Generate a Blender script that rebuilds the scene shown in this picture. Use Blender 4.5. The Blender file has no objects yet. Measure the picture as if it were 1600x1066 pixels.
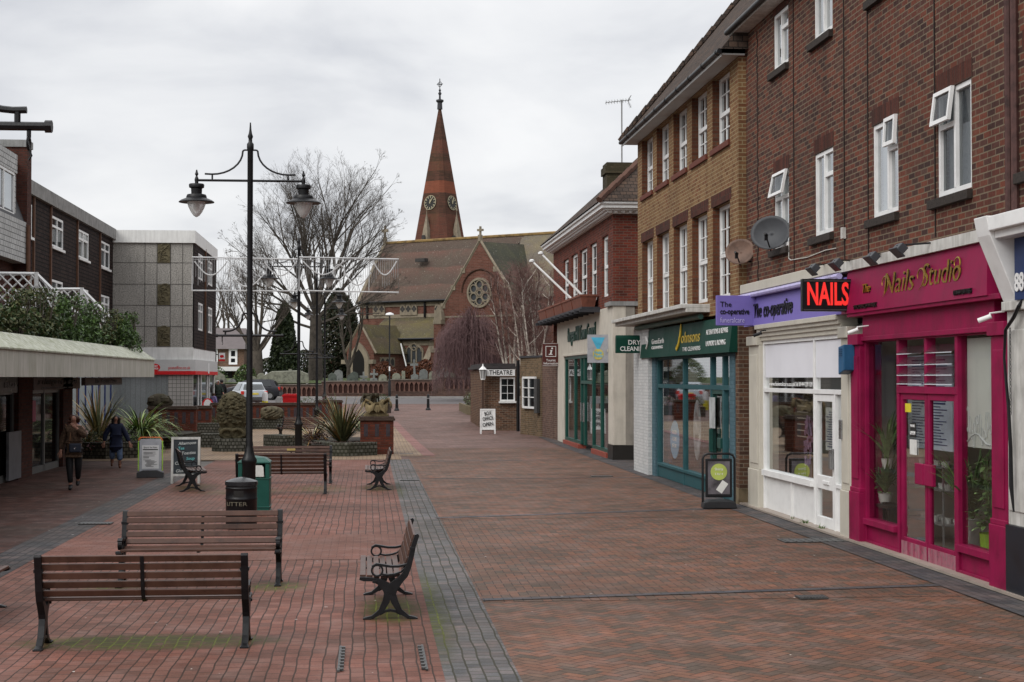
import bpy, bmesh, math, random
from mathutils import Vector, Matrix, Euler
random.seed(7)
PI=math.pi
sc=bpy.context.scene
COL=sc.collection
# ---------------------------------------------------------------- camera
F=2500.0; HC=2.3; YAW=math.atan(225/F); PIT=math.atan(57/F)
cd=bpy.data.cameras.new('camera'); cam=bpy.data.objects.new('camera',cd); COL.objects.link(cam)
cam.location=(0,0,HC); cam.rotation_euler=Euler((PI/2+PIT,0,-YAW)); sc.camera=cam
cd.sensor_fit='HORIZONTAL'; cd.sensor_width=36; cd.lens=36*F/1600; cd.clip_start=.1; cd.clip_end=3000
RM=Euler((PI/2+PIT,0,-YAW)).to_matrix()
# ---------------------------------------------------------------- light, sky, exposure
sc.view_settings.view_transform='Standard'; sc.view_settings.look='None'
sc.view_settings.exposure=0.46; sc.view_settings.gamma=1
SUN_EL=math.radians(40); SUN_AZ=math.radians(228)   # azimuth clockwise from +Y
w=bpy.data.worlds.new('World'); sc.world=w; w.use_nodes=True
nt=w.node_tree; nt.nodes.clear()
out=nt.nodes.new('ShaderNodeOutputWorld'); bg=nt.nodes.new('ShaderNodeBackground')
sky=nt.nodes.new('ShaderNodeTexSky'); sky.sky_type='NISHITA'; sky.sun_disc=False
sky.sun_elevation=SUN_EL; sky.sun_rotation=SUN_AZ
tc=nt.nodes.new('ShaderNodeTexCoord'); sep=nt.nodes.new('ShaderNodeSeparateXYZ')
nt.links.new(tc.outputs['Generated'],sep.inputs[0])
mp=nt.nodes.new('ShaderNodeMapping'); mp.inputs['Scale'].default_value=(1,1,2.6)
nt.links.new(tc.outputs['Generated'],mp.inputs[0])
n1=nt.nodes.new('ShaderNodeTexNoise'); n1.inputs['Scale'].default_value=5.0; n1.inputs['Detail'].default_value=7; n1.inputs['Roughness'].default_value=.5; n1.inputs['Distortion'].default_value=.35
nt.links.new(mp.outputs[0],n1.inputs['Vector'])
cr=nt.nodes.new('ShaderNodeValToRGB'); e=cr.color_ramp.elements
e[0].position=.36; e[0].color=(.50,.51,.54,1); e[1].position=.64; e[1].color=(.71,.71,.715,1)
el=e.new(.5); el.color=(.63,.635,.65,1)
nt.links.new(n1.outputs['Fac'],cr.inputs[0])
# overcast sky: brighter overhead than near the horizon
zr=nt.nodes.new('ShaderNodeMapRange'); zr.inputs['From Min'].default_value=.22; zr.inputs['From Max'].default_value=1.0
zr.inputs['To Min'].default_value=1.0; zr.inputs['To Max'].default_value=2.1
nt.links.new(sep.outputs['Z'],zr.inputs['Value'])
vm=nt.nodes.new('ShaderNodeVectorMath'); vm.operation='SCALE'
nt.links.new(cr.outputs[0],vm.inputs[0]); nt.links.new(zr.outputs[0],vm.inputs['Scale'])
sk=nt.nodes.new('ShaderNodeVectorMath'); sk.operation='SCALE'; sk.inputs['Scale'].default_value=.08
nt.links.new(sky.outputs[0],sk.inputs[0])
mx=nt.nodes.new('ShaderNodeMix'); mx.data_type='VECTOR'; mx.inputs[0].default_value=.93
nt.links.new(sk.outputs[0],mx.inputs[4]); nt.links.new(vm.outputs[0],mx.inputs[5])
nt.links.new(mx.outputs[1],bg.inputs[0]); bg.inputs[1].default_value=1.0
nt.links.new(bg.outputs[0],out.inputs[0])
sd=bpy.data.lights.new('sun','SUN'); sd.energy=1.3; sd.angle=math.radians(38); sd.color=(1,.97,.92)
so=bpy.data.objects.new('sun',sd); COL.objects.link(so)
sdir=Vector((math.sin(SUN_AZ)*math.cos(SUN_EL),math.cos(SUN_AZ)*math.cos(SUN_EL),math.sin(SUN_EL)))
so.rotation_euler=sdir.to_track_quat('Z','Y').to_euler(); so.location=(0,0,40)
# ---------------------------------------------------------------- projection helpers (photo pixels -> metres)
def ray(px,py): return RM@Vector(((px-800)/F,-(py-533)/F,-1))
def zg(y):
    t=min(1,max(0,(y-50)/50)); u=min(1,max(0,(y-102)/22)); return .5*t*t*(3-2*t)+.2*u*u*(3-2*u)
def onX(px,py,X): d=ray(px,py); t=X/d.x; return (t*d.y,HC+t*d.z)
def onY(px,py,Y): d=ray(px,py); t=Y/d.y; return (t*d.x,HC+t*d.z)
def gp(px,py):
    d=ray(px,py); Y=20.
    for i in range(60):
        t=(zg(Y)-HC)/d.z; Y=.5*Y+.5*t*d.y
    return Vector((t*d.x,Y,zg(Y)))
def yX(px,X): return onX(px,590,X)[0]
# ---------------------------------------------------------------- mesh builder
class MB:
    def __init__(s): s.v=[]; s.f=[]; s.m=[]; s.sm=[]
    def face(s,pts,mi=0,sm=False):
        n=len(s.v); s.v+= [tuple(p) for p in pts]; s.f.append(tuple(range(n,n+len(pts)))); s.m.append(mi); s.sm.append(sm)
    def add(s,vs,fs,mi=0,sm=False):
        n=len(s.v); s.v+=[tuple(p) for p in vs]
        for f in fs: s.f.append(tuple(i+n for i in f)); s.m.append(mi); s.sm.append(sm)
    def box(s,x0,x1,y0,y1,z0,z1,mi=0):
        if x0>x1:x0,x1=x1,x0
        if y0>y1:y0,y1=y1,y0
        if z0>z1:z0,z1=z1,z0
        s.add([(x0,y0,z0),(x1,y0,z0),(x1,y1,z0),(x0,y1,z0),(x0,y0,z1),(x1,y0,z1),(x1,y1,z1),(x0,y1,z1)],
              [(0,3,2,1),(4,5,6,7),(0,1,5,4),(1,2,6,5),(2,3,7,6),(3,0,4,7)],mi)
    def obox(s,c,sx,sy,sz,R=None,mi=0):
        R=R or Matrix.Identity(3); c=Vector(c); P=[]
        for z in(-1,1):
            for x,y in((-1,-1),(1,-1),(1,1),(-1,1)): P.append(c+R@Vector((x*sx/2,y*sy/2,z*sz/2)))
        s.add(P,[(0,3,2,1),(4,5,6,7),(0,1,5,4),(1,2,6,5),(2,3,7,6),(3,0,4,7)],mi)
    def tube(s,pts,r,n=8,mi=0,sm=True,cap=True,sq=None):
        pts=[Vector(p) for p in pts]; k=len(pts); rr=r if isinstance(r,(list,tuple)) else [r]*k
        base=len(s.v); up=None
        for i,p in enumerate(pts):
            t=(pts[min(i+1,k-1)]-pts[max(i-1,0)])
            t=t.normalized() if t.length>1e-9 else Vector((0,0,1))
            if up is None:
                a=Vector((0,0,1)) if abs(t.z)<.9 else Vector((1,0,0)); up=(a-t*a.dot(t)).normalized()
            else:
                u2=up-t*up.dot(t)
                if u2.length<1e-6: u2=Vector((1,0,0))-t*t.x
                up=u2.normalized()
            b=t.cross(up)
            for j in range(n):
                a=2*PI*j/n; s.v.append(tuple(p+(up*math.cos(a)+b*math.sin(a)*(sq or 1))*rr[i]))
        for i in range(k-1):
            for j in range(n):
                s.f.append((base+i*n+j,base+i*n+(j+1)%n,base+(i+1)*n+(j+1)%n,base+(i+1)*n+j)); s.m.append(mi); s.sm.append(sm)
        if cap:
            s.f.append(tuple(base+j for j in reversed(range(n)))); s.m.append(mi); s.sm.append(False)
            s.f.append(tuple(base+(k-1)*n+j for j in range(n))); s.m.append(mi); s.sm.append(False)
    def lathe(s,prof,c=(0,0,0),n=20,mi=0,sx=1,sy=1,sm=True):
        base=len(s.v); k=len(prof)
        for r,z in prof:
            for j in range(n):
                a=2*PI*(j+.5)/n; s.v.append((c[0]+r*math.cos(a)*sx,c[1]+r*math.sin(a)*sy,c[2]+z))
        for i in range(k-1):
            for j in range(n):
                s.f.append((base+i*n+j,base+i*n+(j+1)%n,base+(i+1)*n+(j+1)%n,base+(i+1)*n+j)); s.m.append(mi); s.sm.append(sm)
        s.f.append(tuple(base+j for j in reversed(range(n)))); s.m.append(mi); s.sm.append(False)
        s.f.append(tuple(base+(k-1)*n+j for j in range(n))); s.m.append(mi); s.sm.append(False)
    def prism(s,poly,fn,d0,d1,mi=0):
        """poly: 2-D outline; fn(a,b,d) -> 3-D point"""
        n=len(poly)
        s.add([fn(a,b,d0) for a,b in poly]+[fn(a,b,d1) for a,b in poly],
              [tuple(range(n)),tuple(reversed(range(n,2*n)))]+[(i,i+n,(i+1)%n+n,(i+1)%n) for i in range(n)],mi)
    def clusters(s,gap=.02):
        n=len(s.v); P=list(range(n))
        def fd(a):
            while P[a]!=a: P[a]=P[P[a]]; a=P[a]
            return a
        for f in s.f:
            for b in f[1:]: P[fd(f[0])]=fd(b)
        box={}
        for i,v in enumerate(s.v):
            r=fd(i)
            if r not in box: box[r]=[list(v),list(v)]
            else:
                for k in range(3): box[r][0][k]=min(box[r][0][k],v[k]); box[r][1][k]=max(box[r][1][k],v[k])
        ks=list(box); Q={k:k for k in ks}
        def f2(a):
            while Q[a]!=a: a=Q[a]
            return a
        for i,a in enumerate(ks):
            for b in ks[i+1:]:
                if all(box[a][0][k]-gap<=box[b][1][k] and box[b][0][k]-gap<=box[a][1][k] for k in range(3)): Q[f2(a)]=f2(b)
        out={}
        for f,m_,sm in zip(s.f,s.m,s.sm):
            g=f2(fd(f[0])); o=out.setdefault(g,(MB(),{})); mb,mp=o
            for i in f:
                if i not in mp: mp[i]=len(mb.v); mb.v.append(s.v[i])
            mb.f.append(tuple(mp[i] for i in f)); mb.m.append(m_); mb.sm.append(sm)
        return [o[0] for o in out.values()]
    SPLIT={'pilaster','brick_pillar','shop_window','teal_pier','buttress','buttress_cap','handle','door_handle','rust_pipe','downpipe','rainwater_pipe','chancel_buttress','frame','backrest','tiled_step','render','side_room_wall','roof_light','movement_joint','louvres','panel_joint','shop_post','blue_brick_inlay','frieze','stone_band','shop_partition','wall_end'}
    def build(s,name,mats,parent=None,bevel=0,recalc=True,loc=None):
        if name in MB.SPLIT and len(s.f)<1500:
            cl=s.clusters()
            if len(cl)>1:
                for c in cl: o=c._build(name,mats,parent,bevel,recalc,loc)
                return o
        return s._build(name,mats,parent,bevel,recalc,loc)
    def _build(s,name,mats,parent=None,bevel=0,recalc=True,loc=None):
        me=bpy.data.meshes.new(name); me.from_pydata(s.v,[],s.f)
        if not isinstance(mats,(list,tuple)): mats=[mats]
        for m in mats: me.materials.append(m)
        me.polygons.foreach_set('material_index',s.m); me.polygons.foreach_set('use_smooth',s.sm)
        if recalc:
            b=bmesh.new(); b.from_mesh(me); bmesh.ops.recalc_face_normals(b,faces=b.faces); b.to_mesh(me); b.free()
        if any(s.sm): me.set_sharp_from_angle(angle=math.radians(40))
        me.update()
        o=bpy.data.objects.new(name,me); COL.objects.link(o)
        if parent: o.parent=parent
        if loc is not None: o.location=loc
        if bevel:
            md=o.modifiers.new('bevel','BEVEL'); md.width=bevel; md.segments=2; md.limit_method='ANGLE'
        return o
def tag(o,label=None,cat=None,group=None,kind=None):
    if label:o['label']=label
    if cat:o['category']=cat
    if group:o['group']=group
    if kind:o['kind']=kind
    return o
def empty(name,loc=(0,0,0),rz=0,label=None,cat=None,group=None):
    o=bpy.data.objects.new(name,None); COL.objects.link(o); o.location=loc; o.rotation_euler=(0,0,rz); o.empty_display_size=.2
    return tag(o,label,cat,group)
def structure(name,mb,m,**k): return tag(mb.build(name,m,**k),kind='structure')
KIDS={}
def copy_tree(o,parent=None,loc=None,rz=None,label=None,scale=None):
    c=o.copy(); COL.objects.link(c); c.parent=parent
    if loc is not None: c.location=loc
    if rz is not None: c.rotation_euler=(0,0,rz)
    if scale: c.scale=(scale,)*3
    if label: c['label']=label
    for ch in [q for q in bpy.data.objects if q.parent==o]: copy_tree(ch,c)
    return c
def text(name,s,size,loc,face,m,parent=None,ext=.004,sx=1.0,align='CENTER',shear=0,tilt=0,off=0,maxw=None,spacing=1.0):
    """face: '-Y' reads towards the camera, '-X' right-hand shops, '+X' left-hand shops"""
    cu=bpy.data.curves.new(name,'FONT'); cu.body=s; cu.size=size; cu.extrude=ext; cu.align_x=align; cu.align_y='CENTER'; cu.shear=shear; cu.offset=off; cu.space_character=spacing
    cu.resolution_u=3
    t=bpy.data.objects.new('tmp',cu); COL.objects.link(t)
    dg=bpy.context.evaluated_depsgraph_get(); me=bpy.data.meshes.new_from_object(t.evaluated_get(dg))
    bpy.data.objects.remove(t); bpy.data.curves.remove(cu)
    if maxw:
        xs=[v.co.x for v in me.vertices]; wd=max(xs)-min(xs); sx=maxw/wd
    R={'-Y':Matrix(((1,0,0),(0,0,-1),(0,1,0))),'-X':Matrix(((0,0,-1),(-1,0,0),(0,1,0))),'+X':Matrix(((0,0,1),(1,0,0),(0,1,0)))}[face]
    T=Matrix.Rotation(tilt,3,'Z')
    for v in me.vertices: 
        p=Vector((v.co.x*sx,v.co.y,v.co.z)); v.co=R@(T@p)+Vector(loc)
    me.materials.clear(); me.materials.append(m)
    o=bpy.data.objects.new(name,me); COL.objects.link(o); o.parent=parent
    return o
# ---------------------------------------------------------------- material helpers
class S:
    def __init__(s,nt,k): s.nt=nt; s.k=k
    def o(s,op,*a):
        n=s.nt.nodes.new('ShaderNodeMath'); n.operation=op
        for i,x in enumerate((s,)+a):
            if isinstance(x,S): s.nt.links.new(x.k,n.inputs[i])
            else: n.inputs[i].default_value=x
        return S(s.nt,n.outputs[0])
    def __add__(s,b): return s.o('ADD',b)
    def __sub__(s,b): return s.o('SUBTRACT',b)
    def __mul__(s,b): return s.o('MULTIPLY',b)
    def __truediv__(s,b): return s.o('DIVIDE',b)
    def floor(s): return s.o('FLOOR')
    def frac(s): return s.o('FRACT')
    def lt(s,b): return s.o('LESS_THAN',b)
    def gt(s,b): return s.o('GREATER_THAN',b)
    def mn(s,b): return s.o('MINIMUM',b)
    def mxx(s,b): return s.o('MAXIMUM',b)
    def abs(s): return s.o('ABSOLUTE')
    def pmod(s,b): return s.o('FLOORED_MODULO',b)
def new_mat(name):
    m=bpy.data.materials.new(name); m.use_nodes=True; nt=m.node_tree; b=nt.nodes['Principled BSDF']; return m,nt,b
def c4(c): return (c[0],c[1],c[2],1)
def noise(nt,vec,scale,detail=4,rough=.55,dist=0):
    n=nt.nodes.new('ShaderNodeTexNoise'); n.inputs['Scale'].default_value=scale; n.inputs['Detail'].default_value=detail; n.inputs['Roughness'].default_value=rough; n.inputs['Distortion'].default_value=dist
    if vec is not None: nt.links.new(vec,n.inputs['Vector'])
    return n.outputs['Fac']
def ramp(nt,fac,stops):
    r=nt.nodes.new('ShaderNodeValToRGB'); e=r.color_ramp.elements
    e[0].position=stops[0][0]; e[0].color=c4(stops[0][1]); e[1].position=stops[-1][0]; e[1].color=c4(stops[-1][1])
    for p,c in stops[1:-1]: x=e.new(p); x.color=c4(c)
    nt.links.new(fac,r.inputs[0]); return r.outputs[0]
def mix(nt,fac,a,b,mode='MIX'):
    n=nt.nodes.new('ShaderNodeMix'); n.data_type='RGBA'; n.blend_type=mode
    for i,x in((0,fac),(6,a),(7,b)):
        if isinstance(x,S): x=x.k
        if isinstance(x,(int,float)): n.inputs[i].default_value=x
        elif isinstance(x,tuple): n.inputs[i].default_value=c4(x)
        else: nt.links.new(x,n.inputs[i])
    return n.outputs[2]
def bump(nt,b,h,strength=.3,dist=.01):
    n=nt.nodes.new('ShaderNodeBump'); n.inputs['Strength'].default_value=strength; n.inputs['Distance'].default_value=dist
    nt.links.new(h,n.inputs['Height']); nt.links.new(n.outputs[0],b.inputs['Normal'])
def objco(nt):
    t=nt.nodes.new('ShaderNodeTexCoord'); return t.outputs['Object'],t.outputs['Normal']
CACHE={}
def M(name,col,rough=.6,metal=0,var=.12,scale=6,bmp=0,spec=.28,streak=0,dirt=None,coat=0):
    if name in CACHE: return CACHE[name]
    m,nt,b=new_mat(name); co,_=objco(nt)
    b.inputs['Roughness'].default_value=rough; b.inputs['Metallic'].default_value=metal; b.inputs['Specular IOR Level'].default_value=spec
    if coat: b.inputs['Coat Weight'].default_value=coat
    f=noise(nt,co,scale,5,.6)
    lo=tuple(max(0,x*(1-var*2)) for x in col); hi=tuple(min(1,x*(1+var*1.2)) for x in col)
    c=ramp(nt,f,[(.28,lo),(.5,col),(.75,hi)])
    if streak or dirt:
        mpn=nt.nodes.new('ShaderNodeMapping'); mpn.inputs['Scale'].default_value=(3,3,.35); nt.links.new(co,mpn.inputs[0])
        g=noise(nt,mpn.outputs[0],3,5,.65)
        g2=ramp(nt,g,[(.38,(0,0,0)),(.66,(1,1,1))])
        sc2=nt.nodes.new('ShaderNodeMath'); sc2.operation='MULTIPLY'; nt.links.new(g2,sc2.inputs[0]); sc2.inputs[1].default_value=streak or .5
        c=mix(nt,sc2.outputs[0],c,dirt or tuple(x*.45 for x in col))
    if 'slat' in name:
        oi=nt.nodes.new('ShaderNodeObjectInfo'); c=mix(nt,S(nt,oi.outputs['Random'])*.35,c,tuple(x*2.1 for x in col))
    nt.links.new(c,b.inputs['Base Color'])
    r=S(nt,f)*.25+(rough-.125); nt.links.new(r.k,b.inputs['Roughness'])
    if bmp: bump(nt,b,noise(nt,co,scale*6,3,.6),bmp,.01)
    CACHE[name]=m; return m
def wallvec(nt):
    """object coordinates laid along whichever way a wall faces: (along, up)"""
    co,no=objco(nt)
    sx=nt.nodes.new('ShaderNodeSeparateXYZ'); nt.links.new(co,sx.inputs[0])
    sn=nt.nodes.new('ShaderNodeSeparateXYZ'); nt.links.new(no,sn.inputs[0])
    X,Y,Z=[S(nt,sx.outputs[i]) for i in range(3)]
    fx=S(nt,sn.outputs[0]).abs().gt(.6); fz=S(nt,sn.outputs[2]).abs().gt(.75)
    along=X+(Y-X)*fx; up=Z+(Y-Z)*fz
    c=nt.nodes.new('ShaderNodeCombineXYZ'); nt.links.new(along.k,c.inputs[0]); nt.links.new(up.k,c.inputs[1])
    return c.outputs[0],co
def sat(c,k,g=1.0):
    L=.3*c[0]+.59*c[1]+.11*c[2]; return tuple(min(.9,max(.004,(L+(x-L)*k)*g)) for x in c)
def brick(name,stops,mortar,bw=.225,bh=.075,ms=.008,rough=.85,stain=.45,off=.5,bmp=.5,squash=1,stainc=(.04,.035,.03),bands=None):
    if name in CACHE: return CACHE[name]
    stops=[(p,sat(c,.97,1.0)) for p,c in stops]
    m,nt,b=new_mat(name); v,co=wallvec(nt)
    t=nt.nodes.new('ShaderNodeTexBrick'); t.offset=off; t.squash=squash; t.squash_frequency=2
    for k,x in(('Color1',(0,0,0,1)),('Color2',(1,1,1,1)),('Mortar',(.5,.5,.5,1)),('Scale',1),('Mortar Size',ms),('Mortar Smooth',.1),('Brick Width',bw),('Row Height',bh)): t.inputs[k].default_value=x
    nt.links.new(v,t.inputs['Vector'])
    c=ramp(nt,t.outputs['Color'],stops)
    big=noise(nt,co,.8,5,.6); c=mix(nt,S(nt,big)*.8-.15,c,tuple(x*.6 for x in stops[len(stops)//2][1]),'MIX')
    fine=noise(nt,co,30,3,.6); c=mix(nt,.35,c,ramp(nt,fine,[(.3,(.25,.25,.25)),(.7,(.8,.8,.8))]),'OVERLAY')
    c=mix(nt,S(nt,t.outputs['Fac']),c,mortar)
    st=ramp(nt,noise(nt,co,.45,6,.65),[(.5,(0,0,0)),(.75,(1,1,1))])
    c=mix(nt,S(nt,st)*stain,c,stainc)
    sm_=nt.nodes.new('ShaderNodeMapping'); sm_.inputs['Scale'].default_value=(2.2,2.2,.22); nt.links.new(co,sm_.inputs[0])
    sk_=ramp(nt,noise(nt,sm_.outputs[0],1.0,5,.6),[(.50,(0,0,0)),(.68,(1,1,1))]); c=mix(nt,S(nt,sk_)*.30,c,tuple(x*.5 for x in stops[0][1]))
    nt.links.new(c,b.inputs['Base Color']); b.inputs['Roughness'].default_value=rough; b.inputs['Specular IOR Level'].default_value=.08
    if bmp:
        h=(S(nt,t.outputs['Fac'])*-1+1)+S(nt,fine)*.3
        bump(nt,b,h.k,bmp,.012)
    CACHE[name]=m; return m
def glass(name,col=(.02,.022,.025),rough=.03,alpha=.5,tint=(.8,.84,.84)):
    if name in CACHE: return CACHE[name]
    m=bpy.data.materials.new(name); m.use_nodes=True; nt=m.node_tree; nt.nodes.clear()
    o=nt.nodes.new('ShaderNodeOutputMaterial'); g=nt.nodes.new('ShaderNodeBsdfGlossy'); g.inputs['Roughness'].default_value=rough; g.inputs['Color'].default_value=(.95,.97,.98,1)
    tr=nt.nodes.new('ShaderNodeBsdfTransparent'); tr.inputs[0].default_value=c4(tint)
    df=nt.nodes.new('ShaderNodeBsdfDiffuse'); df.inputs[0].default_value=c4(col)
    fr=nt.nodes.new('ShaderNodeFresnel'); fr.inputs[0].default_value=1.5
    m1=nt.nodes.new('ShaderNodeMixShader'); m1.inputs[0].default_value=alpha; nt.links.new(tr.outputs[0],m1.inputs[1]); nt.links.new(df.outputs[0],m1.inputs[2])
    m2=nt.nodes.new('ShaderNodeMixShader'); f2=S(nt,fr.outputs[0])*.5+.02
    nt.links.new(f2.k,m2.inputs[0]); nt.links.new(m1.outputs[0],m2.inputs[1]); nt.links.new(g.outputs[0],m2.inputs[2])
    nt.links.new(m2.outputs[0],o.inputs[0]); CACHE[name]=m; return m
# common materials
BLACK=M('black_iron_paint',(.007,.007,.008),.42,0,.2,12,.1,.3)
WHITE=M('white_frame',(.72,.72,.71),.4,0,.05,5)
WHITEOLD=M('weathered_white_paint',(.56,.55,.52),.6,0,.12,4,.1,.4,.5,(.18,.17,.14))
CREAM=M('cream_render',(.54,.50,.43),.7,0,.06,3,.1,.3,.25,(.25,.22,.18))
GLASS=glass('window_glass',(.03,.034,.04),.03,.45)
SHOPGLASS=glass('shop_glass',(.015,.015,.015),.02,.03,(.90,.92,.90))
DARKGLASS=glass('dark_glass',(.012,.014,.016),.04,.85)
CURTAIN=M('net_curtain',(.55,.56,.58),.9,0,.1,14)
BR_DARK=brick('dark_red_brick',[(0,(.042,.027,.025)),(.28,(.075,.040,.034)),(.5,(.125,.043,.031)),(.8,(.17,.055,.034)),(1,(.095,.055,.044))],(.17,.135,.095))
BR_YEL=brick('yellow_stock_brick',[(0,(.13,.05,.025)),(.25,(.18,.092,.046)),(.55,(.245,.14,.066)),(.8,(.21,.112,.053)),(1,(.18,.068,.036))],(.30,.24,.14),stain=.25)
BR_RED=brick('bright_red_brick',[(0,(.06,.022,.018)),(.4,(.13,.034,.024)),(.75,(.20,.045,.028)),(1,(.045,.03,.03))],(.13,.09,.07),stain=.2)
BR_BROWN=brick('brown_brick',[(0,(.055,.032,.024)),(.4,(.12,.058,.037)),(.8,(.16,.085,.052)),(1,(.09,.066,.055))],(.20,.16,.12))
BR_TAN=brick('tan_brick',[(0,(.09,.06,.035)),(.5,(.15,.10,.055)),(1,(.19,.12,.07))],(.19,.16,.12))
BR_HEAD=brick('header_brick',[(0,(.05,.024,.02)),(1,(.11,.036,.026))],(.06,.045,.035),bw=.075,bh=.22,ms=.006,off=0)
SOOT=M('sooty_brick_sill',(.035,.028,.024),.9,0,.3,20,.4)
ROOFT=brick('dark_roof_tile',[(0,(.045,.035,.03)),(.5,(.075,.055,.045)),(1,(.11,.07,.05))],(.02,.018,.016),bw=.17,bh=.11,ms=.008,stain=.4,bmp=.8)
CONC=M('grey_concrete',(.26,.26,.255),.85,0,.15,3,.3,.3,.5,(.10,.10,.09))
# ================================================================ paving
def paver(name,mode,stops,mortar,bw=.2,bh=.108,ms=.007,cell=.1,ang=0,rough=.55,moss=None,blot=.5,stain=(.05,.04,.035)):
    m,nt,b=new_mat(name); co,_=objco(nt)
    sx=nt.nodes.new('ShaderNodeSeparateXYZ'); nt.links.new(co,sx.inputs[0]); X,Y=S(nt,sx.outputs[0]),S(nt,sx.outputs[1])
    wob=S(nt,noise(nt,co,1.2,2))*.05
    if mode=='brick':
        v=nt.nodes.new('ShaderNodeCombineXYZ')
        a,c_=(Y,X) if ang==90 else (X,Y)
        nt.links.new(a.k,v.inputs[0]); nt.links.new((c_+wob).k,v.inputs[1])
        t=nt.nodes.new('ShaderNodeTexBrick')
        for k,x in(('Color1',(0,0,0,1)),('Color2',(1,1,1,1)),('Mortar',(.5,.5,.5,1)),('Scale',1),('Mortar Size',ms),('Mortar Smooth',.15),('Brick Width',bw),('Row Height',bh)): t.inputs[k].default_value=x
        nt.links.new(v.outputs[0],t.inputs['Vector']); rnd=t.outputs['Color']; joint=S(nt,t.outputs['Fac'])
    else:   # herringbone
        ca,sa=math.cos(math.radians(ang)),math.sin(math.radians(ang))
        U=(X*ca+Y*sa)/cell; V=(Y*ca-X*sa)/cell
        iu,iv,fu,fv=U.floor(),V.floor(),U.frac(),V.frac()
        k=(iu-iv).pmod(4.0)
        e=lambda n:(k-n).abs().lt(.5)
        k0,k1,k2,k3=e(0.0),e(1.0),e(2.0),e(3.0)
        horiz=k.lt(1.5)
        eu0,eu1,ev0,ev1=fu,fu*-1+1,fv,fv*-1+1
        big=1.0
        # distance to the nearest brick edge
        du0=eu0+k1*big; du1=eu1+k0*big; dv0=ev0+k2*big; dv1=ev1+k3*big
        d=du0.mn(du1).mn(dv0.mn(dv1))
        joint=d.lt(ms/cell)
        idu=iu-k1; idv=iv-k2
        cmb=nt.nodes.new('ShaderNodeCombineXYZ'); nt.links.new(idu.k,cmb.inputs[0]); nt.links.new(idv.k,cmb.inputs[1])
        wn=nt.nodes.new('ShaderNodeTexWhiteNoise'); wn.noise_dimensions='2D'; nt.links.new(cmb.outputs[0],wn.inputs['Vector']); rnd=wn.outputs['Value']
    stops=[(p,sat(x,1.14,1.08 if 'brind' in name else .95)) for p,x in stops]
    c=ramp(nt,rnd,stops)
    big_n=noise(nt,co,.55,6,.65)
    c=mix(nt,S(nt,ramp(nt,big_n,[(.42,(0,0,0)),(.7,(1,1,1))]))*blot,c,stain)
    fine=noise(nt,co,45,4,.7); c=mix(nt,.55,c,ramp(nt,fine,[(.25,(.22,.22,.22)),(.75,(.8,.8,.8))]),'OVERLAY')
    pale=noise(nt,co,2.3,5,.6,.6); c=mix(nt,S(nt,ramp(nt,pale,[(.46,(0,0,0)),(.72,(1,1,1))]))*.34,c,(.33,.225,.20))
    vp=nt.nodes.new('ShaderNodeTexVoronoi'); vp.inputs['Scale'].default_value=.35; nt.links.new(co,vp.inputs['Vector']); vs_=nt.nodes.new('ShaderNodeSeparateColor'); nt.links.new(vp.outputs['Color'],vs_.inputs[0]); c=mix(nt,S(nt,vs_.outputs[0])*.22,c,tuple(x*.55 for x in stops[0][1])); gr=S(nt,ramp(nt,noise(nt,co,.33,5,.7,.5),[(.42,(0,0,0)),(.68,(1,1,1))])); c=mix(nt,gr*.45,c,(.050,.040,.030)); c=mix(nt,joint*.9,c,mortar)
    vo=nt.nodes.new('ShaderNodeTexVoronoi'); vo.inputs['Scale'].default_value=1.4; nt.links.new(co,vo.inputs['Vector'])
    c=mix(nt,S(nt,vo.outputs['Distance']).lt(.022)*.8,c,(.42,.38,.36))
    vo=nt.nodes.new('ShaderNodeTexVoronoi'); vo.inputs['Scale'].default_value=2.3; nt.links.new(co,vo.inputs['Vector'])
    c=mix(nt,S(nt,vo.outputs['Distance']).lt(.03)*.6,c,(.03,.025,.02))
    if moss:
        tot=None
        for (mx_,my,rx,ry,a) in moss:
            q=((X-mx_)/rx); r=((Y-my)/ry); dd=(q*q+r*r)*-1+1
            dd=dd.mxx(0.0)*a; tot=dd if tot is None else tot.mxx(dd)
        g=S(nt,ramp(nt,noise(nt,co,6,5,.7),[(.3,(0,0,0)),(.62,(1,1,1))]))
        base=tot.mn(1.0)
        c=mix(nt,(base*(g*1.1+.15)).mn(.85),c,(.040,.042,.014))
        c=mix(nt,((base*base*g)*(joint*1.6+.25)).mn(.9),c,(.13,.15,.02))
    nt.links.new(c,b.inputs['Base Color'])
    rr=S(nt,big_n)*.4+(rough-.1); nt.links.new(rr.k,b.inputs['Roughness']); b.inputs['Specular IOR Level'].default_value=.10
    h=(joint*-1+1)+S(nt,fine)*.25+S(nt,rnd)*.15
    bump(nt,b,h.k,.45,.008)
    return m
def sheet(name,pts,dz,mat):
    """pts: ground polygon as strips: list of (y, x0, x1)"""
    mb=MB(); ys=[]
    for i in range(len(pts)-1):
        y0,a0,b0=pts[i]; y1,a1,b1=pts[i+1]
        k=max(1,int((min(y1,160)-y0)/4)) if y1>48 else 1
        for j in range(k):
            t0,t1=j/k,(j+1)/k; L=lambda a,b,t:a+(b-a)*t
            Y0,Y1=L(y0,y1,t0),L(y0,y1,t1)
            mb.face([(L(a0,a1,t0),Y0,zg(Y0)+dz),(L(b0,b1,t0),Y0,zg(Y0)+dz),(L(b0,b1,t1),Y1,zg(Y1)+dz),(L(a0,a1,t1),Y1,zg(Y1)+dz)])
    return structure(name,mb,mat,recalc=False)
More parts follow.
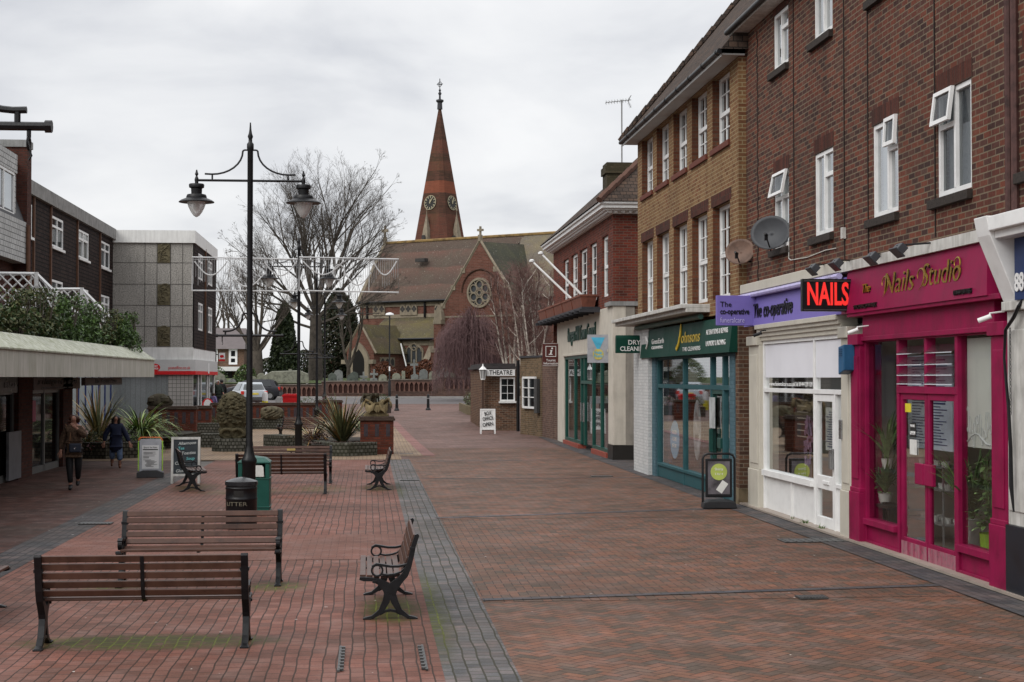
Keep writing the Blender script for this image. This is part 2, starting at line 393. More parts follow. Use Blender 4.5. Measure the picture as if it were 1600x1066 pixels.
def quad(name,pp,dz,mat,n=1):
    mb=MB(); a,b,c,d=[Vector(p) for p in pp]
    for i in range(n):
        t0,t1=i/n,(i+1)/n
        P=[a.lerp(d,t0),b.lerp(c,t0),b.lerp(c,t1),a.lerp(d,t1)]
        mb.face([(p.x,p.y,zg(p.y)+dz) for p in P])
    return structure(name,mb,mat,recalc=True)
ASPH=M('worn_asphalt',(.105,.095,.095),.8,0,.12,3,.3,.4,.3,(.10,.10,.10))
sheet('ground',[(-60,-300,300),(50,-300,300),(100,-300,300),(160,-300,300),(900,-700,700)],-.02,M('bare_ground',(.12,.11,.10),.9,0,.2,.5))
GM=[(-1.9,14.2,1.3,.50,1.2),(.23,16.0,.36,1.15,1.1),(-1.0,17.85,.42,.55,.9),(-2.8,17.8,.4,.4,.7),(.24,33.6,.5,1.3,.6),(-3.6,34.0,.6,1.4,.6),(-1.0,33.2,.8,1.6,.5),(-2.5,32.6,1.2,1.2,.5),(-5.5,15.5,1,1.4,.8)]
PV_RED=paver('red_paver','brick',[(0,(.125,.060,.047)),(.35,(.185,.083,.063)),(.7,(.22,.10,.078)),(1,(.15,.066,.051))],(.032,.022,.017),bw=.2,bh=.108,ang=90,moss=GM,blot=.42)
PV_REDX=paver('red_paver_across','brick',[(0,(.16,.072,.055)),(.5,(.215,.098,.075)),(1,(.18,.08,.062))],(.06,.032,.025),bw=.2,bh=.10,ang=0,ms=.005,blot=.4)
PV_GREY=paver('grey_channel_paver','brick',[(0,(.085,.085,.088)),(.5,(.125,.125,.128)),(.85,(.16,.155,.155)),(1,(.16,.13,.125))],(.035,.033,.02),bw=.155,bh=.116,ang=90,ms=.008,blot=.35,moss=[(.6,16,.25,3.5,.8),(.6,33,.2,3,.5)])
BRI=[(0,(.085,.066,.052)),(.25,(.115,.076,.058)),(.5,(.155,.080,.056)),(.75,(.185,.088,.060)),(.9,(.13,.085,.062)),(1,(.21,.10,.066))]
PV_HER=paver('brindled_herringbone','herr',BRI,(.035,.026,.022),cell=.1,ang=0,ms=.005,blot=.35)
PV_HER45=paver('brindled_herringbone_diagonal','herr',BRI,(.03,.024,.02),cell=.1,ang=45,ms=.005,blot=.35)
PV_SHADEL=paver('shaded_red_herringbone','herr',[(0,(.045,.024,.020)),(.5,(.075,.034,.027)),(1,(.095,.042,.032))],(.03,.022,.02),cell=.1,ang=45,ms=.005,blot=.5)  # red pavers darkened: canopy shade put into their colour
PV_FAR=paver('pink_herringbone','herr',[(0,(.12,.08,.07)),(.5,(.17,.105,.09)),(1,(.20,.12,.10))],(.08,.055,.05),cell=.1,ang=45,ms=.005,blot=.35)
PV_BUFF=paver('buff_paver','brick',[(0,(.26,.19,.13)),(.5,(.33,.245,.17)),(1,(.30,.22,.15))],(.09,.06,.045),bw=.2,bh=.115,ang=90,ms=.007,blot=.25)
PV_PINK=paver('pink_edge_paver','brick',[(0,(.22,.11,.10)),(1,(.28,.145,.13))],(.13,.07,.06),bw=.2,bh=.1,ang=0,ms=.004,blot=.2)
PV_BAND=paver('grey_band_paver','brick',[(0,(.065,.065,.072)),(.6,(.09,.09,.10)),(1,(.12,.115,.12))],(.035,.032,.03),bw=.2,bh=.1,ang=0,ms=.006,blot=.3)
PV_EDGE=paver('blue_grey_border_paver','brick',[(0,(.06,.06,.066)),(.6,(.085,.085,.093)),(1,(.105,.10,.10))],(.03,.028,.025),bw=.2,bh=.1,ang=90,ms=.005,blot=.5,stain=(.04,.038,.03))
CHL0,CHL1,CH0,CH1=-4.78,-4.20,.59,1.17
sheet('paving_left',[(-8,CHL1,CH0),(45.2,CHL1,CH0)],0,PV_RED)
ya,yb=gp(500,875).y,gp(500,836).y
sheet('paving_cross_strip',[(ya,CHL1,CH0),(yb,CHL1,CH0)],.004,PV_REDX)
ya2,yb2=gp(500,735).y,gp(500,718).y
sheet('paving_cross_strip_far',[(ya2,CHL1,CH0),(yb2,CHL1,CH0)],.004,PV_REDX)
sheet('drain_channel_right',[(-8,CH0,CH1),(45.2,CH0,CH1)],.002,PV_GREY)
PV_GREYD=paver('dark_grey_channel_paver','brick',[(0,(.04,.04,.044)),(.5,(.06,.06,.064)),(1,(.085,.08,.08))],(.02,.018,.014),bw=.155,bh=.116,ang=90,ms=.008,blot=.35)
sheet('drain_channel_left',[(-8,CHL0,CHL1),(40,CHL0,CHL1)],.002,PV_GREYD)
sheet('paving_under_canopy',[(-8,-12,CHL0),(45.2,-12,CHL0)],0,PV_SHADEL)
b1a,b1b=gp(756,940),gp(1444,919); b2a,b2b=gp(684,811),gp(1100,798)
sheet('paving_right_near',[(-8,CH1,12),(16.9,CH1,12)],0,PV_HER45)
sheet('paving_right_middle',[(16.4,CH1,9),(26.3,CH1,9)],.003,PV_HER)
sheet('paving_right_far',[(26.0,CH1,9),(45.3,CH1,9),(52,CH1,9)],.006,PV_HER45)
def band(name,a,b,wd,dz=.010):
    d=(b-a); d.z=0; nrm=Vector((-d.y,d.x,0)).normalized()*wd
    quad(name,[a,b,b+nrm,a+nrm],dz,PV_BAND)
band('paving_band',b1a,gp(1560,914),.16); band('paving_band',b2a,gp(1150,795.5),.2); band('paving_band',gp(652,722),gp(1000,718),.18); band('paving_band',gp(660,749),gp(1040,747),.12)
mb=MB()
sheet('paving_shop_border',[(-8,6.22,9),(30,6.30,9),(44,6.35,9),(60,6.4,9)],.012,PV_EDGE)
sheet('paving_beyond',[(45.2,-14,1.2),(52,-14,1.2)],0,PV_FAR)
sheet('paving_square',[(51.9,-60,60),(100,-60,60),(108,-60,60)],.0,PV_FAR)
sheet('seating_court_floor',[(44.9,-9.5,.95),(47,-9.5,.95),(74,-9.5,.95)],.010,PV_BUFF)
sheet('buff_walk',[(46.9,.9,1.62),(74.4,.9,1.02)],.014,PV_BUFF)
sheet('pink_walk_edge',[(46.9,1.62,1.98),(74.4,1.02,1.36)],.016,PV_PINK)
sheet('road',[(107,-90,90),(122.6,-90,90)],.008,ASPH)
mb=MB(); mb.box(-80,60,122.5,125.3,.4,.82)
structure('churchyard_pavement',mb,M('kerb_grey',(.26,.25,.24),.85,0,.1,3))
# service covers and gullies in the paving
IRON=M('worn_iron_cover',(.09,.09,.088),.45,.6,.25,20,.4)
DKHOLE=M('cover_recess',(.02,.019,.018),.9)
def cover(px,py,wx,wy,style,label):
    p=gp(px,py); c=empty('service_cover',(p.x,p.y,.016),0,label,'service cover','covers set in the paving')
    mb=MB()
    if style=='frame':
        for s in(-1,1):
            mb.box(s*wx/2-.010,s*wx/2+.010,-wy/2,wy/2,-.01,.004)
            for k in range(8): 
                y=-wy/2+(k+.5)*wy/8; mb.box(s*wx/2-.04*s,s*wx/2,y-.025,y+.025,-.01,.007)
    else:
        mb.box(-wx/2,wx/2,-wy/2,wy/2,-.01,.003)
        for k in range(9):
            x=-wx/2+(k+.5)*wx/9; mb.box(x-.012,x+.012,-wy/2+.02,wy/2-.02,.003,.008)
    mb.build('frame' if style=='frame' else 'grating',IRON,c)
cover(597,1030,.69,1.15,'frame','brick-filled service cover with toothed steel edges in front of the side seat')
cover(1268,935,.30,.22,'g','small iron gully cover in the brindled paving near the pink shop')
cover(640,751,.42,.20,'g','iron drain grating in the grey channel near the far side seat')
cover(150,819,.5,.3,'g','dark drain cover in the left grey channel')
cover(940,745,.5,.3,'g','rectangular cover in the paving before the green cleaners')
cover(635,710,.40,.2,'g','drain cover at the near end of the buff walk')
cover(1275,846,1.0,.45,'g','large stained cover beside the white shop front')
# litter: gum, leaves
lm=MB()
for i in range(150):
    x,y=random.uniform(-5,6.2),random.uniform(9,34)**1.0; a=random.uniform(0,PI); s_=random.uniform(.006,.017)
    lm.face([(x+s_*math.cos(a+k*PI/2)*(1.6 if k%2 else 1),y+s_*math.sin(a+k*PI/2),.016+random.uniform(0,.004)) for k in range(4)])
tag(lm.build('litter_specks',M('pale_litter',(.5,.46,.42),.8,0,.3,60),recalc=False),'tiny pale scraps and leaf bits strewn over the paving','litter',None,'stuff')
# ================================================================ right-hand buildings
R=6.8
def Y_(px): return yX(px,R)
class Wall:
    """a vertical wall on the plane X=const facing -X (sgn -1) or +X, or Y=const; rectangular openings cut as real holes"""
def wall_with_holes(mb,axis,c,a0,a1,z0,z1,holes,th,mi=0,sgn=-1):
    """grid subdivision with the cells in holes left out; reveals added. axis 'X': plane X=c along Y. th: depth of wall into building (signed)"""
    A=sorted(set([a0,a1]+[h[0] for h in holes]+[h[1] for h in holes])); Z=sorted(set([z0,z1]+[h[2] for h in holes]+[h[3] for h in holes]))
    A=[a for a in A if a0-1e-6<=a<=a1+1e-6]; Z=[z for z in Z if z0-1e-6<=z<=z1+1e-6]
    P=(lambda a,z,d=0:(c+d,a,z)) if axis=='X' else (lambda a,z,d=0:(a,c+d,z))
    def inh(a,z): return any(h[0]<a<h[1] and h[2]<z<h[3] for h in holes)
    for i in range(len(A)-1):
        for j in range(len(Z)-1):
            if not inh((A[i]+A[i+1])/2,(Z[j]+Z[j+1])/2):
                mb.face([P(A[i],Z[j]),P(A[i+1],Z[j]),P(A[i+1],Z[j+1]),P(A[i],Z[j+1])],mi)
    for h in holes:
        x0,x1,y0,y1=h[:4]
        for q in([(x0,y0),(x0,y1)],[(x0,y1),(x1,y1)],[(x1,y1),(x1,y0)],[(x1,y0),(x0,y0)]):
            (p,q0),(r,s)=q; mb.face([P(p,q0),P(r,s),P(r,s,th),P(p,q0,th)],mi)
def bar(mb,axis,c,a0,a1,z0,z1,d0,d1,mi=0):
    if axis=='X': mb.box(c+d0,c+d1,a0,a1,z0,z1,mi)
    else: mb.box(a0,a1,c+d0,c+d1,z0,z1,mi)
INT_DARK=M('dim_interior',(.045,.042,.04),.9,0,.2,2)
def window(parent,axis,c,a0,a1,z0,z1,s,depth=.1,fr=.055,mull=None,trans=None,gl=None,curt=True,grid=None,mat=WHITE,vent=None,sill=True,name='window'):
    """c: wall plane, s: +1/-1 direction INTO the building. Frame mesh with children pane, curtain, sill"""
    gl=gl or GLASS
    f=MB(); d0,d1=s*(depth-.03),s*(depth+.04)
    bar(f,axis,c,a0,a1,z0,z0+fr,d0,d1); bar(f,axis,c,a0,a1,z1-fr,z1,d0,d1)
    bar(f,axis,c,a0,a0+fr,z0+fr,z1-fr,d0,d1); bar(f,axis,c,a1-fr,a1,z0+fr,z1-fr,d0,d1)
    for m_ in(mull or []):
        a=a0+(a1-a0)*m_; bar(f,axis,c,a-fr*.5,a+fr*.5,z0+fr,z1-fr,d0-s*.004,d1-s*.004)
    for tr in(trans or []):
        if isinstance(tr,tuple): t,u0,u1=tr
        else: t,u0,u1=tr,0,1
        z=z0+(z1-z0)*t; A=a1-a0; bar(f,axis,c,a0+max(fr,A*u0+fr*.5*(u0>0)),a1-max(fr,A*(1-u1)+fr*.5*(u1<1)),z-fr*.5,z+fr*.5,d0-s*.001,d1-s*.001)
    if grid:
        nx,nz=grid
        for i in range(1,nx): a=a0+(a1-a0)*i/nx; bar(f,axis,c,a-.010,a+.010,z0+fr,z1-fr,d0+s*.02,d1-s*.02)
        for j in range(1,nz): z=z0+(z1-z0)*j/nz; bar(f,axis,c,a0+fr,a1-fr,z-.010,z+.010,d0+s*.021,d1-s*.021)
    fo=f.build(name,mat,parent)
    g=MB(); P=(lambda a,z,d:(c+d,a,z)) if axis=='X' else (lambda a,z,d:(a,c+d,z)); dd=s*(depth+.01)
    g.face([P(a0+fr,z0+fr,dd),P(a1-fr,z0+fr,dd),P(a1-fr,z1-fr,dd),P(a0+fr,z1-fr,dd)]); g.build('pane',gl,fo)
    if curt:
        cu=MB(); n=14; cd_=s*(depth+.10)
        for side in((0,.42),(.58,1)) if curt=='split' else ((0,1),):
            u0=a0+(a1-a0)*side[0]; u1=a0+(a1-a0)*side[1]
            for i in range(n):
                p,q=u0+(u1-u0)*i/n,u0+(u1-u0)*(i+1)/n; e0=(i%2)*.02*s; e1=((i+1)%2)*.02*s
                cu.face([P(p,z0+.02,cd_+e0),P(q,z0+.02,cd_+e1),P(q,z1-.02,cd_+e1),P(p,z1-.02,cd_+e0)])
        cu.build('curtain',CURTAIN,fo,recalc=False)
    bk=MB(); bk.face([P(a0,z0,s*(depth+.3)),P(a1,z0,s*(depth+.3)),P(a1,z1,s*(depth+.3)),P(a0,z1,s*(depth+.3))]); bk.build('room_shade',INT_DARK,fo)
    if vent:   # top hung casement pushed open: (u0,u1,t0,t1,angle)
        u0,u1,t0,t1,an=vent; A0,A1=a0+(a1-a0)*u0,a0+(a1-a0)*u1; Z0,Z1=z0+(z1-z0)*t0,z0+(z1-z0)*t1
        v=MB(); H=Z1-Z0; ca,sa=math.cos(an),math.sin(an)
        def Q(a,h,d): # h measured down from the hinge
            return P(a,Z1-h*ca-d*sa*0, s*(depth-.05)-s*(h*sa)-s*d*ca)
        def vb(aa,ab,ha,hb):
            pts=[Q(aa,ha,0),Q(ab,ha,0),Q(ab,hb,0),Q(aa,hb,0),Q(aa,ha,.045),Q(ab,ha,.045),Q(ab,hb,.045),Q(aa,hb,.045)]
            v.add(pts,[(0,3,2,1),(4,5,6,7),(0,1,5,4),(1,2,6,5),(2,3,7,6),(3,0,4,7)])
        w_=.05; vb(A0,A1,0,w_); vb(A0,A1,H-w_,H); vb(A0,A0+w_,w_,H-w_); vb(A1-w_,A1,w_,H-w_)
        vo_=v.build('open_vent',WHITE,fo)
        g=MB(); g.face([Q(A0+w_,w_,.02),Q(A1-w_,w_,.02),Q(A1-w_,H-w_,.02),Q(A0+w_,H-w_,.02)]); g.build('vent_pane',GLASS,fo)
    return fo
# ---- dark brick block with flats above the shops
D=empty('flats_block',(0,0,0),0,'three-storey dark red brick block with white casement windows above the nail and funeral shops','building')
DX=R+.02
dY0,dY1=8.5,28.5
wins=[];
W4=[(17.57,18.66),(20.09,21.13),(22.99,23.96),(25.48,26.42)]
for k in(-1,-2,-3): W4.insert(0,(17.57+2.5*k,18.6+2.5*k))
holes=[(a,b,4.46,5.71) for a,b in W4 if a>dY0]+[(a,b,7.46,8.40) for a,b in W4 if a>dY0]
m=MB(); wall_with_holes(m,'X',DX,dY0,dY1,3.75,8.6,holes,.12)
m.face([(DX,dY1,0),(DX+9,dY1,0),(DX+9,dY1,8.6),(DX,dY1,8.6)]); m.face([(DX,dY0,0),(DX+9,dY0,0),(DX+9,dY0,8.6),(DX,dY0,8.6)]); m.face([(DX+9,dY0,0),(DX+9,dY1,0),(DX+9,dY1,8.6),(DX+9,dY0,8.6)])
m.build('wall',BR_DARK,D,recalc=True)
for i,(a,b,z0,z1) in enumerate(holes):
    n=len(W4)
    up=i>=n; j=i%n
    kw=dict(mull=[.5],trans=[(.70,0,.5)])
    if not up and j==n-4: kw=dict(mull=[.5],trans=[(.66,.5,1)],vent=(.46,1.0,.68,1.0,.13))
    if not up and j==n-3: kw=dict(mull=[.42],trans=[(.68,0,.42)],vent=(.0,.42,.70,1.0,.06))
    if not up and j==n-1: kw=dict(mull=[.5],trans=[(.66,0,1)],vent=(.05,.95,.68,1.0,.20))
    if up: kw=dict(mull=[.5],trans=[(.68,0,.5)])
    wd=window(D,'X',DX,a,b,z0,z1,1,depth=.045,fr=.06,curt='split' if (i*7)%3 else True,**kw)
    sl=MB()
    bar(sl,'X',DX,a-.03,b+.20,z0-.13,z0-.02,-.07,.09); sl.build('brick_sill',SOOT,wd,bevel=.006)
    ln=MB(); bar(ln,'X',DX,a-.04,b+.04,z1,z1+.225,-.004,.05); ln.build('soldier_lintel',BR_HEAD,wd)
jt=MB()
for px_ in(1357,1241,1462,1320):
    y=onX(px_,300,DX)[0]; jt.box(DX-.012,DX-.002,y-.012,y+.012,4.0,8.5)
y=yX(1186,DX)
for k in range(30):
    o_=.05 if k%2 else 0; jt.box(DX-.012,DX-.002,y-.012+o_,y+.012+o_,3.9+k*.15,4.05+k*.15)
jt.build('movement_joint',M('dark_joint',(.02,.015,.013),.9),D)
pp=MB()
yp0=yX(1582,DX)
for dy,r in((0,.05),(-.17,.055)): 
    pp.tube([(DX-.035,yp0-.02+dy,3.95),(DX-.035,yp0-.02+dy,8.5)],r*.8,8)
pp.build('downpipe',M('brown_painted_pipe',(.075,.036,.032),.6,0,.3,9,.2),D)
cb=MB(); y0,z0=onX(1232,375,DX); pts=[onX(px,py,DX-.012) for px,py in((1232.5,378),(1232.5,404),(1236,406.5),(1262,402),(1290,391),(1306,388))]
cb.tube([(DX-.012,a,z) for a,z in pts],.008,5); y0,z0=onX(1321,360,DX); cb.box(DX-.06,DX-.005,y0-.04,y0+.04,z0-.12,z0+.04)
cb.build('cable',WHITEOLD,D)
# eaves + roof of the block
rf=MB(); ez=8.62
rf.box(DX-.27,DX+.2,dY0,dY1+.1,ez-.10,ez-.02)
rf.build('soffit',WHITEOLD,D)
gt=MB(); gt.tube([(DX-.31,dY0,ez-.03),(DX-.31,dY1+.12,ez-.03)],.052,10); gt.build('gutter',BLACK,D)
rr=MB(); rr.add([(DX-.29,dY0,ez),(DX-.29,dY1+.12,ez),(DX+4,dY1+.12,ez+5.2),(DX+4,dY0,ez+5.2),(DX+9,dY0,ez),(DX+9,dY1+.12,ez)],[(0,1,2,3),(3,2,5,4),(0,3,4),(1,5,2)]); rr.build('roof',ROOFT,D)
# party walls under the flats at shop level
pw=MB(); 
for y in(dY0,16.2,22.02,dY1-.1): pw.box(DX+.25,DX+2.5,y-.04,y+.04,0,3.75)
pw.box(DX+2.5,DX+2.6,dY0,dY1,0,3.75); pw.build('shop_partition',M('plaster_partition',(.62,.58,.50),.9,0,.06,2),D)
cl=MB(); cl.box(DX+.25,DX+5,dY0,dY1,3.0,3.08); cl.build('shop_ceiling',M('shop_ceiling_white',(.7,.7,.68),.9),D)
fl=MB(); fl.box(DX-.15,DX+5,dY0,dY1,.02,.05); fl.build('shop_floor',M('shop_floor_vinyl',(.30,.25,.21),.5,0,.1,3),D)
# ---- nail studio shopfront (magenta)
MAG=M('magenta_paint',(.235,.006,.052),.5,0,.18,3,.15,.12,.4,(.15,.015,.04)); MAG2=M('magenta_sign_board',(.22,.007,.050),.5,0,.12,2,.1,.10,.3,(.15,.012,.04))
NS=empty('nail_studio_shopfront',(0,0,0),0,'magenta painted nail studio shopfront with double doors, louvred fanlights and tall pots in the windows','shopfront')
yA,yB=16.35,21.95     # near, far
def colm(mb,y0,y1,z0,z1,d0,d1): mb.box(R+d0,R+d1,y0,y1,z0,z1)
p=MB()
for (a,b) in((16.42,16.85),(21.5,21.92)):
    colm(p,a,b,.75,2.75,-.06,.25); colm(p,a-.02,b+.02,0,.72,-.09,.25); colm(p,a-.015,b+.015,.72,.78,-.075,.25)
    colm(p,a+.07,b-.07,.9,2.6,-.075,-.055)
    colm(p,a-.02,b+.02,2.75,2.9,-.10,.25)
p.build('pilaster',MAG,NS,bevel=.008)
p=MB(); colm(p,16.85,21.5,2.84,3.16,-.02,.2); colm(p,16.45,21.9,3.14,3.2,-.12,.2); colm(p,16.85,21.5,2.80,2.86,-.05,.2); p.build('frieze',MAG,NS,bevel=.006)
p=MB(); tl=.16
p.add([(R-.14,16.75,3.19),(R-.05,16.95,3.80),(R-.05,22.05,3.80),(R-.14,22.1,3.19),(R-.0,16.75,3.19),(R-.0,16.95,3.80),(R,22.05,3.80),(R,22.1,3.19)],[(0,1,2,3),(4,7,6,5),(0,4,5,1),(1,5,6,2),(2,6,7,3),(3,7,4,0)])
sb=p.build('sign_board',MAG2,NS)
GOLD=M('gold_letter',(.35,.22,.03),.35,.6,.2,30); INK=M('black_letter',(.01,.01,.01),.4)
def board_text(s,size,y,z,m,sx,shear=0,ext=.012,dx=0,**k):
    x=R-.14+(z-3.19)/.61*.09-.012+dx
    return text('lettering',s,size,(x,y,z),'-X',m,sb,ext=ext,sx=sx,shear=shear,**k)
for m_,dx,dz in((INK,.006,-.010),(GOLD,-.004,0)):
    board_text('The',.17,21.05,3.50+dz,m_,1.25,.25,dx=dx)
    board_text('Nails',.40,19.75,3.50+dz,m_,1.45,.22,ext=.006,dx=dx,off=-.004); board_text('Studio',.40,18.25,3.52+dz,m_,1.25,.22,ext=.006,dx=dx,off=-.004)
board_text('90 CHURCH WALK',.085,21.0,3.26,INK,1.35); board_text('01444 241185',.085,17.45,3.26,INK,1.1)
sw=MB()
for (y,z,s_) in((20.3,3.52,1),(18.95,3.53,1),(17.75,3.6,.6)):
    pts=[]
    for i in range(22):
        t=i/21; a=-.6+t*5.2; r=.05+.16*t*s_; pts.append((R-.14+(z+math.sin(a)*r*.8-3.19)/.61*.09-.02,y+math.cos(a)*r,z+math.sin(a)*r*.8))
    sw.tube(pts,[.003+.007*math.sin(PI*i/21) for i in range(22)],6)
sw.build('flourish',GOLD,sb)
p=MB(); colm(p,16.45,28.3,3.795,3.93,-.10,.22); p.build('lead_capping',WHITEOLD,NS)
# frames
fy=[16.85,18.02,18.12,19.05,19.15,20.05,20.15,21.5]  # window | door | door | window
p=MB()
for y in(16.85,18.0,20.06,21.44): colm(p,y,y+.09,.0,2.84,.0,.12)
colm(p,19.03,19.12,2.18,2.84,.0,.12)
colm(p,16.85,21.5,2.78,2.84,-.004,.124); colm(p,18.012,20.138,2.10,2.19,-.006,.118)
for a,b in((16.9,18.0),(20.15,21.45)): colm(p,a,b,.30,.38,-.05,.14); colm(p,a,b,.02,.30,.03,.10); colm(p,a,b,.03,.08,.0,.03)
p.build('window_frame',MAG,NS,bevel=.005)
for k,(a,b) in enumerate(((18.10,19.065),(19.085,20.05))):
    p=MB(); 
    for q in(a,b-.08): colm(p,q,q+.08,.03,2.1,.02,.07)
    colm(p,a+.08,b-.08,2.02,2.1,.02,.07); colm(p,a+.08,b-.08,.03,.27,.02,.07)
    dr=p.build('door',MAG,NS,bevel=.004)
    p=MB(); p.face([(R+.045,a+.08,.27),(R+.045,b-.08,.27),(R+.045,b-.08,2.02),(R+.045,a+.08,2.02)]); p.build('door_glass',SHOPGLASS,dr)
    p=MB(); yy=b-.30 if k==0 else a; colm(p,yy+.0,yy+.30,.98,1.24,-.035,.018); p.build('lock_plate',MAG,dr,bevel=.01)
    p=MB(); colm(p,a+.02,b-.02,.05,.22,.012,.02); p.build('kick_board',M('chipped_magenta',(.26,.02,.065),.5,0,.35,16,.2,.5,.5,(.35,.3,.3)),dr)
g=MB()
for a,b,z0,z1 in((16.94,18.0,.38,2.78),(20.15,21.44,.38,2.78)): g.face([(R+.05,a,z0),(R+.05,b,z0),(R+.05,b,z1),(R+.05,a,z1)])
g.build('shop_window',SHOPGLASS,NS)
for (a,b) in((18.1,19.02),(19.13,20.05)):
    for z in(2.22,2.33,2.46,2.60):
        l=MB(); l.add([(R-.03,a,z),(R-.03,b,z),(R+.08,b,z+.10),(R+.08,a,z+.10)],[(0,1,2,3)]); l.add([(R-.035,a,z-.008),(R-.035,b,z-.008),(R-.03,b,z+.004),(R-.03,a,z+.004)],[(0,1,2,3)]); l.build('louvre_blade',glass('louvre_glass',(.10,.11,.11),.1,.25),NS,recalc=False)
PB=lambda y:y+1.62
l=MB(); l.box(R+.62,R+.64,PB(18.2),PB(20.7),1.35,2.6)
bd=l.build('price_board',M('price_poster',(.70,.76,.88),.5,0,.06,5),NS)
tx=MB()
for j in range(30):
    z=2.52-j*.038
    for c0 in(18.25,19.0,19.85):
        L_=random.uniform(.25,.62); 
        if j in(0,15): L_=.5
        tx.box(R+.612,R+.62,PB(c0+.70-L_),PB(c0+.70),z,z+(.02 if j in(0,15) else .010))
tx.build('price_lines',M('print_dark',(.05,.05,.16),.7),bd)
l=MB(); l.box(R+.12,R+.14,16.95,18.35,1.50,2.75); bl=l.build('roller_blind',M('cream_blind',(.62,.61,.57),.8,0,.04,3),NS)
lc=MB()
for k in range(16):
    yy=17.0+k*.062; lc.tube([(R+.115,.3+yy+.03*math.cos(t*PI/5),1.72+.10*math.sin(k*1.3)+.05*math.sin(t*PI/5)*(1+k%3)) for t in range(11)],.006,4)
lc.tube([(R+.115,18.3-.55*t/10*2,1.60-.06*math.sin(t*.9)) for t in range(10)],.012,4)
lc.build('blind_lace',M('lace_white',(.6,.6,.6),.8),bl)
st=MB(); st.box(R+.038,R+.042,19.72,19.93,1.86,1.97); st.build('yellow_sticker',M('yellow_sticker',(.65,.55,.03),.5),NS)
st=MB(); st.box(R+.03,R+.04,19.52,19.72,1.55,1.73); os_=st.build('open_notice',M('notice_black',(.02,.02,.02),.5),NS)
text('lettering','WE ARE',.045,(R+.026,19.62,1.69),'-X',WHITE,os_); text('lettering','OPEN',.065,(R+.026,19.62,1.60),'-X',WHITE,os_,sx=1.1)
st=MB(); st.box(R+.03,R+.04,19.50,19.74,1.33,1.52); st.build('white_notice',M('white_card',(.6,.6,.57),.6),NS)
# plants and pots inside
LEAFD=M('dark_houseplant_leaf',(.13,.22,.07),.5,0,.35,18)
def blade(mb,p,az,ln,wd,el0,droop,n=5,mi=0,tw=0):
    p=Vector(p); d=Vector((math.cos(az),math.sin(az),0)); s_=Vector((-math.sin(az),math.cos(az),0)); pts=[]
    el=el0
    for i in range(n+1):
        t=i/n; w_=wd*(1-t)**.6*min(1,.6+t*2); pts.append((p-s_*w_/2,p+s_*w_/2))
        p=p+(d*math.cos(el)+Vector((0,0,1))*math.sin(el))*ln/n; el-=droop/n
    for i in range(n):
        a,b=pts[i]; c,e=pts[i+1]; mb.face([a,b,e,c],mi,True)
def pot_plant(x,y,z,kind,label,potm,pr,ph,hh,n):
    t=empty('pot_plant',(x,y,z),0,label,'pot plant','plants in the nail studio window')
    m_=MB(); m_.lathe([(pr*.72,0),(pr,ph),(pr*1.05,ph),(pr*.9,ph-.02)],n=16); m_.build('pot',potm,t)
    l=MB()
    for i in range(n):
        a=random.uniform(0,2*PI)
        if kind=='strap': blade(l,(0,0,ph),a,hh*random.uniform(.6,1.1),.05,random.uniform(.9,1.5),random.uniform(.2,1.4),6)
        else:
            r=random.uniform(0,.22); zz=ph+random.uniform(.05,hh); blade(l,(r*math.cos(a),r*math.sin(a),zz),a,random.uniform(.07,.14),.07,random.uniform(-.3,.8),.8,3)
    if kind!='strap': 
        for i in range(6): a=i; l.tube([(0,0,ph),(.08*math.cos(a),.08*math.sin(a),ph+hh)],.008,4)
    l.build('foliage',LEAFD,t,recalc=False)
PY_=lambda px,X:onX(px,700,X)[0]
pot_plant(R+.30,PY_(1519,R+.30),.05,'strap','spiky plant in a tall white vase inside the pink shop window',M('white_vase',(.62,.6,.57),.3),.10,.58,1.0,60)
pot_plant(R+.26,PY_(1546,R+.26),.05,'leaf','leafy plant in a tall lime green pot inside the pink shop window',M('lime_pot',(.25,.42,.03),.4),.12,.48,.85,170)
pot_plant(R+.28,PY_(1386,R+.28),1.05,'strap','tall dark strap-leaved plant on a stand behind the far window of the nail studio',M('white_vase',(.6,.6,.57),.3),.08,.14,.85,36)
pot_plant(R+.26,PY_(1383,R+.26),.6,'strap','bushy spider plant low down behind the far window of the nail studio',M('white_vase',(.6,.6,.57),.3),.10,.12,.6,60)
pot_plant(R+.24,PY_(1376,R+.24),.55,'leaf','small leafy plant low in the corner of the nail studio far window',M('white_vase',(.6,.6,.57),.3),.08,.12,.4,60)
sh=empty('display_shelf',(R+.9,21.2,.05),0,'glass display shelf with small white cups behind the pink doors','shelf')
q=MB()
for z in(.3,.75,1.05): q.box(-.2,.2,-.8,.8,z,z+.015)
for x in(-.19,.19):
    for y in(-.79,.79): q.box(x-.01,x+.01,y-.01,y+.01,0,1.06)
q.build('rack',M('shelf_grey',(.2,.2,.2),.4),sh)
q=MB()
for z in(.315,.765,1.065):
    for k in range(11):
        q.lathe([(.03,0),(.045,.07),(.04,.07)],(random.uniform(-.12,.05),-.7+k*.14,z),8)
q.build('cups',M('white_cup',(.55,.54,.52),.3),sh)
sh2=empty('plant_stand',(R+.30,PY_(1384,R+.28),.05),0,'dark two-tier stand carrying plants in the far window of the nail studio','stand')
q=MB(); q.box(-.15,.15,-.45,.5,.48,.52); q.box(-.1,.1,.1,.4,.97,1.0)
for y in(-.42,.47): q.box(-.13,.13,y-.02,y+.02,0,.48)
q.box(-.08,.08,.23,.27,.5,.98); q.build('frame',M('stand_dark',(.03,.025,.02),.6),sh2)
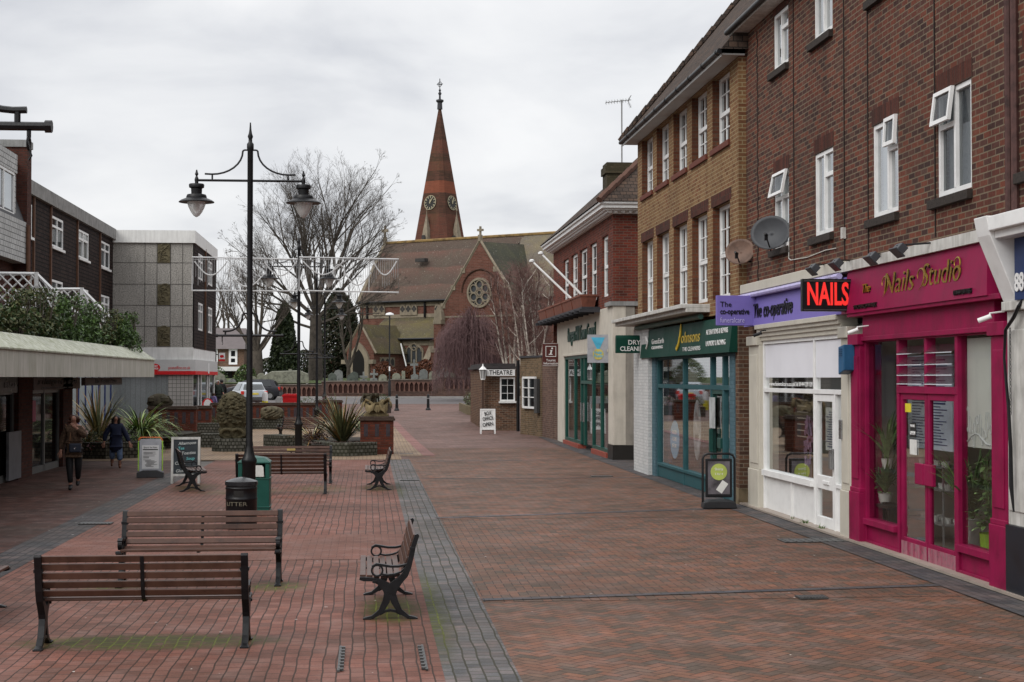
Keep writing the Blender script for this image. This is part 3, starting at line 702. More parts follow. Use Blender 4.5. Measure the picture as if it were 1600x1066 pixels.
# ---- cream funeral-care shopfront
CO=empty('funeral_care_shopfront',(0,0,0),0,'cream and white funeral care shopfront with purple fascia and roller blinds','shopfront')
CRP=M('cream_gloss_paint',(.50,.47,.40),.45,0,.05,3,.05,.5,.15,(.3,.27,.2)); PURP=M('purple_fascia',(.17,.135,.40),.5,0,.05,2,0,.10); PURL=M('lilac_trim',(.42,.38,.62),.4)
y0,y1=21.96,28.0
p=MB()
for a,b in((21.97,22.42),(27.25,27.98)):
    colm(p,a,b,.7,2.86,-.05,.3); colm(p,a,b,0,.7,-.075,.3); colm(p,a+.08,b-.08,.8,2.7,-.065,-.045); colm(p,a-.0,b,2.86,3.02,-.10,.3)
p.build('pilaster',CRP,CO,bevel=.012)
p=MB()
for k,(z,d) in enumerate(((2.93,.02),(3.0,.05),(3.07,.09),(3.13,.13))): colm(p,22.42,27.25,z,z+.075,-d,.2)
p.build('frieze',CRP,CO,bevel=.006)
p=MB(); p.add([(R-.12,22.12,3.2),(R-.06,22.12,3.72),(R-.06,28.05,3.72),(R-.12,28.05,3.2),(R,22.1,3.2),(R,22.1,3.72),(R,28.05,3.72),(R,28.05,3.2)],[(0,1,2,3),(4,7,6,5),(0,4,5,1),(1,5,6,2),(2,6,7,3),(3,7,4,0)])
cb_=p.build('fascia_sign',PURP,CO)
text('lettering','The',.36,(R-.105,27.1,3.44),'-X',INK,cb_,sx=1.0,ext=.01,maxw=.55); text('lettering','co-operative',.38,(R-.105,25.75,3.44),'-X',INK,cb_,ext=.01,off=.004,maxw=1.85)
text('lettering','funeralcare',.22,(R-.105,23.0,3.42),'-X',PURL,cb_,ext=.01,maxw=1.2)
p=MB(); p.tube([(R-.13,22.2,3.74),(R-.13,28.6,3.74)],.045,8); p.build('light_trough',PURL,CO)
p=MB(); colm(p,22.3,28.35,3.80,3.96,-.12,.22); p.build('cornice',CRP,CO,bevel=.01)
p=MB()
for y in(22.42,24.04,27.18): colm(p,y,y+.07,.0,2.93,.02,.12)
for a,b in((22.49,24.04),(24.11,27.18)): colm(p,a,b,2.87,2.93,.016,.124); 
colm(p,24.11,27.18,2.05,2.12,.016,.124); colm(p,24.11,27.18,.62,.72,-.03,.13); colm(p,25.4,25.47,.05,.62,.015,.11); colm(p,22.42,24.11,2.05,2.12,.014,.122)
colm(p,24.11,27.18,.05,.62,.05,.10); colm(p,22.49,22.95,.03,.72,.05,.10); colm(p,22.49,22.95,.68,.74,.02,.12); colm(p,22.95,23.01,.03,2.05,.018,.12)
p.build('window_frame',WHITE,CO,bevel=.004)
p=MB()
for q in(23.03,23.94): colm(p,q,q+.10,.05,2.04,.03,.09)
for z0,z1 in((.05,.20),(.62,.82),(1.94,2.04)): colm(p,23.13,23.94,z0,z1,.03,.09)
dr=p.build('door',WHITE,CO,bevel=.004)
p=MB(); colm(p,23.3,23.6,.70,.75,.01,.03); p.build('letter_box',WHITE,dr,bevel=.004)
p=MB(); colm(p,23.03,23.10,.95,1.25,-.04,.03); p.build('handle',M('steel_grey',(.3,.3,.3),.3,.8),dr,bevel=.01)
p=MB(); colm(p,22.30,22.42,1.42,1.70,-.09,-.04); p.build('entry_keypad',M('steel_grey',(.3,.3,.3),.3,.8),CO,bevel=.01)
g=MB()
for a,b,z0,z1 in((24.11,27.18,.72,2.05),(22.49,22.95,.74,2.05),(23.13,23.94,.82,1.94),(23.13,23.94,.20,.62),(24.11,27.18,2.12,2.87),(22.49,24.04,2.12,2.87)): g.face([(R+.07,a,z0),(R+.07,b,z0),(R+.07,b,z1),(R+.07,a,z1)])
g.build('shop_window',SHOPGLASS,CO)
p=MB(); colm(p,24.13,27.16,2.30,2.86,.045,.06); colm(p,22.5,24.03,2.30,2.86,.045,.06); p.build('roller_blind',M('white_blind',(.66,.66,.70),.8,0,.02,2),CO)
text('lettering','www.funeralcare.co.uk',.10,(R+.05,26.1,2.19),'-X',WHITE,CO,ext=.002,maxw=1.7); text('lettering','Tel: 01444 239 139',.10,(R+.05,24.75,2.19),'-X',WHITE,CO,ext=.002,maxw=1.0)
p=MB(); colm(p,25.2,26.3,1.1,2.0,.33,.35); po=p.build('window_poster',M('dark_poster',(.025,.02,.02),.5),CO)
q=MB()
for k in range(7): colm(q,25.5+.1*(k%2),26.15,1.92-k*.10,1.94-k*.10,.325,.33)
q.build('poster_print',M('poster_text',(.4,.35,.3),.6),po)
q=MB()
for k in range(60):
    y,z=random.uniform(25.15,25.6),random.uniform(.85,1.6); colm(q,y,y+.09,z,z+.09,.28+k*.0007,.285+k*.0007,)
q.build('flower_print',M('poster_colours',(.25,.16,.25),.6,0,.6,9),po)
p=MB(); colm(p,23.3,23.75,1.2,1.85,.11,.12); colm(p,23.15,23.28,.85,1.15,.11,.12); pn=p.build('door_notice',M('white_card',(.6,.6,.57),.6),dr)
q=MB()
for k in range(16): colm(q,23.34,23.34+random.uniform(.2,.38),1.22+k*.037,1.232+k*.037,.105,.11)
q.build('notice_print',M('print_dark',(.05,.05,.16),.7),dr)
ch=empty('wooden_chair',(R+.9,26.3,.05),0,'light wooden armchair standing inside the white shop window','chair')
q=MB()
for x in(-.25,.25):
    for y in(-.25,.25): q.tube([(x,y,0),(x,y,.65)],.022,6)
    q.tube([(x,-.25,.65),(x,.25,.65)],.022,6)
q.box(-.27,.27,-.27,.27,.40,.44); q.build('frame',M('honey_wood',(.30,.16,.07),.5,0,.2,6),ch)
q=MB(); q.box(-.28,-.2,-.26,.26,.44,.95); q.box(.2,.28,-.26,.26,.44,.95); q.build('backrest',M('honey_wood',(.30,.16,.07),.5,0,.2,6),ch,bevel=.01)
ds=empty('reception_desk',(R+1.7,24.9,.05),0,'orange-brown reception desk inside the white shop','desk')
q=MB(); q.box(-.4,.4,-1.3,1.3,0,.72); q.build('carcass',M('honey_wood',(.30,.16,.07),.5,0,.2,6),ds); q=MB(); q.box(-.45,.45,-1.35,1.35,.72,.76); q.build('desktop',WHITE,ds)
# ---- slice of the neighbouring white shopfront at the right edge
NB=empty('white_shopfront',(0,0,0),0,'white painted shopfront with number 88 on a blue fascia at the right edge','shopfront')
p=MB(); colm(p,15.7,16.40,.75,3.0,-.06,.3); colm(p,15.75,16.36,.9,2.8,-.075,-.05); colm(p,15.68,16.41,3.0,3.1,-.12,.3)
p.build('pilaster',WHITEOLD,NB,bevel=.01)
p=MB(); colm(p,15.68,16.405,0,.75,-.09,.3); p.build('black_plinth',M('black_plinth',(.012,.014,.02),.35,0,.2,4),NB)
p=MB(); p.prism([(0,3.1),(-.10,3.1),(-.38,3.78),(-.42,3.98),(0,3.98)],lambda a,b,d:(R+a,d,b),16.05,16.40); p.build('corbel',WHITE,NB,bevel=.01)
p=MB(); colm(p,9,16.05,3.82,3.97,-.40,.22); colm(p,9,16.05,3.74,3.82,-.33,.2); p.build('cornice',WHITE,NB,bevel=.008)
p=MB(); colm(p,9,16.0,3.1,3.74,-.14,.2); fb=p.build('fascia_sign',M('navy_fascia',(.012,.03,.11),.4),NB)
text('lettering','88',.26,(R-.15,15.86,3.27),'-X',WHITE,fb,off=.006,sx=.9)
p=MB(); colm(p,9,15.7,0,.6,.0,.2); colm(p,9,15.7,2.9,3.1,0,.2); 
for y in(9,11.2,13.4,15.6): colm(p,y,y+.1,.6,2.9,.0,.2)
p.build('window_frame',WHITE,NB); g=MB(); g.face([(R+.08,9,.6),(R+.08,15.7,.6),(R+.08,15.7,2.9),(R+.08,9,2.9)]); g.build('shop_window',SHOPGLASS,NB)
p=MB()
hk=[onX(px,py,R-.14) for px,py in((1592,478),(1584,496),(1571,516),(1569,560),(1576,640),(1579,700),(1580,760),(1584,800))]
p.tube([(R-.14,a,z) for a,z in hk],[.02,.022,.018,.015,.018,.02,.024,.01],7)
p.tube([(R-.06,15.8,3.2),(R-.14,hk[0][0],hk[0][1])],.02,6)
c0=onX(1577,515,R-.12); 
for k in range(26):
    z=c0[1]-k*.035; p.tube([(R-.12+(0.012 if k%2 else 0)*math.cos(a),c0[0]-.02+(.006+.012*(k%2==0))*math.cos(a),z+.02*math.sin(a)) for a in [i*PI/3 for i in range(7)]],.004,4)
bk=p.build('awning_bracket',BLACK); tag(bk,'rusty black iron awning arm and chain hanging on the white pilaster','bracket')
# ---- things fixed to the dark brick block
def dish(name,px,py,r,X,label,mat_):
    y,z=onX(px,py,X); t=empty(name,(X,y,z),0,label,'satellite dish')
    q=MB(); rings=6; n=24; axis=Vector((-.50,-.84,.22)).normalized(); u=axis.cross(Vector((0,0,1))).normalized(); v=u.cross(axis)
    vs=[]; 
    for i in range(rings+1):
        rr_=r*i/rings
        for j in range(n):
            a=2*PI*j/n; p_=axis*(.28*rr_*rr_/r)+u*rr_*1.06*math.cos(a)+v*rr_*.92*math.sin(a); vs.append(p_)
    fs=[(i*n+j,i*n+(j+1)%n,(i+1)*n+(j+1)%n,(i+1)*n+j) for i in range(rings) for j in range(n)]
    q.add(vs,fs,0,True); d_=q.build('reflector',mat_,t)
    md=d_.modifiers.new('thickness','SOLIDIFY'); md.thickness=.012
    q=MB(); tip=axis*r*.95-v*r*.35; q.tube([-v*r*.9,tip-v*.02],.012,6); q.tube([tip-axis*.02,tip+axis*.09],[.03,.02],8); q.obox(tip-v*.05,.05,.05,.08); q.build('feed_arm',BLACK,t)
    q=MB(); q.tube([(0,0,0),(.02,-.0,-.02),(.10,-.05,-.16),(R+.19-X,-.06,-.16)],.016,6); q.obox((R+.17-X,-.06,-.16),.04,.10,.2); q.build('wall_mount',BLACK,t)
dish('satellite_dish',1206,366,.32,R-.15,'dark grey mesh satellite dish on the dark brick wall by the lowest window',M('dish_grey',(.055,.058,.064),.5,0,.1,5))
dish('satellite_dish',1158,395,.26,R-.15,'smaller rusty brown satellite dish over the purple hanging sign',M('dish_rusty',(.16,.10,.075),.6,0,.25,6))
def flood(px,py,ex,ey,label):
    y,z=onX(px,py,R-.42); y2,z2=onX(ex,ey,R+.14); t=empty('sign_floodlight',(R-.42,y,z),0,label,'floodlight','floodlights over the nail studio sign')
    q=MB(); Rm=Matrix.Rotation(.75,3,'Y')@Matrix.Rotation(.0,3,'X'); q.obox((0,0,-.03),.10,.24,.12,Rm); q.obox((-.03,0,-.07),.16,.27,.02,Rm); q.build('lamp_head',M('floodlight_grey',(.05,.053,.06),.45),t,bevel=.008)
    q=MB(); q.tube([(0,0,.02),(R+.14-(R-.42),y2-y,z2-z)],.012,6); q.lathe([(.035,0),(.035,.02)],(0,0,.0),8); q.tube([(R+.13-(R-.42),y2-y,z2-z),(R+.16-(R-.42),y2-y,z2-z)],.05,10); q.build('bracket_arm',BLACK,t)
flood(1271,417,1300,412,'first and farthest black floodlight arm above the red neon nail sign')
flood(1307,409,1342,407,'second black floodlight arm above the end of the pink sign board')
flood(1363,399,1382,396,'third black floodlight arm, over the middle of the pink sign board')
flood(1405,386,1491,377,'nearest black floodlight arm over the pink sign board with the longest stay')
# projecting signs
def psign(name,x0,x1,ytop,ybot,Yp,mat_,label,parent=None):
    a=onY(x0,ytop,Yp); b=onY(x1,ybot,Yp)
    t=empty(name,(a[0],Yp,b[1]),0,label,'projecting sign')
    q=MB(); q.box(0,b[0]-a[0],-.05,.05,0,a[1]-b[1]); pl=q.build('panel',mat_,t,bevel=.008)
    return t,pl,b[0]-a[0],a[1]-b[1]
yc=Y_(1183)-.15
t,pl,w_,h_=psign('funeral_hanging_sign',1119,1182,462,509,yc,PURP,'purple projecting sign of the funeral care shop above the green fascia end')
text('lettering','The',.13,(w_*.08,-.056,h_*.70),'-Y',INK,pl,align='LEFT'); text('lettering','co-operative',.14,(w_*.08,-.056,h_*.46),'-Y',INK,pl,align='LEFT',off=.003,maxw=w_*.72); text('lettering','funeralcare',.13,(w_*.08,-.056,h_*.17),'-Y',PURL,pl,align='LEFT',maxw=w_*.6)
q=MB(); q.tube([(w_,0,h_*.5),(w_+.25,0,h_*.5)],.03,6); q.build('bracket',BLACK,t)
yn=Y_(1340)
t,pl,w_,h_=psign('neon_sign',1252,1331,436,487,21.9,M('black_sign_panel',(.008,.008,.009),.35),'black box sign reading NAILS in glowing red letters')
m_,nt_,b_=new_mat('red_led_letter'); b_.inputs['Base Color'].default_value=(.6,.02,.015,1); b_.inputs['Emission Color'].default_value=(1,.035,.03,1); b_.inputs['Emission Strength'].default_value=.42
text('lettering','NAILS',.44,(w_*.5,-.055,h_*.5),'-Y',m_,pl,off=.010,maxw=w_*.82,ext=.006)
q=MB()
for z in(.02,h_-.03): q.box(.02,w_-.02,-.062,-.05,z-.008,z+.008)
q.build('edge_trim',M('neon_edge',(.06,.055,.055),.5),pl); q=MB(); q.tube([(w_,0,h_*.5),(w_+.3,0.1,h_*.5)],.03,6); q.build('bracket',BLACK,t)
# alarm box, cameras
al=empty('alarm_box',(R-.16,*onX(1327,561,R-.1)),0,'blue alarm box between the white and pink shopfronts','alarm box')
q=MB(); q.prism([(-.13,-.16),(.13,-.22),(.13,.17),(-.13,.2)],lambda a,b,d:(d,a,b),-.06,.10); q.build('case',M('blue_plastic',(.02,.09,.19),.4),al,bevel=.012)
q=MB(); [q.box(-.068,-.058,-.06,.08,z,z+.012) for z in(.04,.07,.10,.13)]; q.build('louvres',M('blue_plastic_dark',(.01,.05,.12),.5),al)
for px,py,lb in((1541,497,'white security camera on the near end of the pink shopfront'),(1335,517,'white security camera over the join of the white and pink shopfronts'),(1185,522,'black security camera on the far cream pilaster')):
    y,z=onX(px,py,R-.22); t=empty('security_camera',(R-.22,y,z),0,lb,'security camera'); q=MB(); q.tube([(-.07,.05,-.03),(.05,-.02,.02)],.028,10); q.build('body',WHITE if 'white sec' in lb else BLACK,t,bevel=.004); q=MB(); q.tube([(.02,0,0),(.04,0,.05),(.2,0,.07)],.010,6); q.build('mount',WHITE if 'white sec' in lb else BLACK,t)

WEED=M('weed_green',(.06,.12,.025),.7,0,.3,20)
for px_,py_,lb in((1287,834,'larger green weed tuft growing at the foot of the white shopfront'),(1262,826,'small weed tuft at the foot of the white shopfront, left of the larger one'),(1243,821,'smallest weed tuft under the white stall riser')):
    y=onX(px_,py_,R-.02)[0]; t=empty('weed_tuft',(R-.05,y,.01),0,lb,'weed','weeds along the shop front'); q=MB(); n=44 if 'larger' in lb else 20
    for k in range(n): blade(q,(random.uniform(-.04,.03),random.uniform(-.1,.1)*(n/44),0),random.uniform(0,6.28),random.uniform(.05,.13)*(.6+n/80),.02,random.uniform(.3,1.4),.7,3)
    q.build('leaves',WEED,t,recalc=False)
# ---- yellow brick building with the dry cleaners
bq=MB(); bq.box(R+.06,R+1,27.98,28.42,0,3.75); bq.build('brick_pier',BR_BROWN,D)
C_=empty('yellow_brick_building',(0,0,0),0,'three-storey yellow-brown brick building with ten tall recessed sash windows and black gutter','building')
CX=R-.12; c0,c1=28.42,39.3
near=[onX(p,300,CX)[0] for p in(1140.5,1105,1073.5,1045,1020)]
up=[(a,a+1.5,6.72,8.10) for a in near]; lo=[(a,a+1.5,3.80,5.60) for a in near]
m=MB(); wall_with_holes(m,'X',CX,c0,c1,3.5,8.15,up+lo,.24)
m.face([(CX,c1,0),(CX+9,c1,0),(CX+9,c1,8.15),(CX,c1,8.15)]); m.face([(CX,c0,3.5),(CX+9,c0,3.5),(CX+9,c0,8.15),(CX,c0,8.15)]); m.face([(CX+.25,c0+.02,0),(CX+9,c0+.02,0),(CX+9,c0+.02,3.5),(CX+.25,c0+.02,3.5)])
m.face([(CX+9,c0,0),(CX+9,c1,0),(CX+9,c1,8.15),(CX+9,c0,8.15)])
m.build('wall',BR_YEL,C_)
RV=brick('reveal_brick',[(0,(.09,.03,.018)),(1,(.16,.06,.03))],(.10,.07,.05))
for i,(a,b,z0,z1) in enumerate(up+lo):
    wd=window(C_,'X',CX,a,b,z0+.03,z1,1,depth=.17,fr=.07,trans=[.46],grid=(3,4),curt='split' if i%3==0 else False,gl=DARKGLASS)
    if i<5:
        q=MB(); bar(q,'X',CX,a-.05,b+.05,z0-.11,z0,-.05,.2); q.build('brick_sill',M('red_tile_sill',(.12,.035,.022),.8,0,.2,16,.3),wd,bevel=.006)
    else:
        q=MB(); bar(q,'X',CX,a-.12,b+.12,z1,z1+.23,-.004,.05); q.build('soldier_lintel',BR_HEAD,wd)
    q=MB(); q.box(CX+.004,CX+.17,b-.004,b+.05,z0+.01,z1-.01); q.build('dark_reveal',RV,wd)
q=MB(); q.box(CX-.34,CX+.1,c0-.1,c1+.3,8.13,8.16); q.box(CX-.35,CX-.33,c0-.1,c1+.3,8.09,8.20); q.build('soffit',M('white_soffit',(.42,.42,.41),.6,0,.08,2),C_)
q=MB(); q.tube([(CX-.38,c0-.15,8.19),(CX-.38,c1+.35,8.19)],.048,10)
for k in range(9): q.tube([(CX-.38,c0+k*1.25,8.19),(CX-.38,c0+.06+k*1.25,8.19)],.058,10)
q.build('gutter',BLACK,C_)
q=MB(); a,b,z=CX-.36,CX+9.3,8.22; q.add([(a,c0-.2,z),(a,c1+.4,z),(b,c1+.4,z),(b,c0-.2,z),(a+4.8,c0+.0,z+5.9),(a+4.8,c1-4,z+5.9)],[(0,1,5,4),(1,2,5),(2,3,4,5),(0,4,3)]); q.build('roof',ROOFT,C_)
q=MB()
for k in range(24): 
    t=k/24; y=c1+.4-4.4*t; q.tube([(a+4.8*t,y,z+5.9*t+.02),(a+4.8*(t+1/24),y-4.4/24,z+5.9*(t+1/24)+.06)],.1,6)
q.build('hip_tiles',ROOFT,C_)
# cleaners shopfront
GRN=M('green_fascia',(.008,.045,.032),.5,0,.08,2,0,.08); TEAL=M('teal_frame',(.030,.085,.095),.55,0,.1,5,.1,.1); TEALB=brick('teal_painted_brick',[(0,(.07,.13,.16)),(1,(.10,.17,.20))],(.06,.11,.13),stain=.15)
WBR=brick('white_painted_brick',[(0,(.48,.49,.49)),(1,(.58,.58,.57))],(.40,.40,.40),stain=.1)
JH=empty('dry_cleaners_shopfront',(0,0,0),0,'dark green dry cleaners shopfront with teal frames and a gold J lettered fascia','shopfront')
def jb(mb,y0,y1,z0,z1,d0,d1): mb.box(CX+d0,CX+d1,y0,y1,z0,z1)
jy=lambda px:onX(px,600,CX)[0]
q=MB(); jb(q,jy(1020),39.25,0,3.5,-.12,.3); q.build('white_brick_pier',WBR,JH,bevel=.01)
q=MB(); jb(q,jy(1020)-.45,jy(1020),0,2.75,-.02,.3); jb(q,28.72,28.72+.42,0,2.75,-.02,.3); q.build('teal_pier',TEALB,JH)
q=MB(); jb(q,28.42,28.72,.30,3.5,0,.25); q.build('brick_pier',BR_BROWN,JH); q=MB(); jb(q,28.40,28.72,0,.30,-.02,.25); q.build('plinth',M('stained_plinth',(.17,.13,.08),.9,0,.3,5,.3),JH)
q=MB(); q.add([(CX-.16,28.55,2.76),(CX-.08,28.55,3.42),(CX-.08,38.1,3.42),(CX-.16,38.1,2.76),(CX,28.55,2.76),(CX,28.55,3.42),(CX,38.1,3.42),(CX,38.1,2.76)],[(0,1,2,3),(4,7,6,5),(0,4,5,1),(1,5,6,2),(2,6,7,3),(3,7,4,0)])
gf=q.build('fascia_sign',GRN,JH)
FX=lambda z:CX-.16+(z-2.76)/.66*.08-.01
YEL=M('gold_script',(.60,.42,.05),.4)
text('lettering','ohnsons',.33,(FX(3.13),32.25,3.12),'-X',YEL,gf,shear=.3,maxw=1.9,ext=.004,off=.001)
q=MB(); pts=[(33.22,3.38),(33.30,3.43),(33.25,3.2),(33.33,2.98),(33.45,2.88),(33.56,2.92),(33.5,3.0)]; q.tube([(FX(z)-.01,y,z) for y,z in pts],[.006,.018,.026,.026,.02,.014,.006],6); q.build('flourish',YEL,gf)
text('lettering','THE CLEANERS',.12,(FX(2.9),32.0,2.88),'-X',WHITE,gf,maxw=1.8,ext=.003)
text('lettering','ALTERATIONS & REPAIRS',.14,(FX(3.17),29.75,3.17),'-X',WHITE,gf,maxw=1.9,ext=.003); text('lettering','LAUNDRY & IRONING',.14,(FX(2.97),29.75,2.95),'-X',WHITE,gf,maxw=1.7,ext=.003)
text('lettering','GreenEarth',.17,(FX(3.12),35.9,3.12),'-X',WHITE,gf,maxw=1.5,ext=.006); text('lettering','CLEANING',.09,(FX(3.0),35.9,2.98),'-X',WHITE,gf,maxw=1.4,ext=.006,off=.002)
q=MB(); q.tube([(FX(3.1)-.01,37.25+.14*math.cos(a),3.12+.14*math.sin(a)*.8+.05*math.sin(2*a)) for a in[k*.5 for k in range(12)]],[.006+.02*abs(math.sin(k*.5)) for k in range(12)],6); q.build('swirl_logo',WHITE,gf)
q=MB(); q.tube([(CX-.16,31.0,3.50),(CX-.16,38.6,3.50)],.055,10); q.build('light_tube',M('green_tube',(.04,.10,.085),.45),JH)
q=MB(); jb(q,30.9,39.9,3.58,3.66,-.48,.1); jb(q,30.9,39.9,3.66,3.74,-.58,.1); q.build('canopy_slab',WHITEOLD,JH,bevel=.01)
q=MB()
vs=[(1026,0),(1066,0),(1109,0),(1128,0),(1149,0)]; ys=[jy(p) for p,_ in vs]
for i,y in enumerate(ys): jb(q,y-.06,y+.06,0 if i in(1,2,3) else .0,2.76,.02,.12)
jb(q,ys[4],ys[0],2.06,2.15,.016,.124); jb(q,ys[4],ys[0],2.70,2.76,.016,.124); jb(q,ys[2]+.06,ys[0]-.06,.02,.30,.03,.11); jb(q,ys[2]+.06,ys[0]-.06,.28,.34,-.01,.13); jb(q,ys[4]+.06,ys[3]-.06,.02,.30,.03,.11)
q.build('window_frame',TEAL,JH,bevel=.004)
q=MB(); a,b=ys[3]+.06,ys[2]-.06; jb(q,a,a+.08,.03,2.06,.03,.09); jb(q,b-.08,b,.03,2.06,.03,.09); jb(q,a+.08,b-.08,.03,.25,.03,.09); jb(q,a+.08,b-.08,1.98,2.06,.03,.09); dr=q.build('door',M('dark_green_door',(.012,.055,.045),.4),JH)
q=MB(); jb(q,a,a+.3,.95,1.15,-.02,.03); jb(q,b-.12,b-.06,.85,1.3,-.05,.03); q.build('handle',M('dark_green_door',(.012,.055,.045),.4),dr,bevel=.01)
q=MB()
for i in range(4):
    for z0,z1 in((.30,2.06),(2.15,2.70)):
        q.face([(CX+.07,ys[i+1]+.06,z0),(CX+.07,ys[i]-.06,z0),(CX+.07,ys[i]-.06,z1),(CX+.07,ys[i+1]+.06,z1)])
q.build('shop_window',SHOPGLASS,JH)
q=MB(); y0,z0=onX(1055,687,CX+.1); n=24
q.prism([(y0+.50*math.cos(2*PI*k/n),z0+.42*math.sin(2*PI*k/n)) for k in range(n)],lambda a,b,d:(d,a,b),CX+.085,CX+.10); po=q.build('blue_oval_poster',M('blue_poster',(.18,.38,.55),.5,0,.1,2),JH)
for k,s_ in enumerate(('NEED','IT DONE','BEFORE')): text('lettering',s_,.13,(CX+.08,y0,z0+.16-.15*k),'-X',WHITE,po,maxw=.5,ext=.002)
q=MB(); jb(q,y0+.35,y0+.75,.4,1.75,.09,.10); q.build('figure_poster',M('suit_poster',(.05,.06,.09),.6,0,.5,5),JH)
q=MB(); y0,z0=onX(1090,672,CX+.1); q.prism([(y0+.36*math.cos(2*PI*k/n),z0+.62*math.sin(2*PI*k/n)) for k in range(n)],lambda a,b,d:(d,a,b),CX+.085,CX+.10); po=q.build('garment_poster',M('grey_poster',(.28,.29,.30),.5,0,.6,4),JH)
text('lettering','SHIRTS',.12,(CX+.08,y0,z0-.15),'-X',INK,po,maxw=.4,ext=.002)
y0,z0=onX(1120,645,CX+.1); q=MB(); jb(q,y0-.22,y0+.22,z0-.30,z0+.30,.0,.02); q.build('door_poster',M('pale_poster',(.4,.42,.42),.5,0,.3,4),dr)
q=MB()
for k in range(26): 
    y=random.uniform(ys[4],ys[1]); z=random.uniform(1.0,2.0); jb(q,y,y+.10,z,z+.14,.6,.61)
q.build('hanging_tags',M('tag_white',(.4,.4,.38),.7),JH)
# interior
q=MB(); jb(q,c0+.3,c1,0,3.5,3.6,3.7); jb(q,c0+.3,c1,.01,.04,.15,3.6); q.build('interior_wall',M('beige_interior',(.25,.20,.15),.9,0,.1,1.5),JH)
q=MB(); jb(q,30,37.5,0,1.0,2.2,2.9); jb(q,31,32,1.0,1.5,2.3,2.6); jb(q,30,37,2.2,2.24,3,3.4)
q.build('counter',M('counter_blue',(.10,.16,.19),.6,0,.1,3),JH)
rk=empty('garment_rail',(CX+3,33.5,0),0,'rail of hanging clothes inside the dry cleaners','rail')
q=MB(); q.tube([(0,-3,1.95),(0,3,1.95)],.02,6); [q.tube([(0,y,0),(0,y,1.95)],.02,6) for y in(-3,3)]; q.build('frame',M('steel_grey',(.3,.3,.3),.3,.8),rk)
q=MB()
for k in range(44): 
    y=-2.9+k*.132; h=random.uniform(.7,1.1); q.prism([(-.22,1.85-h),(.22,1.85-h),(.2,1.75),(0,1.88),(-.2,1.75)],lambda a,b,d:(a,d,b),y,y+.05,random.randrange(4))
q.build('clothes',[M('cloth_a',(.05,.06,.10)),M('cloth_b',(.3,.3,.3)),M('cloth_c',(.22,.05,.05)),M('cloth_d',(.12,.10,.08))],rk)
yd=38.4; a=onY(962,527,yd); b=onY(1014,552,yd)
t=empty('dry_cleaning_sign',(a[0],yd,b[1]),0,'dark green double-sided sign reading DRY CLEANING on the white brick pier','projecting sign')
q=MB(); q.box(0,b[0]-a[0],-.08,.08,0,a[1]-b[1]-.04); q.tube([(0,0,a[1]-b[1]-.03),(b[0]-a[0],0,a[1]-b[1]-.03)],.08,8); pl=q.build('panel',GRN,t,bevel=.01)
W_=b[0]-a[0]
text('lettering','DRY',.155,(W_/2+.03,-.085,.255),'-Y',WHITE,pl,maxw=.30,off=.002); text('lettering','CLEANING',.155,(W_/2+.03,-.085,.10),'-Y',WHITE,pl,maxw=.68,off=.002)
q=MB(); q.tube([(W_-.02,0,.2),(W_+.12,0,.2)],.03,6); q.build('bracket',BLACK,t)
# ---- town council building
E_=empty('town_council_building',(0,0,0),0,'red brick two-storey council office with white dentil cornice, hipped tiled roof and flower boxes','building')
e0,e1=44.1,58.5
px5=[(943,950.5),(924,932.5),(908,917.5),(894.5,902.5),(882,888.5)]
wn=[(yX(b,R),yX(a,R)+.25,4.62,6.38) for a,b in px5]
m=MB(); wall_with_holes(m,'X',R,e0,e1,4.3,6.95,wn,.16)
wall_with_holes(m,'Y',e0,R,R+9,4.3,6.95,[],.1)
m.face([(R,e1,0),(R+9,e1,0),(R+9,e1,6.95),(R,e1,6.95)]); m.face([(R+9,e0,0),(R+9,e1,0),(R+9,e1,6.95),(R+9,e0,6.95)])
m.build('wall',BR_RED,E_)
for a,b,z0,z1 in wn: window(E_,'X',R,a,b,z0,z1,1,depth=.10,fr=.09,trans=[.5],grid=(2,4),curt=False,gl=DARKGLASS)
q=MB()
for k,(z,d,h) in enumerate(((6.86,.08,.08),(6.94,.26,.06),(7.00,.36,.11),(7.11,.42,.06))):
    q.box(R-d,R+9+d,e0-d,e1+d,z,z+h-.002)
for k in range(72): 
    y=e0-.2+k*.205; q.box(R-.20,R-.07,y,y+.1,6.88,6.938)
for k in range(16): q.box(R+k*.205,R+k*.205+.1,e0-.20,e0-.07,6.88,6.938)
q.build('cornice',WHITE,E_)
q=MB(); a,b=R-.46,R+9.5; A,B=e0-.46,e1+.46; z=7.18; q.add([(a,A,z),(a,B,z),(b,B,z),(b,A,z),(a+5.1,A+5.1,z+4.7),(a+5.1,B-5.1,z+4.7)],[(0,1,5,4),(1,2,5),(2,3,4,5),(0,4,3)]); q.build('roof',ROOFT,E_)
q=MB()
for k in range(20): 
    t=k/20; q.tube([(a+5.1*t,A+5.1*t,z+4.7*t+.02),(a+5.1*(t+.05),A+5.1*(t+.05),z+4.7*(t+.05)+.05)],.10,6)
q.build('hip_tiles',M('hip_tile_red',(.10,.05,.035),.8,0,.2,4),E_)
q=MB(); cx,cz=onY(966,257,50); q.box(cx-.44,cx+.44,49.5,50.4,7.2,cz-.35); q.box(cx-.49,cx+.49,49.45,50.45,cz-.35,cz-.12); q.box(cx-.44,cx+.44,49.5,50.4,cz-.12,cz); q.build('chimney',brick('mossy_brick',[(0,(.04,.035,.02)),(1,(.08,.065,.04))],(.05,.045,.03)),E_)
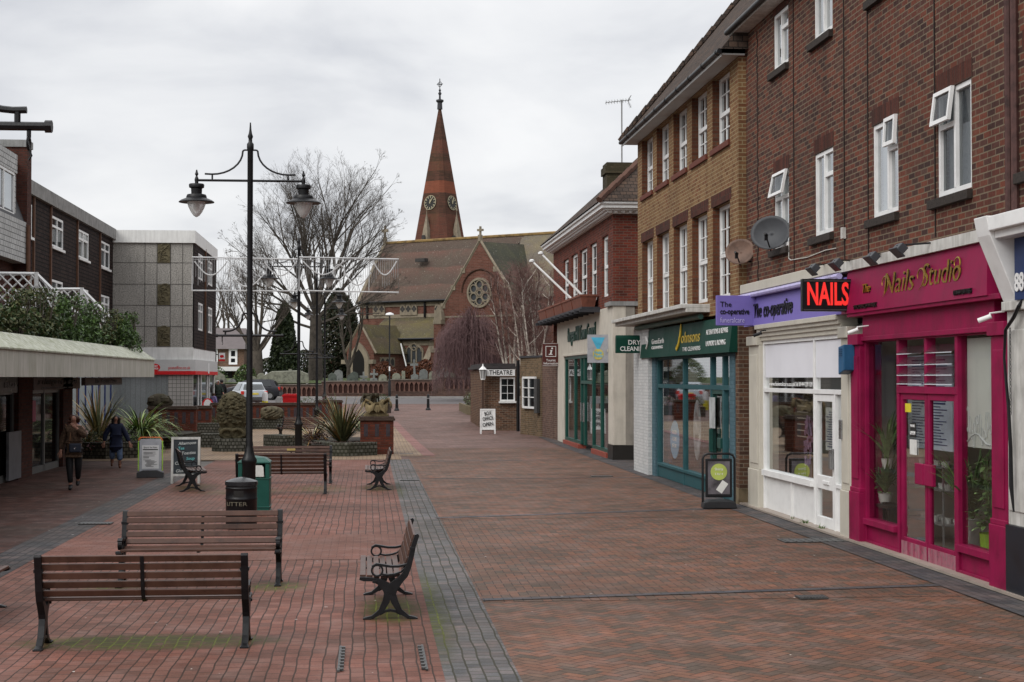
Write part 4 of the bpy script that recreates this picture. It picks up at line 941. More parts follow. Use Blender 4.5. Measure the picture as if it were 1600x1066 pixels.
# ground floor render
q=MB(); yb0,yb1=44.98,55.3
q.box(R-.01,R+.35,e0-.02,yb0,.42,4.3); q.box(R-.01,R+.35,yb1,e1-1.2,.0,4.3); q.box(R-.01,R+.35,yb0,yb1,3.02,4.3)
q.box(R-.05,R-.01,yb0-.02,yb1+.1,3.02,3.1); q.build('render',CREAM,E_,bevel=.01)
q=MB(); q.box(R+.35,R+.60,e0-.02,e0+.4,.42,4.28); q.build('stone_side',M('grey_beige_stone',(.27,.245,.21),.8,0,.12,3,.2,.4,.4,(.12,.11,.10)),E_); q=MB(); q.box(R-.03,R+.62,e0-.04,yb0,0,.42); q.build('black_plinth',M('black_plinth2',(.02,.018,.016),.5),E_)
q=MB(); q.box(R+.62,R+9,e0,e0+.3,0,4.3); q.build('side_wall',BR_BROWN,E_)
q=MB(); q.box(R-.10,R+.7,e0-.06,yb0+.1,4.3,4.42); q.build('stone_band',CONC,E_)
GF=M('green_shop_frame',(.010,.065,.050),.4,0,.1,5); q=MB()
fy=[yX(p,R) for p in(950,937,924,911,906,896,882)]
for i,y in enumerate(fy): q.box(R+.03,R+.13,y-.07,y+.07,.15,3.02)
for a,b in((fy[0],fy[2]),(fy[4],fy[6])): q.box(R+.02,R+.14,a,b,.15,.25)
q.box(R+.02,R+.14,fy[0],fy[6],2.92,3.02); q.box(R+.02,R+.14,fy[2],fy[4],2.1,2.2); q.build('window_frame',GF,E_)
q=MB(); 
for a,b in((fy[0],fy[2]-.3),(fy[4],fy[6])): q.box(R-.06,R+.2,a,b,.0,.15)
q.build('tiled_step',M('red_tile_step',(.26,.06,.04),.6,0,.15,8),E_)
q=MB(); q.face([(R+.08,fy[0],.2),(R+.08,fy[6],.2),(R+.08,fy[6],2.95),(R+.08,fy[0],2.95)]); q.build('shop_window',glass('council_glass',(.02,.02,.02),.02,.3,(.7,.74,.74)),E_)
q=MB(); q.box(R-.05,R+.0,fy[3]-.35,fy[3]-.28,.9,1.5); q.box(R-.05,R+.0,fy[3]+.28,fy[3]+.35,.9,1.5); q.build('door_handle',M('chrome',(.6,.6,.6),.15,1),E_)
q=MB(); q.box(R+4,R+4.1,e0+.4,e1,0,4.2); q.box(R+.4,R+4,e0+.4,e1,.01,.05); q.build('interior_wall',INT_DARK,E_)
text('lettering','Burgess Hill Town Council',.66,(R-.02,onX(909,521,R)[0],onX(909,521,R)[1]),'-X',M('green_letter',(.008,.045,.03),.4),E_,ext=.03,off=.008,maxw=6.6)
q=MB(); yl0,yl1=yX(938,R),yX(866,R)+.6
q.box(R-.55,R,yl0,yl1,4.30,4.38); 
for k in range(11): q.box(R-.62,R,yl0+k*(yl1-yl0)/10-.05,yl0+k*(yl1-yl0)/10+.05,4.22,4.32)
q.build('balcony_ledge',M('lead_dark',(.035,.035,.04),.6),E_)
TERR=M('terracotta',(.17,.06,.038),.75,0,.2,8,.2)
n=5
for k in range(n):
    y=yl0+.2+(k+.5)*(yl1-yl0-.3)/n
    q=MB(); L=(yl1-yl0)/n-.35; q.add([(-.18,-L/2,0),(.18,-L/2,0),(.18,L/2,0),(-.18,L/2,0),(-.24,-L/2-.05,.32),(.24,-L/2-.05,.32),(.24,L/2+.05,.32),(-.24,L/2+.05,.32)],[(0,3,2,1),(4,5,6,7),(0,1,5,4),(1,2,6,5),(2,3,7,6),(3,0,4,7)]); q.box(-.26,.26,-L/2-.07,L/2+.07,.32,.38)
    o=q.build('flower_box',TERR,loc=(R-.30,y,4.38)); tag(o,['terracotta trough nearest the street sign banner, on the council ledge','second terracotta trough on the council ledge','middle terracotta trough on the council ledge','fourth terracotta trough on the council ledge','farthest terracotta trough on the council ledge by the birch'][k],'flower box','terracotta troughs on the council building ledge')
for (xa,ya_,xb,yb_),lb in(((831,408,895,469),'lower left white flagpole slanting from the council front'),((845,396,912,464),'upper right white flagpole slanting from the council front')):
    by,bz=onX(xb,yb_,R); d=ray(xa,ya_); Yt=by+.6; t_=Yt/d.y; tip=Vector((t_*d.x,Yt,HC+t_*d.z)); base=Vector((R,by,bz))
    q=MB(); q.tube([base,tip],[.042,.032],8); q.lathe([(.03,-.06),(.09,-.03),(.09,.03),(.03,.06)],tip,10); q.lathe([(.10,-.04),(.10,.04)],base,8)
    tag(q.build('flagpole',WHITE),lb,'flagpole','flagpoles on the council front')
t=empty('tourist_information_sign',(0,57,0),0,'brown tourist information sign with white letter i beside the council offices','sign')
a=onY(847.5,536.5,57); b=onY(873.5,572,57); q=MB(); q.box(a[0],b[0],-.04,.04,b[1],a[1]); pl=q.build('panel',M('tourist_brown',(.085,.022,.018),.45),t)
cx=(a[0]+b[0])/2; h=a[1]-b[1]
q=MB(); s_=.19; zc=b[1]+h*.64; 
for (x0,x1,z0,z1) in((-s_,s_,s_-.02,s_),(-s_,s_,-s_,-s_+.02),(-s_,-s_+.02,-s_+.02,s_-.02),(s_-.02,s_,-s_+.02,s_-.02)): q.box(cx+x0,cx+x1,-.05,-.042,zc+z0,zc+z1)
q.box(a[0]+.01,b[0]-.01,-.045,-.04,b[1]+.01,b[1]+.02); q.box(a[0]+.01,b[0]-.01,-.045,-.04,a[1]-.02,a[1]-.01); q.build('border',WHITE,pl)
q=MB(); q.prism([(cx-.035,zc-.09),(cx+.02,zc-.09),(cx+.055,zc+.05),(cx-.03,zc+.05),(cx-.04,zc+.03),(cx-.005,zc+.03)],lambda u,v,d:(u,d,v),-.05,-.042); q.box(cx-.075,cx+.06,-.05,-.042,zc-.12,zc-.09); q.prism([(cx+.045+.033*math.cos(k*PI/6),zc+.11+.033*math.sin(k*PI/6)) for k in range(12)],lambda u,v,d:(u,d,v),-.05,-.042); q.build('letter_i',WHITE,pl)
text('lettering','Tourist',.12,(cx,-.045,b[1]+.20),'-Y',WHITE,pl,off=.001,maxw=.34); text('lettering','Information',.12,(cx,-.045,b[1]+.09),'-Y',WHITE,pl,off=.001,maxw=.52)
a=onY(918,523,45); b=onY(951.5,567,45); t=empty('help_point_banner',(0,45,0),0,'square grey hanging banner with blue ribbon and yellow medal emblem','banner')
q=MB(); q.box(a[0],b[0],-.03,.03,b[1],a[1]); pl=q.build('panel',M('banner_grey',(.34,.35,.38),.6),t)
W_=b[0]-a[0];H_=a[1]-b[1]
q=MB(); q.prism([(a[0]+W_*.16,a[1]-H_*.10),(a[0]+W_*.80,a[1]-H_*.10),(a[0]+W_*.54,a[1]-H_*.52),(a[0]+W_*.44,a[1]-H_*.52)],lambda u,v,d:(u,d,v),-.036,-.031); q.build('ribbon',M('ribbon_blue',(.08,.42,.62),.5),pl)
q=MB(); cx,cz,r_=a[0]+W_*.49,a[1]-H_*.70,W_*.25; q.prism([(cx+r_*math.cos(2*PI*k/24),cz+r_*math.sin(2*PI*k/24)) for k in range(24)],lambda u,v,d:(u,d,v),-.040,-.031); q.build('medal',M('medal_yellow',(.55,.46,.12),.5),pl)
text('lettering','Help',.12,(cx,-.043,cz+.05),'-Y',M('ribbon_blue',(.08,.42,.62)),pl,off=.002,ext=.002); text('lettering','Point',.12,(cx,-.043,cz-.05),'-Y',M('ribbon_blue',(.08,.42,.62)),pl,off=.002,ext=.002)
q=MB(); q.tube([(b[0],0,a[1]-.1),(R+.05,0,a[1]-.1)],.02,6); q.build('bracket',BLACK,t)
# television aerial
cx,cz=onY(971.5,156,50); t=empty('television_aerial',(cx,50,7.2),0,'tall rooftop television aerial on a thin mast','aerial')
q=MB(); q.tube([(0,0,0),(0,0,cz-7.2)],.022,6); q.build('mast',CONC,t)
q=MB(); z=cz-7.2-.05; q.tube([(-.52,0,z-.05),(.30,0,z+.05)],.012,5)
for k in range(9): x=-.5+k*.09; q.tube([(x,-.2,z-.05+k*.011),(x,.2,z-.05+k*.011)],.006,4); q.tube([(x,0,z-.12+k*.011),(x,0,z+.02+k*.011)],.006,4)
for s_ in(-1,1): 
    for k in range(4): q.tube([(.22+k*.02,-.2,z+s_*(.05+k*.04)),(.22+k*.02,.2,z+s_*(.05+k*.04))],.006,4)
    q.tube([(.2,0,z),(.3,0,z+s_*.2)],.008,4)
q.build('antenna',CONC,t)
# ---- theatre lodge
T_=empty('theatre_lodge',(0,0,0),0,'small single-storey brown brick theatre box office with white windows','building')
P0,P1,P2,P3,P4=gp(757,673),gp(808,674),gp(813,678),gp(846,683),gp(876,690)
def oblique_wall(mb,a,b,h,th=.3,mi=0,z0=-.1):
    d=(b-a); d.z=0; n_=Vector((d.y,-d.x,0)).normalized()*-th
    v=[(a.x,a.y,z0),(b.x,b.y,z0),(b.x+n_.x,b.y+n_.y,z0),(a.x+n_.x,a.y+n_.y,z0)]; v+=[(x,y,h) for x,y,_ in v]
    mb.add(v,[(0,3,2,1),(4,5,6,7),(0,1,5,4),(1,2,6,5),(2,3,7,6),(3,0,4,7)],mi)
q=MB(); q.box(P0.x,P1.x+.1,P0.y,P0.y+9,-.1,2.62); q.build('wall',BR_BROWN,T_)
q=MB(); q.box(P0.x-.12,P1.x+.08,P0.y-.22,P0.y+9,2.66,2.76); q.box(P0.x+.0,P1.x+.0,P0.y+.1,P0.y+9,2.76,2.88); q.build('roof',M('dark_felt_roof',(.04,.035,.035),.8,0,.2,4),T_)
q=MB(); q.prism([(P2.x,P2.y),(P3.x,P3.y),(P3.x+5,P3.y),(P2.x+5,P2.y+6)],lambda u,v,d:(u,v,d),-.1,3.06); q.build('yellow_wall',BR_TAN,T_)
q=MB(); q.prism([(P2.x-.05,P2.y-.05),(P3.x,P3.y-.06),(P3.x+5,P3.y-.06),(P2.x+5,P2.y+6)],lambda u,v,d:(u,v,d),3.06,3.14); q.build('coping',M('lead_dark',(.035,.035,.04),.6),T_)
q=MB(); q.prism([(P3.x+.03,P3.y+.02),(P4.x,P4.y),(P4.x+4,P4.y),(P3.x+4,P3.y)],lambda u,v,d:(u,v,d),-.1,2.9); q.build('link_wall',brick('pinkish_brick',[(0,(.09,.05,.04)),(1,(.17,.10,.075))],(.17,.14,.12)),T_)
Yw=P0.y
a=onY(781,590,Yw); b=onY(804.5,628,Yw)
window(T_,'Y',Yw-.06,a[0],b[0],b[1]+.03,a[1],1,depth=.02,fr=.06,grid=(2,3),curt=False,gl=DARKGLASS)
q=MB(); q.box(a[0]-.05,b[0]+.05,Yw-.14,Yw,b[1]-.05,b[1]+.03); q.build('window_sill',WHITE,T_)
a=onY(760,577.5,Yw-.3); b=onY(804.5,587.5,Yw-.3); q=MB(); q.box(a[0],b[0],Yw-.36,Yw-.32,b[1],a[1]); pl=tag(q.build('theatre_sign',WHITE),'white board reading THEATRE under the lodge eaves','sign')
text('lettering','THEATRE',.26,((a[0]+b[0])/2,Yw-.365,(a[1]+b[1])/2),'-Y',INK,pl,off=.004,maxw=.95)
q=MB(); q.tube([(P1.x+.03,P1.y-.1,0),(P1.x+.03,P1.y-.1,3.0)],.07,8); q.build('downpipe',BLACK,T_)
q=MB(); q.box(P0.x-.12,P0.x-.04,Yw-.25,Yw-.17,0,2.6); q.build('porch_post',M('brown_post',(.06,.035,.025),.7),T_)
tw=(820-813)/(846-813); tq=(839-813)/(846-813)
A_=P2.lerp(P3,tw); B_=P2.lerp(P3,tq); dr_=math.atan2(B_.y-A_.y,B_.x-A_.x)
wt=empty('window_group',(A_.x,A_.y,0),0)
bpy.data.objects.remove(wt)
L_=(B_-A_).length; Rz=Matrix.Rotation(dr_,3,'Z')
q=MB(); mid=(A_+B_)/2; zc=1.72; hh=1.15
for (dx,dz,w_,h_) in((0,hh/2,L_,.08),(0,-hh/2,L_,.08),(-L_/2,0,.08,hh),(L_/2,0,.08,hh),(0,0,.05,hh),(0,.18,L_,.03),(0,-.18,L_,.03)): q.obox(Vector((mid.x,mid.y,zc))+Rz@Vector((dx,-.06,dz)),w_,.08,h_,Rz)
wf=q.build('window',WHITE,T_); q=MB(); q.obox(Vector((mid.x,mid.y,zc))+Rz@Vector((0,-.04,0)),L_,.02,hh,Rz); q.build('pane',DARKGLASS,wf)
nb=empty('notice_case',(0,0,0),0,'dark wall-mounted notice case beside the lodge side window','notice case'); q=MB(); C2=P2.lerp(P3,.92); q.obox(Vector((C2.x,C2.y,1.6))+Rz@Vector((-.1,-.08,0)),.34,.12,1.3,Rz); q.build('case',M('case_grey',(.05,.05,.05),.5),nb)
lt=empty('bracket_lantern',(P0.x-.10,Yw-.45,2.25),0,'white bracket lantern at the corner of the theatre lodge','lantern')
q=MB(); q.lathe([(.09,0),(.15,.35),(.15,.37)],(0,0,0),6); q.build('glass_body',glass('lantern_glass',(.4,.4,.4),.1,.5),lt); q=MB(); q.lathe([(.19,.37),(.03,.52),(.02,.6)],(0,0,0),6); q.lathe([(.10,-.04),(.10,0)],(0,0,0),6)
for k in range(6): a=2*PI*(k+.5)/6; q.tube([(.09*math.cos(a),.09*math.sin(a),0),(.15*math.cos(a),.15*math.sin(a),.37)],.012,4)
q.tube([(0,0,.6),(0,.4,.5)],.015,5); q.build('frame',WHITE,lt)
# box office A-board
def aboard(name,p,w_,h_,rz,label,fm,pm,lean=.16):
    t=empty(name,(p.x,p.y,p.z+.002),rz,label,'A-board'); q=MB()
    for s_ in(-1,1):
        for x in(-w_/2,w_/2-.05): q.add([(x,s_*lean,0),(x+.05,s_*lean,0),(x+.05,s_*lean+.03*s_,0),(x,s_*lean+.03*s_,0),(x,s_*.02,h_),(x+.05,s_*.02,h_),(x+.05,s_*.02+.03*s_,h_),(x,s_*.02+.03*s_,h_)],[(0,3,2,1),(4,5,6,7),(0,1,5,4),(1,2,6,5),(2,3,7,6),(3,0,4,7)])
        for z in(h_*.16,h_-.05): 
            y=s_*(lean-(lean-.02)*z/h_); y2=s_*(lean-(lean-.02)*(z+.05)/h_); q.add([(-w_/2+.05,y,z),(w_/2-.05,y,z),(w_/2-.05,y+.028*s_,z),(-w_/2+.05,y+.028*s_,z),(-w_/2+.05,y2,z+.05),(w_/2-.05,y2,z+.05),(w_/2-.05,y2+.028*s_,z+.05),(-w_/2+.05,y2+.028*s_,z+.05)],[(0,3,2,1),(4,5,6,7),(0,1,5,4),(1,2,6,5),(2,3,7,6),(3,0,4,7)])
    q.build('frame',fm,t)
    pls=[]
    for s_ in(-1,1):
        q=MB(); z0,z1=h_*.16,h_; y0=s_*(lean-(lean-.02)*z0/h_+.012); y1=s_*(.02+.012); q.add([(-w_/2+.04,y0,z0),(w_/2-.04,y0,z0),(w_/2-.04,y1,z1),(-w_/2+.04,y1,z1),(-w_/2+.04,y0-s_*.01,z0),(w_/2-.04,y0-s_*.01,z0),(w_/2-.04,y1-s_*.01,z1),(-w_/2+.04,y1-s_*.01,z1)],[(0,1,2,3),(4,7,6,5),(0,4,5,1),(1,5,6,2),(2,6,7,3),(3,7,4,0)]); pls.append(q.build('panel',pm,t))
    return t,pls[0],lambda z:-(lean-(lean-.02)*z/h_)-.045
t,pl,fy_=aboard('box_office_board',gp(762,678),.60,.98,0,'white A-board hand-lettered BOX OFFICE OPEN by the theatre lodge',WHITE,WHITE)
for s_,z,wd in(('BOX',.80,.28),('OFFICE',.60,.42),('OPEN',.37,.42)): text('lettering',s_,.20,(0.0,fy_(z),z),'-Y',INK,pl,tilt=.16,off=.004,maxw=wd,ext=.002)
# cleaners swing sign
p=gp(1123,795); t=empty('swing_sign',(p.x,p.y,.014),math.radians(-6),'black framed swing sign with a lime green disc outside the cleaners','A-board')
q=MB(); W_,H_=.60,1.02; t.scale=(.93,.93,.93)
pts=[(-W_/2,-.0,.1),(-W_/2,0,H_-.1),(-W_/2+.03,0,H_-.03),(-W_/2+.1,0,H_),(W_/2-.1,0,H_),(W_/2-.03,0,H_-.03),(W_/2,0,H_-.1),(W_/2,0,.1)]
q.tube(pts,.022,8); q.build('hoop_frame',BLACK,t)
q=MB(); q.prism([(-W_/2-.02,0),(W_/2+.02,0),(W_/2+.0,.16),(W_/2-.1,.2),(-W_/2+.1,.2),(-W_/2,.16)],lambda u,v,d:(u,d,v*.75),-.22,.22); q.build('base',M('black_rubber_base',(.02,.02,.022),.5),t,bevel=.02)
q=MB(); q.box(-.25,.25,-.035,.0,.20,.93); pf=q.build('poster_frame',BLACK,t,bevel=.015); q=MB(); q.box(-.205,.205,-.042,-.036,.26,.88); po=q.build('poster',M('poster_violet_grey',(.10,.09,.10),.5,0,.6,3),pf)
q=MB(); q.prism([(-.0+.155*math.cos(2*PI*k/28),.68+.155*math.sin(2*PI*k/28)) for k in range(28)],lambda u,v,d:(u,d,v),-.047,-.043); q.build('lime_disc',M('lime_disc',(.38,.45,.10),.5),po)
q=MB(); q.obox((.06,-.045,.40),.13,.004,.22,Matrix.Rotation(.6,3,'Y')); q.build('card_print',M('white_card',(.6,.6,.57),.6),po)
text('lettering','Shirts',.07,(0,-.05,.73),'-Y',WHITE,po,ext=.001); text('lettering','5 for 4',.055,(0,-.05,.64),'-Y',WHITE,po,ext=.001)
# ================================================================ left-hand side
LX=-7.95
def ly(px,X): return onX(px,590,X)[0]
ALG=M('algae_concrete',(.47,.455,.41),.75,0,.08,2,.1,.3,.6,(.24,.24,.17))
ALG2=M('algae_concrete_slope',(.50,.51,.44),.75,0,.10,2,.1,.3,.85,(.17,.18,.08))
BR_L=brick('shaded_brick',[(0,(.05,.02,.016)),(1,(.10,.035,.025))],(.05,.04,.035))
PR=empty('shop_parade',(0,0,0),0,'low flat-roofed shop parade under a pale algae-streaked concrete canopy','building')
CE=ly(241,-6.2)
q=MB(); q.face([(-6.2,12,2.31),(-6.2,CE,2.31),(-6.2,CE,2.84),(-6.2,12,2.84)]); q.box(-6.36,-6.202,12,CE,2.31,2.40); q.face([(-6.2,CE,2.31),(-8,CE,2.31),(-8,CE,3.12),(-6.62,CE,3.12),(-6.2,CE,2.84)]); q.build('canopy_fascia',ALG,PR)
q=MB(); q.add([(-6.17,11.9,2.82),(-6.17,CE+.05,2.82),(-6.62,CE+.05,3.13),(-6.62,11.9,3.13),(-6.17,11.9,2.79),(-6.17,CE+.05,2.79),(-6.66,CE+.05,2.9),(-6.66,11.9,2.9)],[(0,1,2,3),(4,7,6,5),(0,4,5,1),(1,5,6,2),(2,6,7,3),(3,7,4,0)]); q.build('canopy_coping',ALG2,PR)
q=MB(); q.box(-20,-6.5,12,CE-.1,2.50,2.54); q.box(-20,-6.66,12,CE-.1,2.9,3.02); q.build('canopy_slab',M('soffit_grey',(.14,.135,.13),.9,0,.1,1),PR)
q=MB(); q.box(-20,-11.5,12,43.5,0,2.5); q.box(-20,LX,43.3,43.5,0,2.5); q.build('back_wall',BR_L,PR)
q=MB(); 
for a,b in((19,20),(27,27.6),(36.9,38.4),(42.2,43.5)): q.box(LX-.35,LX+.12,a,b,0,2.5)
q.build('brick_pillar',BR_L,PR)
q=MB()
for a,b in((12,19),(20,27),(27.6,36.9),(38.4,42.2)):
    n=max(2,round((b-a)/1.6))
    for k in range(n+1): y=a+(b-a)*k/n; q.box(LX-.06,LX+.02,y-.05,y+.05,0,2.5)
    q.box(LX-.06,LX+.02,a,b,0,.16); q.box(LX-.05,LX+.01,a,b,1.92,2.0)
q.build('shopfront_frame',M('dull_aluminium',(.16,.16,.155),.45,.5,.1,3),PR)
q=MB(); q.face([(LX-.02,12,.1),(LX-.02,43.3,.1),(LX-.02,43.3,2.3),(LX-.02,12,2.3)]); q.build('shop_window',glass('parade_glass',(.012,.012,.012),.03,.35,(.6,.6,.6)),PR)
q=MB(); q.box(LX-.0,LX+.10,12,37.4,1.96,2.36); f1=q.build('black_fascia',M('black_gloss_fascia',(.010,.010,.013),.3),PR)
text('lettering','estar',.25,(LX+.11,36.1,2.15),'+X',M('dull_silver_letter',(.10,.10,.11),.4),f1,sx=2.4,off=.004)
q=MB(); q.box(LX+.02,LX+.12,38.5,44.6,2.0,2.30); f2=q.build('dress_fascia',M('mauve_grey_fascia',(.12,.095,.095),.6,0,.05,3),PR)
text('lettering','a change of a dress',.22,(LX+.13,41.5,2.20),'+X',INK,f2,shear=.35,maxw=5.2)
text('lettering','prom and occasion wear',.08,(LX+.13,41.5,2.05),'+X',M('dull_silver_letter',(.10,.10,.11),.4),f2,maxw=4.2)
q=MB(); q.box(-7.05,-6.95,40.3,46.2,2.10,2.30); f3=q.build('hanging_fascia',M('brown_fascia',(.10,.075,.07),.6,0,.05,3),PR)
text('lettering','The Beauty Place',.16,(-6.94,43.4,2.21),'+X',INK,f3,shear=.3,maxw=3.6); q=MB(); q.box(-6.945,-6.94,40.5,46.0,2.115,2.14); q.build('rule_line',INK,f3)
q=MB(); q.box(LX+.025,LX+.03,38.6,39.2,1.25,1.75); q.build('magenta_poster',M('magenta_poster',(.35,.02,.10),.5),PR)
q=MB(); q.box(-6.99,-6.94,46.1,46.3,0,0.001); 
q=MB(); a=gp(17,753); q.box(a.x-.03,a.x+.03,a.y-.35,a.y+.9,.04,1.1); tag(q.build('leaning_panel',M('grey_panel_board',(.13,.13,.14),.5,0,.2,3)),'tall grey display board standing in the dark shop entrance','display board')
# trellis stairs on the roof
def trellis(pts,Y,drop,label,rails=3):
    t=empty('trellis_panel',(0,Y,0),0,label,'trellis','white trellis on the parade roof')
    P=[onY(px,py,Y) for px,py in pts]; q=MB()
    for i in range(len(P)-1):
        a,b=P[i],P[i+1]; q.tube([(a[0],0,a[1]),(b[0],0,b[1])],.05,4,sm=False); q.tube([(a[0],0,a[1]-drop),(b[0],0,b[1]-drop)],.045,4,sm=False)
    for a in P: q.box(a[0]-.05,a[0]+.05,-.05,.05,a[1]-drop-.3,a[1]+.05)
    q.build('rail',WHITE,t)
    q=MB(); 
    for i in range(len(P)-1):
        (x0,z0),(x1,z1)=P[i],P[i+1]; L=x1-x0; n=int(abs(L)/.30)+1
        zt=lambda x:z0+(z1-z0)*(x-x0)/L
        for k in range(-6,n+6):
            xs=x0+k*.30
            for s_ in(-1,1):
                seg=[(xs+s_*u,u) for u in(0,drop)]
                pts_=[]
                m_=12
                for j in range(m_+1):
                    u=drop*j/m_; x=xs+s_*u
                    if min(x0,x1)<=x<=max(x0,x1): pts_.append((x,.02*s_,zt(x)-drop+u))
                if len(pts_)>1: q.tube([pts_[0],pts_[-1]],.026,4,sm=False,cap=False)
    q.build('lattice',WHITE,t)
trellis([(-30,427),(57,428),(122,492)],47.5,1.0,'nearer white lattice balustrade above the shrubs, stepping down to the right')
trellis([(82,452),(128,452),(188,512)],51.0,.9,'farther white lattice balustrade stepping down beside the tile-hung block')
# shrubs above the canopy
def leafcloud(mb,c,rx,ry,rz,n,s0,s1,nm=1,flat=.4,seed=None):
    rnd=random.Random(seed) if seed is not None else random
    for i in range(n):
        while True:
            x,y,z=[rnd.uniform(-1,1) for _ in range(3)]
            d=x*x+y*y+z*z
            if d<=1 and d>rnd.random()*.6: break
        wob=1+.22*math.sin(5*x+3*z+c[0])*math.cos(4*y+c[1]*2)
        p=Vector((c[0]+x*rx*wob,c[1]+y*ry*wob,c[2]+z*rz*wob)); s_=rnd.uniform(s0,s1)
        n_=Vector((rnd.gauss(0,1),rnd.gauss(0,1),rnd.gauss(.4,1))).normalized(); u=n_.orthogonal().normalized(); u=Matrix.Rotation(rnd.uniform(0,6.28),3,n_)@u; v=n_.cross(u)
        mb.face([p-u*s_,p+v*s_*.5,p+u*s_,p-v*s_*.5],rnd.randrange(nm))
def leafm(name,col,tr=.25):
    if name in CACHE: return CACHE[name]
    m,nt,b=new_mat(name); co,_=objco(nt); f=noise(nt,co,7,4,.7)
    nt.links.new(ramp(nt,f,[(.25,tuple(x*.5 for x in col)),(.5,col),(.8,tuple(x*1.6 for x in col))]),b.inputs['Base Color']); b.inputs['Roughness'].default_value=.55; b.inputs['Specular IOR Level'].default_value=.3
    CACHE[name]=m; return m
L1,L2,L3,L4=leafm('leaf_dark_green',(.035,.062,.018)),leafm('leaf_mid_green',(.075,.135,.032)),leafm('leaf_olive',(.085,.09,.035)),leafm('leaf_yellow_green',(.30,.34,.06))
TWIG=M('grey_brown_twig',(.10,.085,.07),.9,0,.2,10)
specs=[(-25,455,2.6,(L1,L3),'far-left dark shrub over the canopy edge'),(25,470,1.7,(L1,L3),'dark olive shrub over the canopy near the first trellis'),(62,468,1.5,(L3,L1),'straggly twiggy olive shrub over the canopy with bare stems'),(100,475,1.6,(L2,L1),'brightest green bushy shrub over the middle of the canopy'),(138,486,1.7,(L2,L1),'dense green shrub right of the middle over the canopy'),(168,497,1.6,(L3,L1),'low brownish shrub over the canopy in front of the tile-hung block'),(196,508,1.5,(L4,L2),'yellow-green variegated shrub near the end of the canopy'),(216,500,1.9,(L2,L1),'rounded green shrub at the very end of the canopy')]
for i,(px,py,w_,ms_,lb) in enumerate(specs):
    X=-7.05; Y=ly(px,X); 
    if Y>45.6: Y=45.6; X=(px-575)/2500*Y*1.0-.08
    zt=HC+(590-py)*Y/2500; t=empty('roof_shrub',(X,Y,3.02),0,lb,'shrub','shrubs growing over the canopy')
    q=MB(); H=zt-3.0; hw=(28 if i<5 else 17)*Y/2500*1.0
    for k in range(6):
        cx=random.uniform(-hw*.5,hw*.5); cz_=random.uniform(.30,.72); leafcloud(q,(cx,random.uniform(-.8,.8),H*cz_),hw*random.uniform(.35,.6),w_*random.uniform(.3,.5),H*random.uniform(.2,.36),300,.03,.075,2)
    leafcloud(q,(0,0,.25),hw,w_*.9,.35,600,.028,.06,2)
    q2=q; q=MB()
    for k in range(22 if i==2 else 14):
        a=random.uniform(0,6.28); r=random.uniform(.1,hw*.9); q.tube([(r*.3*math.cos(a),r*.3*math.sin(a),0),(r*.7*math.cos(a),r*math.sin(a),H*.6),(r*math.cos(a),r*1.2*math.sin(a),H*random.uniform(.95,1.25))],[.018,.012,.006],4); tpp=Vector((r*math.cos(a),r*1.2*math.sin(a),H*1.0)); leafcloud(q2,tpp,.12,.12,.2,26,.025,.05,2)
    q.build('stems',TWIG,t); q2.build('foliage',ms_,t,recalc=False)
pt=MB(); pt.box(-8.2,-6.68,14,46.2,3.02,3.10); tag(pt.build('roof_soil',M('dark_soil',(.03,.024,.018),.95,0,.3,12,.5)),'dark soil bed along the roof behind the canopy','soil',None,'stuff')
# white tile-hung mansard block with chimney
WT=brick('white_hanging_tile',[(0,(.42,.42,.41)),(1,(.52,.52,.51))],(.10,.10,.10),bw=.33,bh=.17,ms=.012,off=.5,stain=.35,stainc=(.16,.15,.13))
WB=empty('white_tiled_block',(0,0,0),0,'white tile-hung flats with a sloping mansard at the left edge','building')
q=MB(); WE=ly(40,-11); q.box(-16,-11,30,WE,5.97,7.3); q.build('tile_band',WT,WB)
q=MB(); q.add([(-11.05,30,7.3),(-11.05,WE,7.3),(-11.75,WE,9.2),(-11.75,30,9.2),(-16,WE,7.3),(-16,WE,9.2),(-16,30,9.2)],[(0,1,2,3),(1,4,5,2),(3,2,5,6)]); q.build('mansard',M('dark_slate',(.05,.05,.053),.7,0,.2,8),WB)
q=MB(); q.box(-16,-11.35,30,WE,9.2,9.3); q.build('roof',M('dark_felt_roof',(.04,.035,.035),.8,0,.2,4),WB)
for ya_ in(ly(18,-11.15)-3.2,ly(18,-11.15)-8.5):
    q=MB(); q.box(-12,-11.08,ya_,ya_+3.5,8.75,9.35); q.box(-12,-11.12,ya_,ya_+.25,7.35,8.75);q.box(-12,-11.12,ya_+3.2,ya_+3.5,7.35,8.75); dm=q.build('dormer',WT,WB)
    window(WB,'X',-11.15,ya_+.25,ya_+3.2,7.38,8.75,-1,depth=-.02,fr=.09,mull=[.5],curt=True)
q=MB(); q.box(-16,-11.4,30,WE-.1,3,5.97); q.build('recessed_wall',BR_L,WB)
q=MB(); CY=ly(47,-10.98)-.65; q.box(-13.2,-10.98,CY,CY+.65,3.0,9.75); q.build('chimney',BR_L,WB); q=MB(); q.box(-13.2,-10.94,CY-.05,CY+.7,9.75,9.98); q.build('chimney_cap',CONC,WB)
q=MB(); q.tube([(-10.93,CY-.06,3),(-10.93,CY-.06,7.2)],.06,8); q.build('rust_pipe',M('orange_brown_pipe',(.115,.055,.032),.7),WB)
